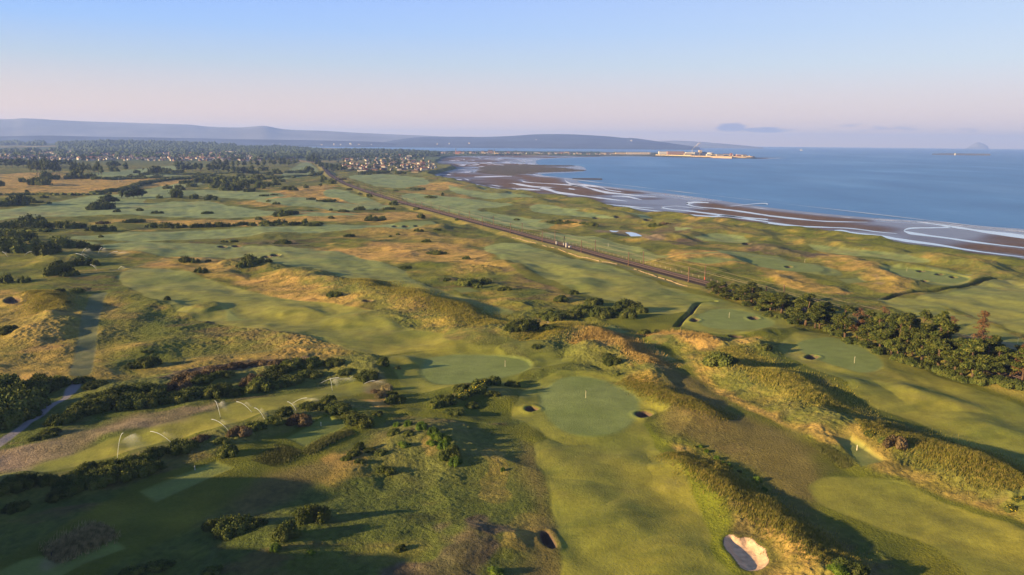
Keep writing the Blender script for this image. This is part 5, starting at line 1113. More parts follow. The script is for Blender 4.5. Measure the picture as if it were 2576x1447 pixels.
# undergrowth beneath the pines
ub = [(1800, 738, 30), (1825, 742, 34), (1850, 752, 36), (1880, 768, 40), (1910, 780, 44), (1935, 795, 44), (1965, 800, 40), (1995, 812, 44), (2085, 832, 44), (2105, 845, 46), (2140, 862, 50), (2180, 872, 54), (2215, 888, 50), (2260, 905, 54), (2290, 915, 56), (2330, 925, 60), (2372, 940, 60), (2400, 948, 54), (2425, 960, 50), (2470, 962, 60), (2520, 965, 60), (2560, 975, 60), (2040, 775, 36), (2080, 785, 36), (2440, 915, 40), (2530, 935, 44), (2360, 850, 34)]
for i, (px, py, wz) in enumerate(ub):
    x, y, z = at_px(px, py); u = mpu(x, y); wd = wz * u * .9
    add_bush('near' if y < 420 else 'mid', i, x, y, z, wd, wd * .28, rng.uniform(0, 6), 'scrub_bush', f"dark scrub bush under the railway pines, {ORD[i]} along the belt" if i < 30 else 'dark scrub bush on the slope behind the railway pines', 'bush', 'scrub beneath the pines', wd)

# ------------------------------------------------------------------ farther trees
def tree_proto(name, seed, shape='round', nl=420, m=None):
    rgn = np.random.default_rng(seed); e = empty(name); mb = MB(); mb.tube([(0, 0, -.3), (.05, 0, .25), (0, .03, .55)], [.035, .028, .012], 5)
    for k in range(4):
        a = k * 1.6 + seed; mb.tube([(0, 0, .25 + .05 * k), (.18 * math.cos(a), .18 * math.sin(a), .45 + .05 * k)], [.014, .006], 4)
    mb.build('trunk', M_BARK, e); L = []
    for k in range(11):
        a = rgn.uniform(0, 6.28); f = rgn.uniform(0, 1); q = (.26 if shape == 'round' else .20 * (1.25 - f)) * math.sqrt(rgn.uniform(.1, 1)) * (math.sin(math.pi * (.2 + .75 * f)) if shape == 'round' else 1)
        L.append((q * math.cos(a), q * math.sin(a), .30 + .55 * f, rgn.uniform(.12, .20) * (1 if shape == 'round' else 1.1 - .5 * f)))
    V0 = []; T = []; off = 0
    for k, lp in enumerate(L):
        V, F = ico((lp[0], lp[1], lp[2], lp[3] * .85), seed + k, 1, .16); V0.append(V); T += [[i + off for i in f] for f in F]; off += len(V)
    P, N = dome_pts(rgn, nl // 3, L); V, F = leaves(rgn, P, N, .030, 3); V0.append(V); T += (F + off).tolist()
    me = bpy.data.meshes.new('crown'); me.from_pydata(np.concatenate(V0).tolist(), [], T); me.materials.append(m or M_TREE); me.update()
    o = bpy.data.objects.new('crown', me); C.objects.link(o); o.parent = e; return e
TPR = [tree_proto('broadleaf_tree', 200 + k, 'round', 900) for k in range(4)]; TPP = [tree_proto('conifer_tree', 220 + k, 'tall', 800, M_PINE) for k in range(3)]
trees = []                                                    # px, base y, height px, width px, kind
def T1(L, kind, h0=None): trees.extend([(a, b, c, d, kind) for a, b, c, d in L])
T1([(75, 434, 26, 15), (85, 435, 28, 15), (95, 436, 30, 16), (104, 436, 28, 15), (113, 437, 34, 18), (123, 437, 30, 16), (133, 438, 28, 16), (143, 438, 27, 15), (150, 438, 24, 14)], 1)
T1([(183, 438, 30, 16), (193, 438, 32, 16), (203, 438, 30, 15), (212, 438, 30, 15), (222, 436, 26, 14), (228, 434, 22, 8)], 1)
T1([(247, 440, 34, 22), (256, 441, 24, 18), (240, 439, 26, 16)], 1)
T1([(317, 430, 20, 17), (275, 424, 16, 16), (285, 425, 20, 20), (297, 424, 18, 18), (283, 431, 10, 14)], 0)
T1([(260, 512, 18, 30), (276, 514, 24, 36), (288, 512, 16, 26), (235, 526, 14, 26), (270, 524, 16, 30)], 0)
T1([(308, 499, 22, 26), (322, 500, 20, 22), (336, 499, 24, 26), (348, 498, 26, 26), (358, 497, 22, 22)], 0)
T1([(448, 431, 22, 18), (462, 432, 20, 16), (472, 432, 20, 15), (484, 432, 18, 16), (494, 431, 22, 16), (505, 431, 20, 16), (526, 432, 20, 18), (538, 432, 18, 18), (550, 433, 20, 18), (562, 433, 22, 18), (575, 436, 20, 18), (588, 436, 18, 16), (600, 441, 20, 18), (612, 441, 22, 18), (622, 440, 18, 16), (634, 434, 18, 16)], 0)
T1([(445, 420, 18, 16), (458, 420, 16, 16), (475, 419, 14, 14), (540, 421, 22, 18), (555, 421, 20, 18), (570, 421, 22, 20), (585, 422, 20, 18), (600, 420, 18, 16), (615, 420, 18, 16), (632, 420, 20, 14), (648, 420, 18, 16), (665, 420, 22, 16), (680, 418, 24, 16), (692, 420, 22, 16), (704, 418, 22, 18), (716, 418, 22, 18), (728, 419, 20, 18), (740, 416, 18, 16), (748, 412, 14, 14)], 1)
T1([(776, 410, 18, 16), (786, 412, 22, 18), (797, 418, 22, 18), (805, 424, 22, 16), (790, 402, 18, 16), (800, 404, 18, 18), (812, 424, 16, 14), (822, 425, 16, 16), (834, 427, 16, 18), (845, 429, 14, 18), (858, 430, 16, 20), (868, 430, 14, 16)], 0)
T1([(15, 421, 20, 20), (30, 423, 22, 20), (45, 423, 22, 20), (58, 422, 20, 20), (75, 421, 18, 18), (92, 421, 20, 18), (108, 420, 20, 18), (0, 421, 20, 20), (125, 420, 18, 18), (140, 420, 18, 20), (155, 420, 18, 18), (168, 419, 18, 18), (178, 419, 16, 16), (86, 412, 16, 16), (112, 411, 16, 16), (52, 413, 14, 14), (208, 406, 16, 15)], 0)
T1([(806, 470, 10, 14), (810, 458, 10, 14), (690, 462, 12, 20), (672, 470, 12, 20), (110, 499, 8, 10), (68, 489, 11, 12)], 0)
rt = np.random.default_rng(9)
def inpoly(px, py, P):
    return sdist(np.array([px]), np.array([py]), np.array(P, float))[0] > 0
def scatter(P, n, rg_):
    P = np.array(P, float); out = []
    while len(out) < n:
        a = rg_.uniform(P[:, 0].min(), P[:, 0].max()); b = rg_.uniform(P[:, 1].min(), P[:, 1].max())
        if inpoly(a, b, P): out.append((a, b))
    return out
for a, b in scatter([(0, 404), (330, 404), (750, 408), (750, 384), (400, 380), (0, 380)], 45, rt): trees.append((a, b + 3, rt.uniform(5, 9), rt.uniform(7, 12), 0))
for a, b in scatter([(815, 432), (1000, 430), (1075, 425), (1070, 400), (830, 388), (812, 395)], 150, rt): trees.append((a, b, rt.uniform(5, 9), rt.uniform(7, 12), 0))
for a, b in scatter([(640, 412), (775, 402), (775, 392), (560, 396), (560, 404)], 24, rt): trees.append((a, b, rt.uniform(8, 13), rt.uniform(9, 14), 0))
g0 = 0
for i, (px, py, hh, ww, kd) in enumerate(sorted(trees, key=lambda q: -q[1])[:298]):
    x, y, z = at_px(px, py); u = mpu(x, y); e = inst(TPR if kd == 0 else TPP, i)
    e.location = (x, y, z - .5); e.rotation_euler = (0, 0, i * 1.7); e.scale = (ww * u / .85, ww * u / .85, hh * u / .98)
    far_ = y > 2300
    if not far_:
        g0 += 1; nmk = 'dark rounded tree' if kd == 0 else 'dark upright tree'
        wh = 'on the left fairways' if px < 380 else ('in the belt beside the left town' if px < 760 else 'near the railway')
        lab = f"{nmk} {wh}, {ORD[(g0 - 1) % 30]} nearest to the links" ; grp = 'trees standing among the links'
        if g0 > 30: lab = f"{nmk} {wh}"
    else: lab = 'dark tree among the distant houses' if (py < 404 or px > 810) else 'dark tree in the belt below the distant town'; grp = 'trees round the distant towns'
    tag(e, lab, 'tree', grp)
# unbroken distant woodland
def wood(name, bands, label, hpx, seed):
    rgn = np.random.default_rng(seed); V0 = []; T = []; off = 0
    for P, n in bands:
        for a, b in scatter(P, n, rgn):
            x, y, z = at_px(a, b); u = mpu(x, y); r_ = rgn.uniform(4.5, 8) * u; hh = hpx * u * rgn.uniform(.7, 1.15)
            for k in range(3):
                V, F = ico((0, 0, 0, 1.15), int(rgn.integers(1e6)), 1, .22)
                V = V * np.array([r_ * .7, r_ * .7, hh * .60]) + np.array([x + rgn.normal(0, r_ * .5), y + rgn.normal(0, r_ * .5), z + hh * rgn.uniform(.25, .55)]); V0.append(V); T += [[i + off for i in f] for f in F]; off += len(V)
    me = bpy.data.meshes.new(name); me.from_pydata(np.concatenate(V0).tolist(), [], T); me.materials.append(M_TREE); me.update(); o = bpy.data.objects.new(name, me); C.objects.link(o); tag(o, label, kind='stuff')
wood('woodland', [([(150, 374), (235, 373), (330, 372), (340, 366), (230, 364), (150, 366)], 380), ([(330, 376), (480, 378), (640, 384), (650, 376), (560, 370), (420, 364), (330, 363)], 850), ([(640, 386), (760, 387), (830, 386), (800, 378), (690, 373), (640, 374)], 520), ([(0, 366), (60, 366), (55, 362), (0, 362)], 30), ([(70, 367), (110, 367), (110, 362), (74, 361)], 40),
     ([(640, 404), (780, 398), (800, 392), (640, 392)], 160), ([(0, 398), (0, 380), (150, 378), (400, 378), (600, 384), (740, 388), (745, 400)], 330)], 'dark woodland behind the left town', 7, 5)
wood('woodland', [([(770, 402), (900, 398), (1100, 394), (1110, 386), (1000, 380), (860, 378), (790, 384)], 620)], 'dark woods round the near town', 6, 6)
wood('woodland', [([(1100, 385.6), (1300, 385.4), (1300, 382.5), (1100, 382.5)], 70), ([(1300, 386), (1550, 387), (1550, 384.5), (1300, 384)], 60), ([(1100, 389.5), (1420, 390), (1420, 389), (1100, 388.6)], 40)], 'low dark trees along the peninsula', 2.6, 8)
# hedges
def hedge(pts, hgt, wid, label, seed, step=None):
    P = np.array(pts, float); x, y, z = hit(P[:, 0], P[:, 1]); Pm, T_, N_ = resample(np.stack([x, y], 1), max(2.5, wid * .45)); rgn = np.random.default_rng(seed); V0 = []; T = []; off = 0
    for p in Pm:
        zz = float(hq(*p)[0]); r_ = wid / 2 * rgn.uniform(.6, 1.25); hh = hgt * rgn.uniform(.6, 1.25)
        V, F = ico((0, 0, 0, 1.1), int(rgn.integers(1e6)), 2, .12); V = V * np.array([r_ * 1.2, r_ * 1.2, hh * .7]) + np.array([*(p + rgn.normal(0, wid * .2, 2)), zz + hh * .3]); V0.append(V); T += [[i + off for i in f] for f in F]; off += len(V)
        Pq, Nq = dome_pts(rgn, 26, [(p[0], p[1], zz + hh * .2, max(r_ * .9, hh * .8))]); V, F = leaves(rgn, Pq, Nq, .35, 3); V0.append(V); T += (F + off).tolist(); off += len(V)
    me = bpy.data.meshes.new('hedge'); me.from_pydata(np.concatenate(V0).tolist(), [], T); me.materials.append(M_GORSE); me.update(); o = bpy.data.objects.new('hedge', me); C.objects.link(o); tag(o, label, 'hedge', 'dark hedges across the far links')
hedge([(-20, 492), (80, 490), (190, 492), (275, 489)], 3.0, 7, 'dark hedge along the near edge of the playing field', 1)
hedge([(240, 487), (312, 478), (362, 463), (400, 456), (475, 450), (520, 447)], 4.5, 12, 'tall dark hedge slanting away past the playing field', 2)
hedge([(270, 451), (400, 449), (520, 448), (640, 449), (740, 447)], 3.5, 10, 'long dark hedge across the upper left fairways', 3)
hedge([(380, 440), (480, 439), (560, 437), (680, 436)], 3.0, 9, 'thin dark hedge nearest the left town', 4)
hedge([(0, 580), (60, 583), (120, 583)], 2.5, 9, 'low dark hedge at the left edge beyond the sprinklers', 5)
hedge([(640, 452), (720, 446), (800, 440), (812, 432)], 2.5, 9, 'ragged hedge running towards the railway cutting', 6)
hedge([(868, 432), (940, 431), (1010, 432), (1080, 434)], 1.6, 6, 'low scrub hedge in front of the near town', 7)
hedge([(660, 569), (730, 566), (800, 567)], 1.6, 5, 'ragged low hedge by the tawny track', 8)
# ------------------------------------------------------------------ houses
M_WALLS = [simple('wall_white', (.38, .365, .335), .8), simple('wall_cream', (.28, .235, .18), .8), simple('wall_brick', (.20, .12, .085), .85), simple('wall_grey', (.18, .175, .17), .85)]
M_ROOFS = [simple('roof_slate', (.055, .055, .065), .7), simple('roof_brown', (.10, .062, .048), .8), simple('roof_red', (.16, .06, .042), .8), simple('roof_tile', (.08, .06, .05), .8)]
M_GLASS = simple('window_glass', (.02, .025, .03), .1, .8)
def house_proto(seed, parts=True):
    rgn = np.random.default_rng(seed); L = rgn.uniform(9, 15); D = rgn.uniform(7, 9); H_ = rgn.choice([2.8, 5.2, 5.2]); rh = rgn.uniform(2.4, 3.6)
    wm = M_WALLS[seed % 4 if seed % 5 else 0]; rm = M_ROOFS[(seed * 7 // 3) % 4]
    wall = MB(); wall.box(-L / 2, L / 2, -D / 2, D / 2, -1, H_); wall.add([(-L / 2, -D / 2, H_), (-L / 2, D / 2, H_), (-L / 2, 0, H_ + rh * .95), (L / 2, -D / 2, H_), (L / 2, D / 2, H_), (L / 2, 0, H_ + rh * .95)], [(0, 2, 1), (3, 4, 5)])
    wing = seed % 3 == 0
    if wing: wall.box(L / 4, L / 2 - .3, -D / 2 - 3, -D / 2 + .1, -1, H_ * .7)
    roof = MB(); roof.roof(-L / 2, L / 2, -D / 2, D / 2, H_ + .05, rh, .35)
    if wing: roof.box(L / 4 - .3, L / 2, -D / 2 - 3.3, -D / 2 - .4, H_ * .7, H_ * .7 + .25)
    ch = MB(); ch.box(-L / 2 + .4, -L / 2 + 1.4, -.5, .5, H_ + rh * .5, H_ + rh + 1.2)
    if not parts:
        m = MB(); m.add(wall.v, wall.f, 0); m.add(roof.v, roof.f, 1); m.add(ch.v, ch.f, 0); return m.mesh('house', [wm, rm])
    e = empty('house'); wall.build('wall', wm, e); r_ = roof.build('roof', rm, e); ch.build('chimney', wm, r_)
    for k in range(3):
        for zl in ([1.2] if H_ < 4 else [1.0, 3.6]):
            w_ = MB(); xx = -L / 2 + L * (k + .5) / 3; w_.box(xx - .6, xx + .6, -D / 2 - .06, -D / 2 + .02, zl, zl + 1.2); w_.build('window', M_GLASS, e)
    return e
HP = [house_proto(300 + k) for k in range(6)]; HM = [house_proto(320 + k, False) for k in range(12)]
def colname(pr): return ''
rh_ = np.random.default_rng(12)
named = [(905, 431, 5, 1), (920, 431, 4, 1), (940, 430, 5, 1), (965, 429, 5, 1), (985, 429, 3, 1), (1005, 430, 3, 1), (1015, 430, 2, 1), (1035, 431, 5, 1), (1050, 430, 2, 1), (1060, 429, 4, 1), (1075, 428, 2, 1), (1085, 425, 0, 1), (1092, 423, 0, 1), (1038, 423, 1, 1), (1020, 424, 0, 1), (1000, 422, 3, 1), (880, 424, 5, 1), (870, 420, 4, 1), (895, 425, 3, 1),
         (1060, 415, 2, 1), (1072, 414, 4, 1), (1040, 412, 5, 1), (1050, 411, 2, 1), (1080, 417, 1, 1), (1090, 414, 5, 1), (985, 414, 5, 1), (995, 412, 4, 1), (1005, 413, 0, 1), (1015, 411, 3, 1), (935, 424, 4, 1), (950, 421, 0, 1), (965, 419, 5, 1)]
hcount = 0
def put_house(px, py, big, label, grp, i, rz=None):
    x, y, z = at_px(px, py); e = inst(HP, i) if big else bpy.data.objects.new('house', HM[i % 12])
    if not big: C.objects.link(e)
    e.location = (x, y, z); e.rotation_euler = (0, 0, rz if rz is not None else rh_.choice([0, .5, 1.57, 2.1, -.4]) + rh_.uniform(-.15, .15)); s_ = rh_.uniform(.75, 1.1); e.scale = (s_, s_, s_); tag(e, label, 'house', grp)
for i, (px, py, v, b) in enumerate(named):
    put_house(px, py, True, f"house of the near town facing the links, {ORD[min(i, 29)]} from the front" if i < 30 else f"pale house at the back of the near town, {'left' if i == 30 else 'right'} one", 'houses of the near town', v + (i % 2) * 3)
for a, b in scatter([(870, 426), (1000, 426), (1085, 420), (1080, 404), (1020, 398), (900, 398), (850, 404)], 75, rh_): put_house(a, b, False, 'small gabled house deep in the near town', 'houses deep in the near town', int(rh_.integers(12)))
for a, b in scatter([(-10, 400), (330, 402), (620, 404), (740, 400), (745, 392), (560, 388), (300, 384), (0, 386)], 120, rh_): put_house(a, b, False, 'small gabled house in the distant left town', 'houses of the left town', int(rh_.integers(12)))
for a, b in scatter([(1095, 388.6), (1290, 388.2), (1480, 389.3), (1560, 389.6), (1560, 387), (1400, 386), (1200, 385), (1095, 385)], 48, rh_): put_house(a, b, False, 'small house on the low peninsula', 'houses on the peninsula', int(rh_.integers(12)), rh_.uniform(-.3, .3))
# everything beyond the first three hundred houses: one mass
mb = [MB(), MB(), MB()]
def far_houses(P, n, label):
    V0 = []; T = []; mi = []; off = 0
    for a, b in scatter(P, n, rh_):
        k = int(rh_.integers(12)); me = HM[k]; x, y, z = at_px(a, b); s_ = rh_.uniform(.7, 1.0); c, s__ = math.cos(rh_.uniform(0, 3)), 0; an = rh_.uniform(0, 3); c, q = math.cos(an), math.sin(an)
        V = np.array([v.co[:] for v in me.vertices]) * s_; V = np.stack([V[:, 0] * c - V[:, 1] * q + x, V[:, 0] * q + V[:, 1] * c + y, V[:, 2] + z], 1); V0.append(V)
        wi = M_WALLS.index(me.materials[0]); ri = M_ROOFS.index(me.materials[1]) + 4
        for p_ in me.polygons: T.append([i + off for i in p_.vertices]); mi.append(wi if p_.material_index == 0 else ri)
        off += len(V)
    me = bpy.data.meshes.new('town_houses'); me.from_pydata(np.concatenate(V0).tolist(), [], T)
    for m_ in M_WALLS + M_ROOFS: me.materials.append(m_)
    me.polygons.foreach_set('material_index', mi); me.update(); o = bpy.data.objects.new('town_houses', me); C.objects.link(o); tag(o, label, kind='stuff')
far_houses([(-30, 403), (330, 405), (640, 406), (745, 400), (745, 388), (560, 384), (300, 380), (0, 380)], 850, 'countless small houses of the left town')
far_houses([(860, 424), (1000, 426), (1090, 420), (1080, 400), (1000, 390), (860, 392)], 50, 'countless small houses of the near town')
far_houses([(1095, 388), (1290, 387.8), (1480, 389), (1550, 389.4), (1550, 386.6), (1400, 385.6), (1200, 384.8), (1095, 384.6)], 90, 'countless small houses on the peninsula')
print('town', time.time() - T0)
# ------------------------------------------------------------------ flags, markers, sprinklers
M_FLAG = simple('flag_cloth', (.05, .05, .06), .8); M_YEL = simple('pin_pole', (.62, .55, .40), .5)
for (px, py, lab, dark) in [(1473.5, 1001.5, 'pale flagstick with a dark flag on the nearest green', 1), (1270.5, 923, 'pale flagstick with a dark flag on the second green', 1), (2149, 914, 'pale flagstick on the green left of the pine belt', 0), (1834, 800, 'pale flagstick on the raised green above the burn', 0), (2024, 661, 'pale flagstick on the green behind the golden dunes', 0), (2281, 683, 'pale flagstick on the seaward green with dark bunkers', 0), (797, 550, 'pale flagstick far off beside the tawny track', 0), (2372, 817, 'pale marker post on the fairway beyond the pines', 0), (2560, 845 + 20, 'pale marker post beyond the pines at the right edge', 0)]:
    x, y, z = at_px(px, py); e = empty('flagstick', (x, y, z)); tag(e, lab, 'flagstick', 'flagsticks and marker posts')
    mb = MB(); mb.cone(0, 0, 0, 2.4, .045, .03, 6); mb.build('pole', M_YEL, e)
    mb = MB(); mb.add([(0.04, -.01, 2.4), (.24, .02, 2.3), (.22, .03, 2.1), (.04, -.01, 2.08), (0.04, .01, 2.4), (.24, .04, 2.3), (.22, .05, 2.1), (.04, .01, 2.08)], [(0, 1, 2, 3), (7, 6, 5, 4), (0, 4, 5, 1), (3, 2, 6, 7), (1, 5, 6, 2)]); mb.build('flag', M_FLAG if dark else M_YEL, e)
for (px, py, h, lab) in [(2287, 1134, 1.3, 'pale wooden tee post beside the right-hand tee'), (905, 1068 - 4, 1.0, 'pale tee post at the edge of the upper left tee'), (490 + 10, 1182, 1.0, 'pale tee post above the long left tee'), (1378, 834, .8, 'small white tee marker on the strip behind the gorse'), (206, 1402, .8, 'dark stump at the end of the grass tuft'), (1603, 857 + 5, .9, 'dark post at the corner of the middle tee'), (1530, 667, 2.4, 'slim white post on the links beyond the railway')]:
    pass
for (px, py, h, lab, m_) in [(2155.5, 1133, 1.3, 'pale wooden tee post beside the right-hand tee', M_YEL), (807.5, 1072, 1.0, 'pale tee post at the edge of the upper left tee', M_YEL), (490.5, 1183, 1.0, 'pale tee post above the long left tee', M_WHITE), (1378.5, 814, .8, 'small white tee marker on the strip behind the gorse', M_WHITE), (130, 1403, .9, 'dark stump at the end of the pale grass tuft', M_BLACK), (1587, 866, .9, 'dark post at the corner of the middle tee', M_BLACK), (1530, 621, 2.4, 'slim white post on the links beyond the railway', M_WHITE), (819, 430, 2.5, 'small white post beside the railway near the town', M_WHITE), (1047, 440, 2.0, 'small white post on the links below the near town', M_WHITE)]:
    x, y, z = at_px(px, py); mb = MB(); mb.cone(0, 0, 0, h, .09, .08, 6); mb.cone(0, 0, h, h + .1, .12, .05, 6); o = mb.build('marker_post', m_); o.location = (x, y, z); tag(o, lab, 'post')
# marram tufts on the lower left and the clipped grass strips beside the tee
def tuftstrip(L, wid, hgt, n, m, label, nm, seed):
    P = line(L, 0.5, 4); Pm, T_, N_ = resample(P, .8); rgn = np.random.default_rng(seed); k = rgn.integers(0, len(Pm), n); q = Pm[k] + N_[k] * rgn.normal(0, wid / 3.2, (n, 1)) + rgn.normal(0, .4, (n, 2)); z = hq_raw(q[:, 0], q[:, 1])
    env = np.sin(np.pi * np.clip(k / len(Pm), .05, .95)) ** .5
    h = hgt * env * rgn.uniform(.5, 1.2, n); a = rgn.uniform(0, 6.28, n); bx = .10; lean = rgn.normal(.25, .25, (n, 2)) * h[:, None]
    A = np.c_[q + np.c_[np.cos(a), np.sin(a)] * bx, z - .1]; B = np.c_[q - np.c_[np.cos(a), np.sin(a)] * bx, z - .1]; Ct = np.c_[q + lean, z + h]
    V = np.stack([A, B, Ct], 1).reshape(-1, 3); F = np.arange(n * 3).reshape(-1, 3); me = mesh_from(nm, V, F, [m]); o = bpy.data.objects.new(nm, me); C.objects.link(o); return tag(o, label, kind='stuff')
tuftstrip([(130, 1398), (175, 1380), (215, 1360), (265, 1340)], 5.0, 1.6, 9000, M_GRASS, 'pale marram grass tuft above the lowest left tee', 'marram_grass', 1)
tuftstrip([(776, 1143), (800, 1126), (850, 1103), (882, 1094)], 2.6, .9, 6000, leafmat('strip_grass', (.05, .06, .018), (.09, .10, .028), (.14, .14, .05)), 'uncut grass strip beside the upper left tee', 'long_grass', 2)
tuftstrip([(670, 1170), (700, 1150), (735, 1135)], 6.0, .5, 6000, bpy.data.materials['strip_grass'], 'square of longer grass below the upper left tee', 'long_grass', 3)
tuftstrip([(2060, 1128), (2100, 1150), (2130, 1170)], 2.2, .7, 4500, bpy.data.materials['strip_grass'], 'uncut grass strip beside the right-hand tee', 'long_grass', 4)
M_DUNEG = leafmat('dune_grass', (.13, .14, .026), (.22, .20, .040), (.36, .28, .08), .5)
for i_, (L, w_, h_, n_) in enumerate([([(1468, 882), (1505, 860), (1535, 852), (1570, 868), (1620, 905), (1652, 932)], 10, 1.3, 26000), ([(1640, 848), (1690, 840), (1740, 852), (1800, 868)], 10, 1.2, 22000), ([(1330, 870), (1400, 835), (1450, 820), (1500, 838)], 14, 1.1, 22000), ([(900, 712), (956, 727), (1019, 749), (1106, 773), (1169, 800), (1240, 838)], 22, 1.1, 40000), ([(1813, 892), (1870, 915), (1940, 950), (2019, 985), (2107, 1045)], 16, 1.0, 38000), ([(2160, 1092), (2282, 1105), (2382, 1140), (2482, 1190), (2600, 1260)], 16, 1.0, 42000), ([(1700, 1130), (1763, 1170), (1838, 1215), (1932, 1290), (2020, 1350), (2110, 1440)], 10, .8, 26000), ([(1580, 955), (1640, 985), (1720, 1025), (1830, 1065)], 9, .7, 16000), ([(118, 800), (125, 765), (100, 745), (50, 752)], 14, 1.1, 16000)]):
    tuftstrip(L, w_, h_, n_, M_DUNEG if i_ > 1 else M_STRAW if i_ else leafmat('straw_grass', (.26, .18, .05), (.40, .28, .09), (.55, .40, .15), .3), 'long golden dune grass', 'dune_grass', 20 + i_)
    M_STRAW = bpy.data.materials['straw_grass']
# sprinklers: curved water jets with drifting spray
m, t = mat('water_jet'); tl = t.n('ShaderNodeBsdfDiffuse'); tl.inputs[0].default_value = (.80, .86, .92, 1); tr = t.n('ShaderNodeBsdfTransparent'); mx = t.n('ShaderNodeMixShader'); mx.inputs[0].default_value = .42; t.l(tr.outputs[0], mx.inputs[1]); t.l(tl.outputs[0], mx.inputs[2]); o = t.n('ShaderNodeOutputMaterial'); t.l(mx.outputs[0], o.inputs[0]); M_JET = m
m, t = mat('water_spray'); tl = t.n('ShaderNodeBsdfDiffuse'); tl.inputs[0].default_value = (.80, .86, .92, 1); tr = t.n('ShaderNodeBsdfTransparent'); mx = t.n('ShaderNodeMixShader')
g = t.n('ShaderNodeNewGeometry'); nz = t.n('ShaderNodeTexNoise', i_Scale=.8, i_Detail=3.0); t.l(g.outputs['Position'], nz.inputs['Vector']); at = t.n('ShaderNodeAttribute', attribute_name='Thin')
t.l(t.math('MULTIPLY', t.math('MULTIPLY', nz.outputs[0], at.outputs['Fac']), .19), mx.inputs[0]); t.l(tr.outputs[0], mx.inputs[1]); t.l(tl.outputs[0], mx.inputs[2]); o = t.n('ShaderNodeOutputMaterial'); t.l(mx.outputs[0], o.inputs[0]); M_SPRAY = m
SPR = [  # base px, tip px, apex lift, label
 ((295, 1155), (312, 1095), 'tall white sprinkler jet standing over the lower left fairway'), ((434, 1117), (383, 1090), 'long slanting sprinkler jet above the dark hedge'), ((575, 1084), (535, 1058), 'faint sprinkler jet at the brow of the hedge row'), ((555, 1053), (543, 1010), 'upright sprinkler jet at the end of the brown strip'), ((634, 1038), (597, 1013), 'slanting sprinkler jet right of the brown strip'),
 ((668, 1060), (642, 1028), 'slanting sprinkler jet beside the purple bush'), ((746, 1034), (724, 1012), 'left slanting jet of a pair beneath the gorse bank'), ((736, 1015), (770, 1002), 'right arching jet of a pair beneath the gorse bank'), ((836, 985), (831, 952), 'upright sprinkler jet in the middle of the strip'), ((805, 965), (850, 951), 'long low arching jet behind the upright one'), ((878, 952), (893, 946), 'small bright arching jet beside the dark bush'), ((914, 967), (942, 958), 'low arching jet before the dry knoll'),
 ((3, 631), (30, 614), 'large misty sprinkler arc at the far left edge'), ((20, 648), (8, 636), 'short slanting jet at the far left edge'), ((60, 643), (78, 634), 'low misty arc beside the golden mound'), ((204, 641), (216, 626), 'upright arc right of the golden mound'), ((220, 651), (193, 640), 'slanting jet right of the golden mound'), ((246, 641), (256, 625), 'upright arc nearest the bright green patch'), ((266, 645), (292, 634), 'long low arc beyond the bright green patch'), ((244, 680), (229, 668), 'slanting jet below the gorse clump'), ((297, 679), (306, 671), 'small round sprinkler fan by the path')]
for (b, tp, lab) in SPR:
    x, y, z = at_px(*b); u = mpu(x, y); dx = (tp[0] - b[0]) * u; dz = (b[1] - tp[1]) * u; e = empty('sprinkler', (x, y, z)); tag(e, lab, 'sprinkler', 'sprinklers watering the left fairways')
    mb = MB(); mb.cone(0, 0, -.05, .3, .12, .09, 6); mb.build('nozzle', M_BLACK, e)
    wide = abs(dx) > dz * .6; n = 9; pts = []
    for k in range(n):
        f = k / (n - 1); pts.append((dx * f, abs(dx) * .12 * f, dz * (1 - (1 - f) ** 2) if True else 0))
    rad = [.03 + .055 * (u / .15) * (k / (n - 1)) for k in range(n)]
    mb = MB(); mb.tube(pts, rad, 5); mb.build('jet', M_JET, e)
    # spray falling on past the tip: thin curved sheets
    V = []; th_ = []; F = []; m_ = 9; sgn = 1.0
    spread = max(abs(dx), dz * .7) * 1.15
    for r_ in range(2):
        o_ = len(V)
        for a_ in range(m_):
            f = a_ / (m_ - 1); px_, pz_ = dx * (.35 + .65 * f) + sgn * spread * .9 * f * f * .6, dz * (.58 + .42 * f)
            for c_ in range(6):
                q = c_ / 5; V.append((px_ + sgn * q * spread * .75, abs(dx) * .1 + (r_ - .5) * 1.2 + .5 * math.sin(f * 3 + q * 4 + r_), max(.02, pz_ * (1 - q ** 1.6 * .85)))); th_.append((.9 * (1 - q) ** 1.3) * (.2 + .8 * f) * (1 - .5 * (f > .95)))
        for a_ in range(m_ - 1):
            for c_ in range(5): q = o_ + a_ * 6 + c_; F.append((q, q + 1, q + 7, q + 6))
    me = mesh_from('spray', np.array(V), np.array(F), [M_SPRAY]); smooth(me); at_ = me.attributes.new('Thin', 'FLOAT', 'POINT'); at_.data.foreach_set('value', np.array(th_, np.float32)); o = bpy.data.objects.new('spray', me); C.objects.link(o); o.parent = e
# ------------------------------------------------------------------ goal frames on the field
for i, (px, py, h) in enumerate([(303, 459.5, 5.5), (352, 444.5, 2.5), (360, 444.5, 2.2), (384, 446, 3.2), (392, 446, 2.6), (452, 445, 2.4), (473, 443.5, 3.0)]):
    x, y, z = at_px(px, py); e = empty('goal_frame', (x, y, z), .35); tag(e, f"thin white goal frame on the playing field, {ORD[i]} from the left", 'goal', 'goal frames on the playing field'); w_ = 5.6 if i == 0 else 4.5
    for a in (-w_ / 2, w_ / 2): mb = MB(); mb.cone(a, 0, 0, h * (1.5 if i == 0 else 1), .14, .14, 6); mb.build('post', M_WHITE, e)
    mb = MB(); mb.tube([(-w_ / 2, 0, h * .8), (w_ / 2, 0, h * .8)], .12, 5); mb.build('crossbar', M_WHITE, e)
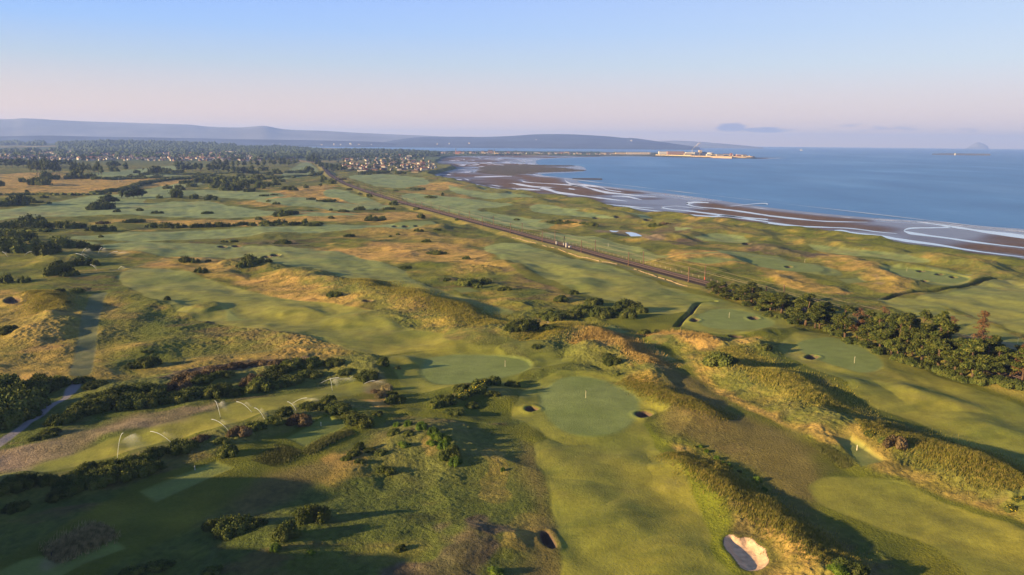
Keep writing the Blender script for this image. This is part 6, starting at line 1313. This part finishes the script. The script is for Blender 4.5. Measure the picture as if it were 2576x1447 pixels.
# ------------------------------------------------------------------ large buildings, church, harbour
M_CONC = simple('pale_concrete', (.40, .33, .26), .85); M_RED2 = simple('red_sandstone', (.26, .12, .08), .85); M_SHED = simple('rust_sheeting', (.22, .125, .09), .8); M_PALE = simple('pale_sheeting', (.44, .41, .36), .7); M_DKROOF = simple('dark_sheeting', (.045, .045, .05), .8); M_QUAY = simple('quay_stone', (.30, .22, .15), .9); M_SILO = simple('silo_metal', (.42, .38, .33), .6); M_YB = simple('yellow_stone', (.40, .31, .18), .8)
def bld(px, py, wpx, hpx, dpm, nm, label, cat, wm, rm, rz=0.0, gable=False, floors=0, grp=None, cols=6):
    x, y, z = at_px(px, py) if py > 385 or px < 1100 else (*[float(v) for v in W(px, py, 1.0)], 1.0)
    if px > 1330: z = 0.6; x, y = (float(v) for v in W(px, py, z))
    u = mpu(x, y); w_ = wpx * u; h_ = hpx * u; e = empty(nm, (x, y + dpm / 2, z), rz); tag(e, label, cat, grp)
    mb = MB(); hw = h_ * (.72 if gable else .95); mb.box(-w_ / 2, w_ / 2, -dpm / 2, dpm / 2, -2, hw)
    if gable: mb.add([(-w_ / 2, -dpm / 2, hw), (-w_ / 2, dpm / 2, hw), (-w_ / 2, 0, h_ * .98), (w_ / 2, -dpm / 2, hw), (w_ / 2, dpm / 2, hw), (w_ / 2, 0, h_ * .98)], [(0, 2, 1), (3, 4, 5)])
    mb.build('wall', wm, e); r_ = MB()
    if gable: r_.roof(-w_ / 2, w_ / 2, -dpm / 2, dpm / 2, hw + .05, h_ - hw, .5)
    else: r_.box(-w_ / 2 - .3, w_ / 2 + .3, -dpm / 2 - .3, dpm / 2 + .3, hw, h_)
    r_.build('roof', rm, e)
    for f in range(floors):
        for c_ in range(cols):
            zz = hw * (f + .35) / floors; xx = -w_ / 2 + w_ * (c_ + .5) / cols; g_ = MB(); g_.box(xx - w_ / cols * .25, xx + w_ / cols * .25, -dpm / 2 - .08, -dpm / 2 + .05, zz, zz + hw / floors * .45); g_.build('window', M_GLASS, e)
    return e
def R3(zx, zy): return (1280 + zx / 4.954) * .62891, (560 + zy / 4.954) * .62891
for (a, b, c_, d, i, s_) in [(1200, 1266, 310, 270, 0, M_CONC), (1283, 1338, 322, 272, 1, M_CONC), (1388, 1420, 322, 276, 2, M_CONC), (1432, 1462, 310, 276, 3, M_CONC), (1556, 1592, 330, 280, 4, M_RED2), (1604, 1644, 330, 278, 5, M_CONC)]:
    p_ = R3((a + b) / 2, c_); bld(p_[0], p_[1], (b - a) / 4.954 * .629, (c_ - d) / 4.954 * .629, 14, 'apartment_block', f"tan apartment tower above the near town, {ORD[i]} from the left", 'building', s_, M_DKROOF, 0, False, 5, 'apartment towers above the near town', 4)
p_ = R3(1478, 340); bld(*p_, 17, 3.4, 18, 'low_hall', 'long low white hall beneath the apartment towers', 'building', M_PALE, M_WALLS[0], 0, False, 1, None, 8)
p_ = R3(1765, 350); bld(*p_, 12, 6.0, 16, 'hotel', 'white stepped hotel on the right of the apartment towers', 'building', M_PALE, M_DKROOF, .1, False, 3, None, 6)
p_ = R3(1825, 455); bld(*p_, 14, 6.5, 16, 'large_villa', 'big red-roofed villa in the near town', 'house', M_WALLS[0], M_ROOFS[2], .5, True, 2, None, 4)
p_ = R3(2030, 485); bld(*p_, 10, 6.5, 14, 'red_house', 'red-roofed house alone at the shore side of the near town', 'house', M_RED2, M_ROOFS[2], .2, True, 2, None, 4)
p_ = R3(830, 625); bld(*p_, 20, 5.0, 12, 'white_terrace', 'long white terrace at the left front of the near town', 'house', M_PALE, M_DKROOF, 0, True, 2, None, 7)
p_ = R3(630, 610); bld(*p_, 15, 4.0, 10, 'grey_terrace', 'grey-roofed terrace left of the white one', 'house', M_WALLS[1], M_ROOFS[1], -.05, True, 1, None, 5)
p_ = R3(1040, 620); bld(*p_, 24, 8.0, 14, 'dark_terrace', 'dark-roofed terrace in the middle front of the near town', 'house', M_WALLS[2], M_ROOFS[0], 0, True, 2, None, 6)
p_ = R3(1655, 625); bld(*p_, 25, 3.6, 12, 'cream_terrace', 'cream terrace at the right front of the near town', 'house', M_WALLS[1], M_ROOFS[1], 0, False, 1, None, 8)
p_ = R3(1875, 652); bld(*p_, 16, 6.5, 13, 'clubhouse', 'yellow-gabled clubhouse nearest to the links', 'house', M_YB, M_ROOFS[1], .1, True, 1, None, 5)
p_ = R3(1935, 600); bld(*p_, 18, 7.5, 16, 'gabled_house', 'large brown-roofed gabled house behind the clubhouse', 'house', M_WALLS[1], M_ROOFS[1], .15, True, 2, None, 5)
p_ = R3(2060, 610); bld(*p_, 16, 8.5, 16, 'red_roofed_house', 'broad bright red-roofed house at the right front', 'house', M_WALLS[0], M_ROOFS[2], .25, True, 2, None, 5)
p_ = R3(2195, 575); bld(*p_, 14, 7.0, 14, 'white_house', 'white house at the right end of the near town', 'house', M_WALLS[0], M_ROOFS[0], .4, True, 2, None, 4)
def R1(zx, zy): return zx / 4.025 * .62891, (560 + zy / 4.025) * .62891
p_ = R1(1475, 312); bld(*p_, 12, 6.5, 14, 'brick_hall', 'large orange brick hall in the left town', 'building', M_RED2, M_ROOFS[2], .3, True, 1, None, 4)
p_ = R1(860, 315); bld(*p_, 13, 3, 12, 'pale_hall', 'long pale hall at the front of the left town', 'building', M_PALE, M_ROOFS[0], 0, True, 1, None, 6)
def R2(zx, zy): return (640 + zx / 4.025) * .62891, (560 + zy / 4.025) * .62891
p_ = R2(1140, 215); bld(*p_, 26, 5, 30, 'warehouse', 'long pale warehouse on the right of the left town', 'building', M_PALE, M_DKROOF, 0, False, 1, None, 8)
p_ = R2(988, 345); e = bld(*p_, 5, 9, 8, 'white_tower_house', 'slim white clubhouse tower among the dark trees', 'building', M_WALLS[0], M_ROOFS[0], 0, True, 3, None, 2)
p_ = R2(2115, 335); bld(*p_, 6, 3.5, 9, 'orange_house', 'lone orange-lit house among trees left of the railway', 'house', M_YB, M_ROOFS[2], .3, True, 1, None, 3)
# church on the peninsula
def R4(zx, zy): return (1760 + zx / 4.954) * .62891, (560 + zy / 4.954) * .62891
def church(zx, zy, hs, wn, hn, label, wm, rm):
    px, py = R4(zx, zy); py = 387.6; x, y = (float(v) for v in W(px, py, 2)); u = mpu(x, y); k = u * .629 / 4.954; e = empty('church', (x, y, 1)); tag(e, label, 'church')
    mb = MB(); mb.box(-9 * k, 9 * k, -9 * k, 9 * k, 0, hs * .52 * k); mb.build('tower', wm, e); mb = MB(); mb.cone(0, 0, hs * .52 * k, hs * k, 10 * k, .3, 4); mb.build('spire', M_DKROOF, e)
    mb = MB(); mb.box(9 * k, 9 * k + wn * k, -11 * k, 11 * k, 0, hn * .62 * k); mb.build('nave', wm, e); mb = MB(); mb.roof(9 * k, 9 * k + wn * k, -11 * k, 11 * k, hn * .62 * k + .05, hn * .38 * k, .3); mb.build('roof', rm, e)
church(314, 245, 135, 85, 52, 'red church with a tall dark spire on the peninsula', M_RED2, M_ROOFS[2]); church(1076, 250, 104, 75, 42, 'yellow church with a thin spire farther along the peninsula', M_YB, M_ROOFS[0])
for i, (zx, w_, h_, m_, r_) in enumerate([(450, 60, 36, M_YB, M_ROOFS[1]), (600, 55, 42, M_CONC, M_ROOFS[1]), (840, 60, 50, M_YB, M_ROOFS[1]), (1000, 90, 70, M_WALLS[2], M_DKROOF), (1360, 70, 40, M_RED2, M_ROOFS[1]), (1540, 170, 26, M_CONC, M_ROOFS[0]), (1905, 90, 30, M_WALLS[0], M_ROOFS[0]), (2170, 60, 28, M_CONC, M_ROOFS[0]), (2310, 100, 30, M_WALLS[1], M_ROOFS[0]), (2410, 60, 34, M_RED2, M_ROOFS[1]), (2510, 100, 40, M_YB, M_ROOFS[1])]):
    p_ = R4(zx, 270); bld(p_[0], p_[1], w_ / 4.954 * .629, h_ / 4.954 * .629, 14, 'seafront_building', f"tall seafront building on the peninsula, {ORD[i]} from the church", 'building', m_, r_, 0, True, 2, 'seafront buildings on the peninsula', 4)
def R5(zx, zy): return (2400 + zx / 3.903) * .62891, (540 + zy / 3.903) * .62891
def h5(x0, x1, zt, zbm, nm, label, wm, rm, gable=False, fl=1, dp=30, cols=8, grp=None):
    p_ = R5((x0 + x1) / 2, zbm); return bld(p_[0], p_[1], (x1 - x0) / 3.903 * .629, (zbm - zt) / 3.903 * .629, dp, nm, label, 'building', wm, rm, 0, gable, fl, grp, cols)
h5(20, 95, 272, 300, 'seafront_house', 'cream seafront house left of the marina, first', M_CONC, M_ROOFS[0], True); h5(105, 235, 278, 300, 'seafront_terrace', 'pale terrace between seafront house and marina', M_CONC, M_ROOFS[1], True); h5(245, 400, 266, 300, 'seafront_terrace', 'long cream terrace immediately left of the marina', M_YB, M_ROOFS[0], True, 2)
h5(420, 780, 270, 300, 'marina_flats', 'long low flats behind the sailing masts', M_CONC, M_DKROOF, False, 1, 16, 14); h5(925, 1060, 260, 296, 'quay_shed', 'pale shed with a black roof left of the rusty one', M_PALE, M_DKROOF, False, 0, 40); h5(1062, 1315, 256, 305, 'rusty_shed', 'largest rust-red shed of the harbour', M_SHED, simple('shed_roof', (.20, .15, .12), .7), True, 0, 50)
h5(1320, 1425, 290, 318, 'yellow_depot', 'low yellow depot between shed and silos', M_YB, M_DKROOF, False, 1, 20); h5(1345, 1500, 268, 296, 'long_shed', 'cream shed behind the works chimney', M_PALE, M_DKROOF, False, 0, 30); h5(1548, 1590, 244, 318, 'works_tower', 'tall square works tower of the harbour', M_YB, M_CONC, False, 3, 26, 2); h5(1595, 1665, 272, 318, 'round_roof_store', 'dark curved-roof store right of the works tower', M_SILO, M_DKROOF, True, 0, 26)
h5(1670, 1730, 306, 326, 'quay_hall', 'white quay hall right of the works', M_PALE, M_PALE); h5(1745, 1790, 300, 326, 'quay_hall', 'yellow quay hall left of the pale storage tank row', M_YB, M_DKROOF); h5(1825, 1930, 300, 324, 'quay_terrace', 'cream terrace on the outer quay', M_CONC, M_DKROOF, True, 1); h5(1940, 2030, 296, 324, 'quay_terrace', 'pale terrace with red gable on the outer quay', M_PALE, M_ROOFS[2], True, 1); h5(2036, 2066, 286, 326, 'quay_block', 'dark tall block on the outer quay', M_RED2, M_DKROOF, False, 2, 14, 2)
h5(2085, 2130, 308, 326, 'pier_cottage', 'white cottage on the outer pier', M_WALLS[0], M_ROOFS[2], True); h5(2140, 2200, 304, 328, 'pier_cottage', 'red pier building beside the white cottage', M_RED2, M_PALE, True); h5(2230, 2290, 308, 332, 'pier_cottage', 'farthest pale cottage near the pier head', M_WALLS[1], M_ROOFS[1], True)
def at5(zx, zy, z=0.6):
    p_ = R5(zx, zy); x, y = (float(v) for v in W(p_[0], p_[1], z)); return x, y, mpu(x, y) * .629 / 3.903
x, y, k = at5(1436, 318); e = empty('works_chimney', (x, y, .6)); tag(e, 'tall thin pale works chimney at the harbour', 'chimney'); mb = MB(); mb.cone(0, 0, 0, 88 * k, 4.0 * k, 2.6 * k, 10); mb.build('stack', M_PALE, e); mb = MB(); mb.cone(0, 0, 88 * k, 92 * k, 3.2 * k, 3.2 * k, 10); mb.build('rim', M_DKROOF, e)
# smoke drifting from the chimney
V0 = []; T = []; off = 0; rgn = np.random.default_rng(4)
for j in range(22):
    f = j / 21; V, F = ico((0, 0, 0, 1.1), 900 + j, 2, .13); r_ = (5 + 17 * f ** .8) * k
    V = V * np.array([r_ * 1.15, r_, r_ * .72]) + np.array([x + (12 + 92 * f) * k + rgn.normal(0, 2) * k, y, .6 + (104 + 74 * f) * k + rgn.normal(0, 2) * k]); V0.append(V); T += [[i + off for i in q] for q in F]; off += len(V)
me = bpy.data.meshes.new('smoke'); me.from_pydata(np.concatenate(V0).tolist(), [], T); smooth(me)
m, t = mat('smoke_puff'); d_ = t.n('ShaderNodeBsdfDiffuse'); d_.inputs[0].default_value = (.75, .72, .75, 1); tr = t.n('ShaderNodeBsdfTransparent'); mx = t.n('ShaderNodeMixShader'); lw = t.n('ShaderNodeLayerWeight'); lw.inputs[0].default_value = .5
t.l(t.math('MULTIPLY', t.math('SUBTRACT', 1.0, lw.outputs['Facing']), .07), mx.inputs[0]); t.l(tr.outputs[0], mx.inputs[1]); t.l(d_.outputs[0], mx.inputs[2]); o = t.n('ShaderNodeOutputMaterial'); t.l(mx.outputs[0], o.inputs[0]); me.materials.append(m); o = bpy.data.objects.new('smoke', me); C.objects.link(o); tag(o, 'pale smoke drifting right from the harbour chimney', kind='stuff')
for i, zx in enumerate((1478, 1494, 1510, 1526, 1540)):
    x, y, k = at5(zx, 318); e = empty('silo', (x, y, .6)); tag(e, f"round grey silo beside the works tower, {ORD[i]} from the left", 'silo', 'silos of the harbour works'); mb = MB(); mb.cone(0, 0, 0, 44 * k, 7.5 * k, 7.5 * k, 12); mb.build('drum', M_SILO, e); mb = MB(); mb.cone(0, 0, 44 * k, 49 * k, 7.6 * k, 1.5 * k, 12); mb.build('cap', M_PALE, e)
x, y, k = at5(1755, 300); e = empty('storage_dome', (x, y + 60, .6)); tag(e, 'pale round-ended storage dome behind the quay', 'building'); mb = MB(); mb.cone(0, 0, 0, 16 * k, 50 * k, 54 * k, 24); mb.build('wall', M_PALE, e); mb = MB(); mb.cone(0, 0, 16 * k, 25 * k, 54 * k, 30 * k, 24); mb.build('roof', M_PALE, e)
# sea wall and quays
for (x0, x1, y0, y1, h_, lab, m_) in [(-10, 880, 304, 306, 2.2, 'long low sea wall below the marina', M_QUAY), (880, 1425, 308, 322, 4.2, 'pale sunlit sea wall before the rusty shed', M_YB), (1425, 2070, 328, 344, 5.0, 'dark stone quay of the outer harbour', M_QUAY), (2070, 2300, 334, 346, 3.5, 'low outer pier wall', M_QUAY)]:
    xa, ya, k = at5(x0, y0 + 6); xb, yb, k2 = at5(x1, y1 + 6); d = Vector((xb - xa, yb - ya, 0)); n_ = Vector((-d.y, d.x, 0)).normalized() * 7; mb = MB(); a = Vector((xa, ya, -7)); b = Vector((xb, yb, -7)); up = Vector((0, 0, 7 + h_)); V = [a - n_, b - n_, b + n_, a + n_]; V += [v + up for v in V]
    mb.add(V, [(3, 2, 1, 0), (4, 5, 6, 7), (0, 1, 5, 4), (1, 2, 6, 5), (2, 3, 7, 6), (3, 0, 4, 7)]); o = mb.build('sea_wall', m_); tag(o, lab, 'wall')
x, y, k = at5(2350, 356, -4); e = empty('stone_pier', (x, y, -6)); tag(e, 'round stone pier head with a white light', 'pier'); mb = MB(); mb.cone(0, 0, 0, 26 * k, 62 * k, 60 * k, 20); mb.build('drum', M_QUAY, e); mb = MB(); mb.cone(-20 * k, 0, 26 * k, 46 * k, 5 * k, 4 * k, 8); mb.build('lamp_house', M_WALLS[0], e)
# masts of moored yachts
rg = np.random.default_rng(77); yp = None
for i in range(38):
    zx = 425 + i * 9.3 + rg.uniform(-3, 3); x, y, k = at5(zx, 312, -3); h_ = rg.uniform(26, 44) * k
    if yp is None:
        yp = empty('moored_yacht'); mb = MB(); V = []
        for q, (xx, w_) in enumerate([(-5, .9), (-2, 1.5), (1.5, 1.6), (4, .9), (5.6, .05)]): V += [(xx, -w_, 1.1), (xx, w_, 1.1), (xx, 0, -.4)]
        mb.add(V, [f for q in range(4) for f in ((3 * q, 3 * q + 2, 3 * q + 5, 3 * q + 3), (3 * q + 1, 3 * q + 4, 3 * q + 5, 3 * q + 2), (3 * q, 3 * q + 3, 3 * q + 4, 3 * q + 1))] + [(0, 1, 2)]); mb.build('hull', M_WHITE, yp)
        mb = MB(); mb.cone(.6, 0, 1, 12, .22, .14, 5); mb.build('mast', M_YEL, yp); mb = MB(); mb.tube([(.6, 0, 2.4), (-3.5, 0, 2.3)], .14, 5); mb.build('boom', M_YEL, yp); e = yp
    else: e = copy_tree(yp)
    e.location = (x, y, -1.0); e.rotation_euler = (0, 0, rg.uniform(-.4, .4)); e.scale = (1, 1, h_ / 12 * .9); tag(e, 'white yacht moored in the marina row with a bare mast', 'yacht', 'yachts moored in the marina')
# far shore town glints, lighthouse, small boats, people on the sand
for i, (px, py) in enumerate([(809, 364.5), (840, 362), (839.5, 364), (881, 361), (883, 364), (857, 363.5), (903, 364), (934, 364), (705, 363), (661, 364), (686, 363), (560, 360), (382, 358), (1349, 352), (1511, 357), (1588, 353.5), (1100, 362), (1130, 361), (1180, 360)]):
    x, y, z = at_dist(px, py, 11300 if py > 357 else 12400); mb = MB(); s_ = 7 if i % 3 else 13; mb.box(-s_, s_, -8, 8, -12, 3); mb.roof(-s_, s_, -8, 8, 3, 4, 1); o = mb.build('far_building', M_PALE if i % 2 else M_YB); o.location = (x, y, z); tag(o, 'tiny bright building across the bay', 'building', 'bright buildings across the bay')
x, y, z = at_dist(2403, 385.5, 8000); e = empty('lighthouse', (x, y, -3)); tag(e, 'pale tapering lighthouse on the low skerry', 'lighthouse'); mb = MB(); mb.cone(0, 0, 0, 15, 6, 4, 12); mb.build('tower', M_PALE, e); mb = MB(); mb.cone(0, 0, 15, 20, 3, 1.5, 10); mb.build('lantern', M_WHITE, e)
x, y, z = at_dist(2016.5, 374.5, 12000); mb = MB(); mb.box(-20, 20, -5, 5, 0, 7); mb.box(-14, 2, -4, 4, 7, 16); mb.cone(-18, 0, 7, 20, 1, .6, 5); o = mb.build('ship', M_WHITE); o.location = (x, y, -6); tag(o, 'tiny white ship near the horizon', 'ship')
x, y, z = at_dist(1955, 397, 5100); 
hills_obj('reef', [(1440, 448.5), (1480, 448.2), (1515, 449)], -6, 1795, 8, simple('low_bar', (.05, .045, .04)), 'thin dark bar of rock in the shallows', 33, .02, 40, 8)
M_SKIN = simple('skin', (.40, .25, .18), .7); M_COAT = simple('red_coat', (.45, .06, .05), .8); M_DARK = simple('dark_trousers', (.03, .035, .05), .8); M_HAIR = simple('hair', (.05, .035, .02), .8)
def person(px, py, label, coat, z=-5.55):
    x, y = (float(v) for v in W(px, py, z)); e = empty('person', (x, y, z), .6); tag(e, label, 'person')
    me = bpy.data.meshes.new('body'); v = [(0, 0, .92), (0, 0, 1.15), (0, 0, 1.40), (0, 0, 1.50), (0, .01, 1.62), (0, .01, 1.74), (.10, 0, .88), (.12, .10, .48), (.12, .02, .08), (.12, .16, .04), (-.10, 0, .88), (-.12, -.12, .48), (-.12, -.22, .08), (-.12, -.08, .04), (.20, 0, 1.38), (.26, -.05, 1.12), (.27, .06, .88), (.27, .09, .80), (-.20, 0, 1.38), (-.26, .08, 1.12), (-.27, .12, .88), (-.27, .14, .80)]
    ed = [(0, 1), (1, 2), (2, 3), (3, 4), (4, 5), (0, 6), (6, 7), (7, 8), (8, 9), (0, 10), (10, 11), (11, 12), (12, 13), (2, 14), (14, 15), (15, 16), (16, 17), (2, 18), (18, 19), (19, 20), (20, 21)]
    me.from_pydata(v, ed, []); o = bpy.data.objects.new('body', me); C.objects.link(o); o.parent = e; me.materials.append(coat)
    sk_ = o.modifiers.new('skin', 'SKIN'); rr_ = [.14, .13, .15, .06, .10, .09, .09, .07, .05, .04, .09, .07, .05, .04, .06, .045, .035, .03, .06, .045, .035, .03]
    for q, r_ in zip(me.skin_vertices[0].data, rr_): q.radius = (r_, r_)
    me.skin_vertices[0].data[0].use_root = True; o.modifiers.new('sub', 'SUBSURF').levels = 1
    mb = MB(); mb.cone(0, .0, 1.68, 1.82, .115, .05, 8); mb.build('hair', M_HAIR, e); return e
person(1674, 490.5, 'person in red walking on the wet sand by the sea', M_COAT); person(1640, 537.5, 'person in red on the dark beach below the dunes', M_COAT); person(1625, 538.5, 'person in pale coat beside the dunes', M_WHITE)
print('all', time.time() - T0)
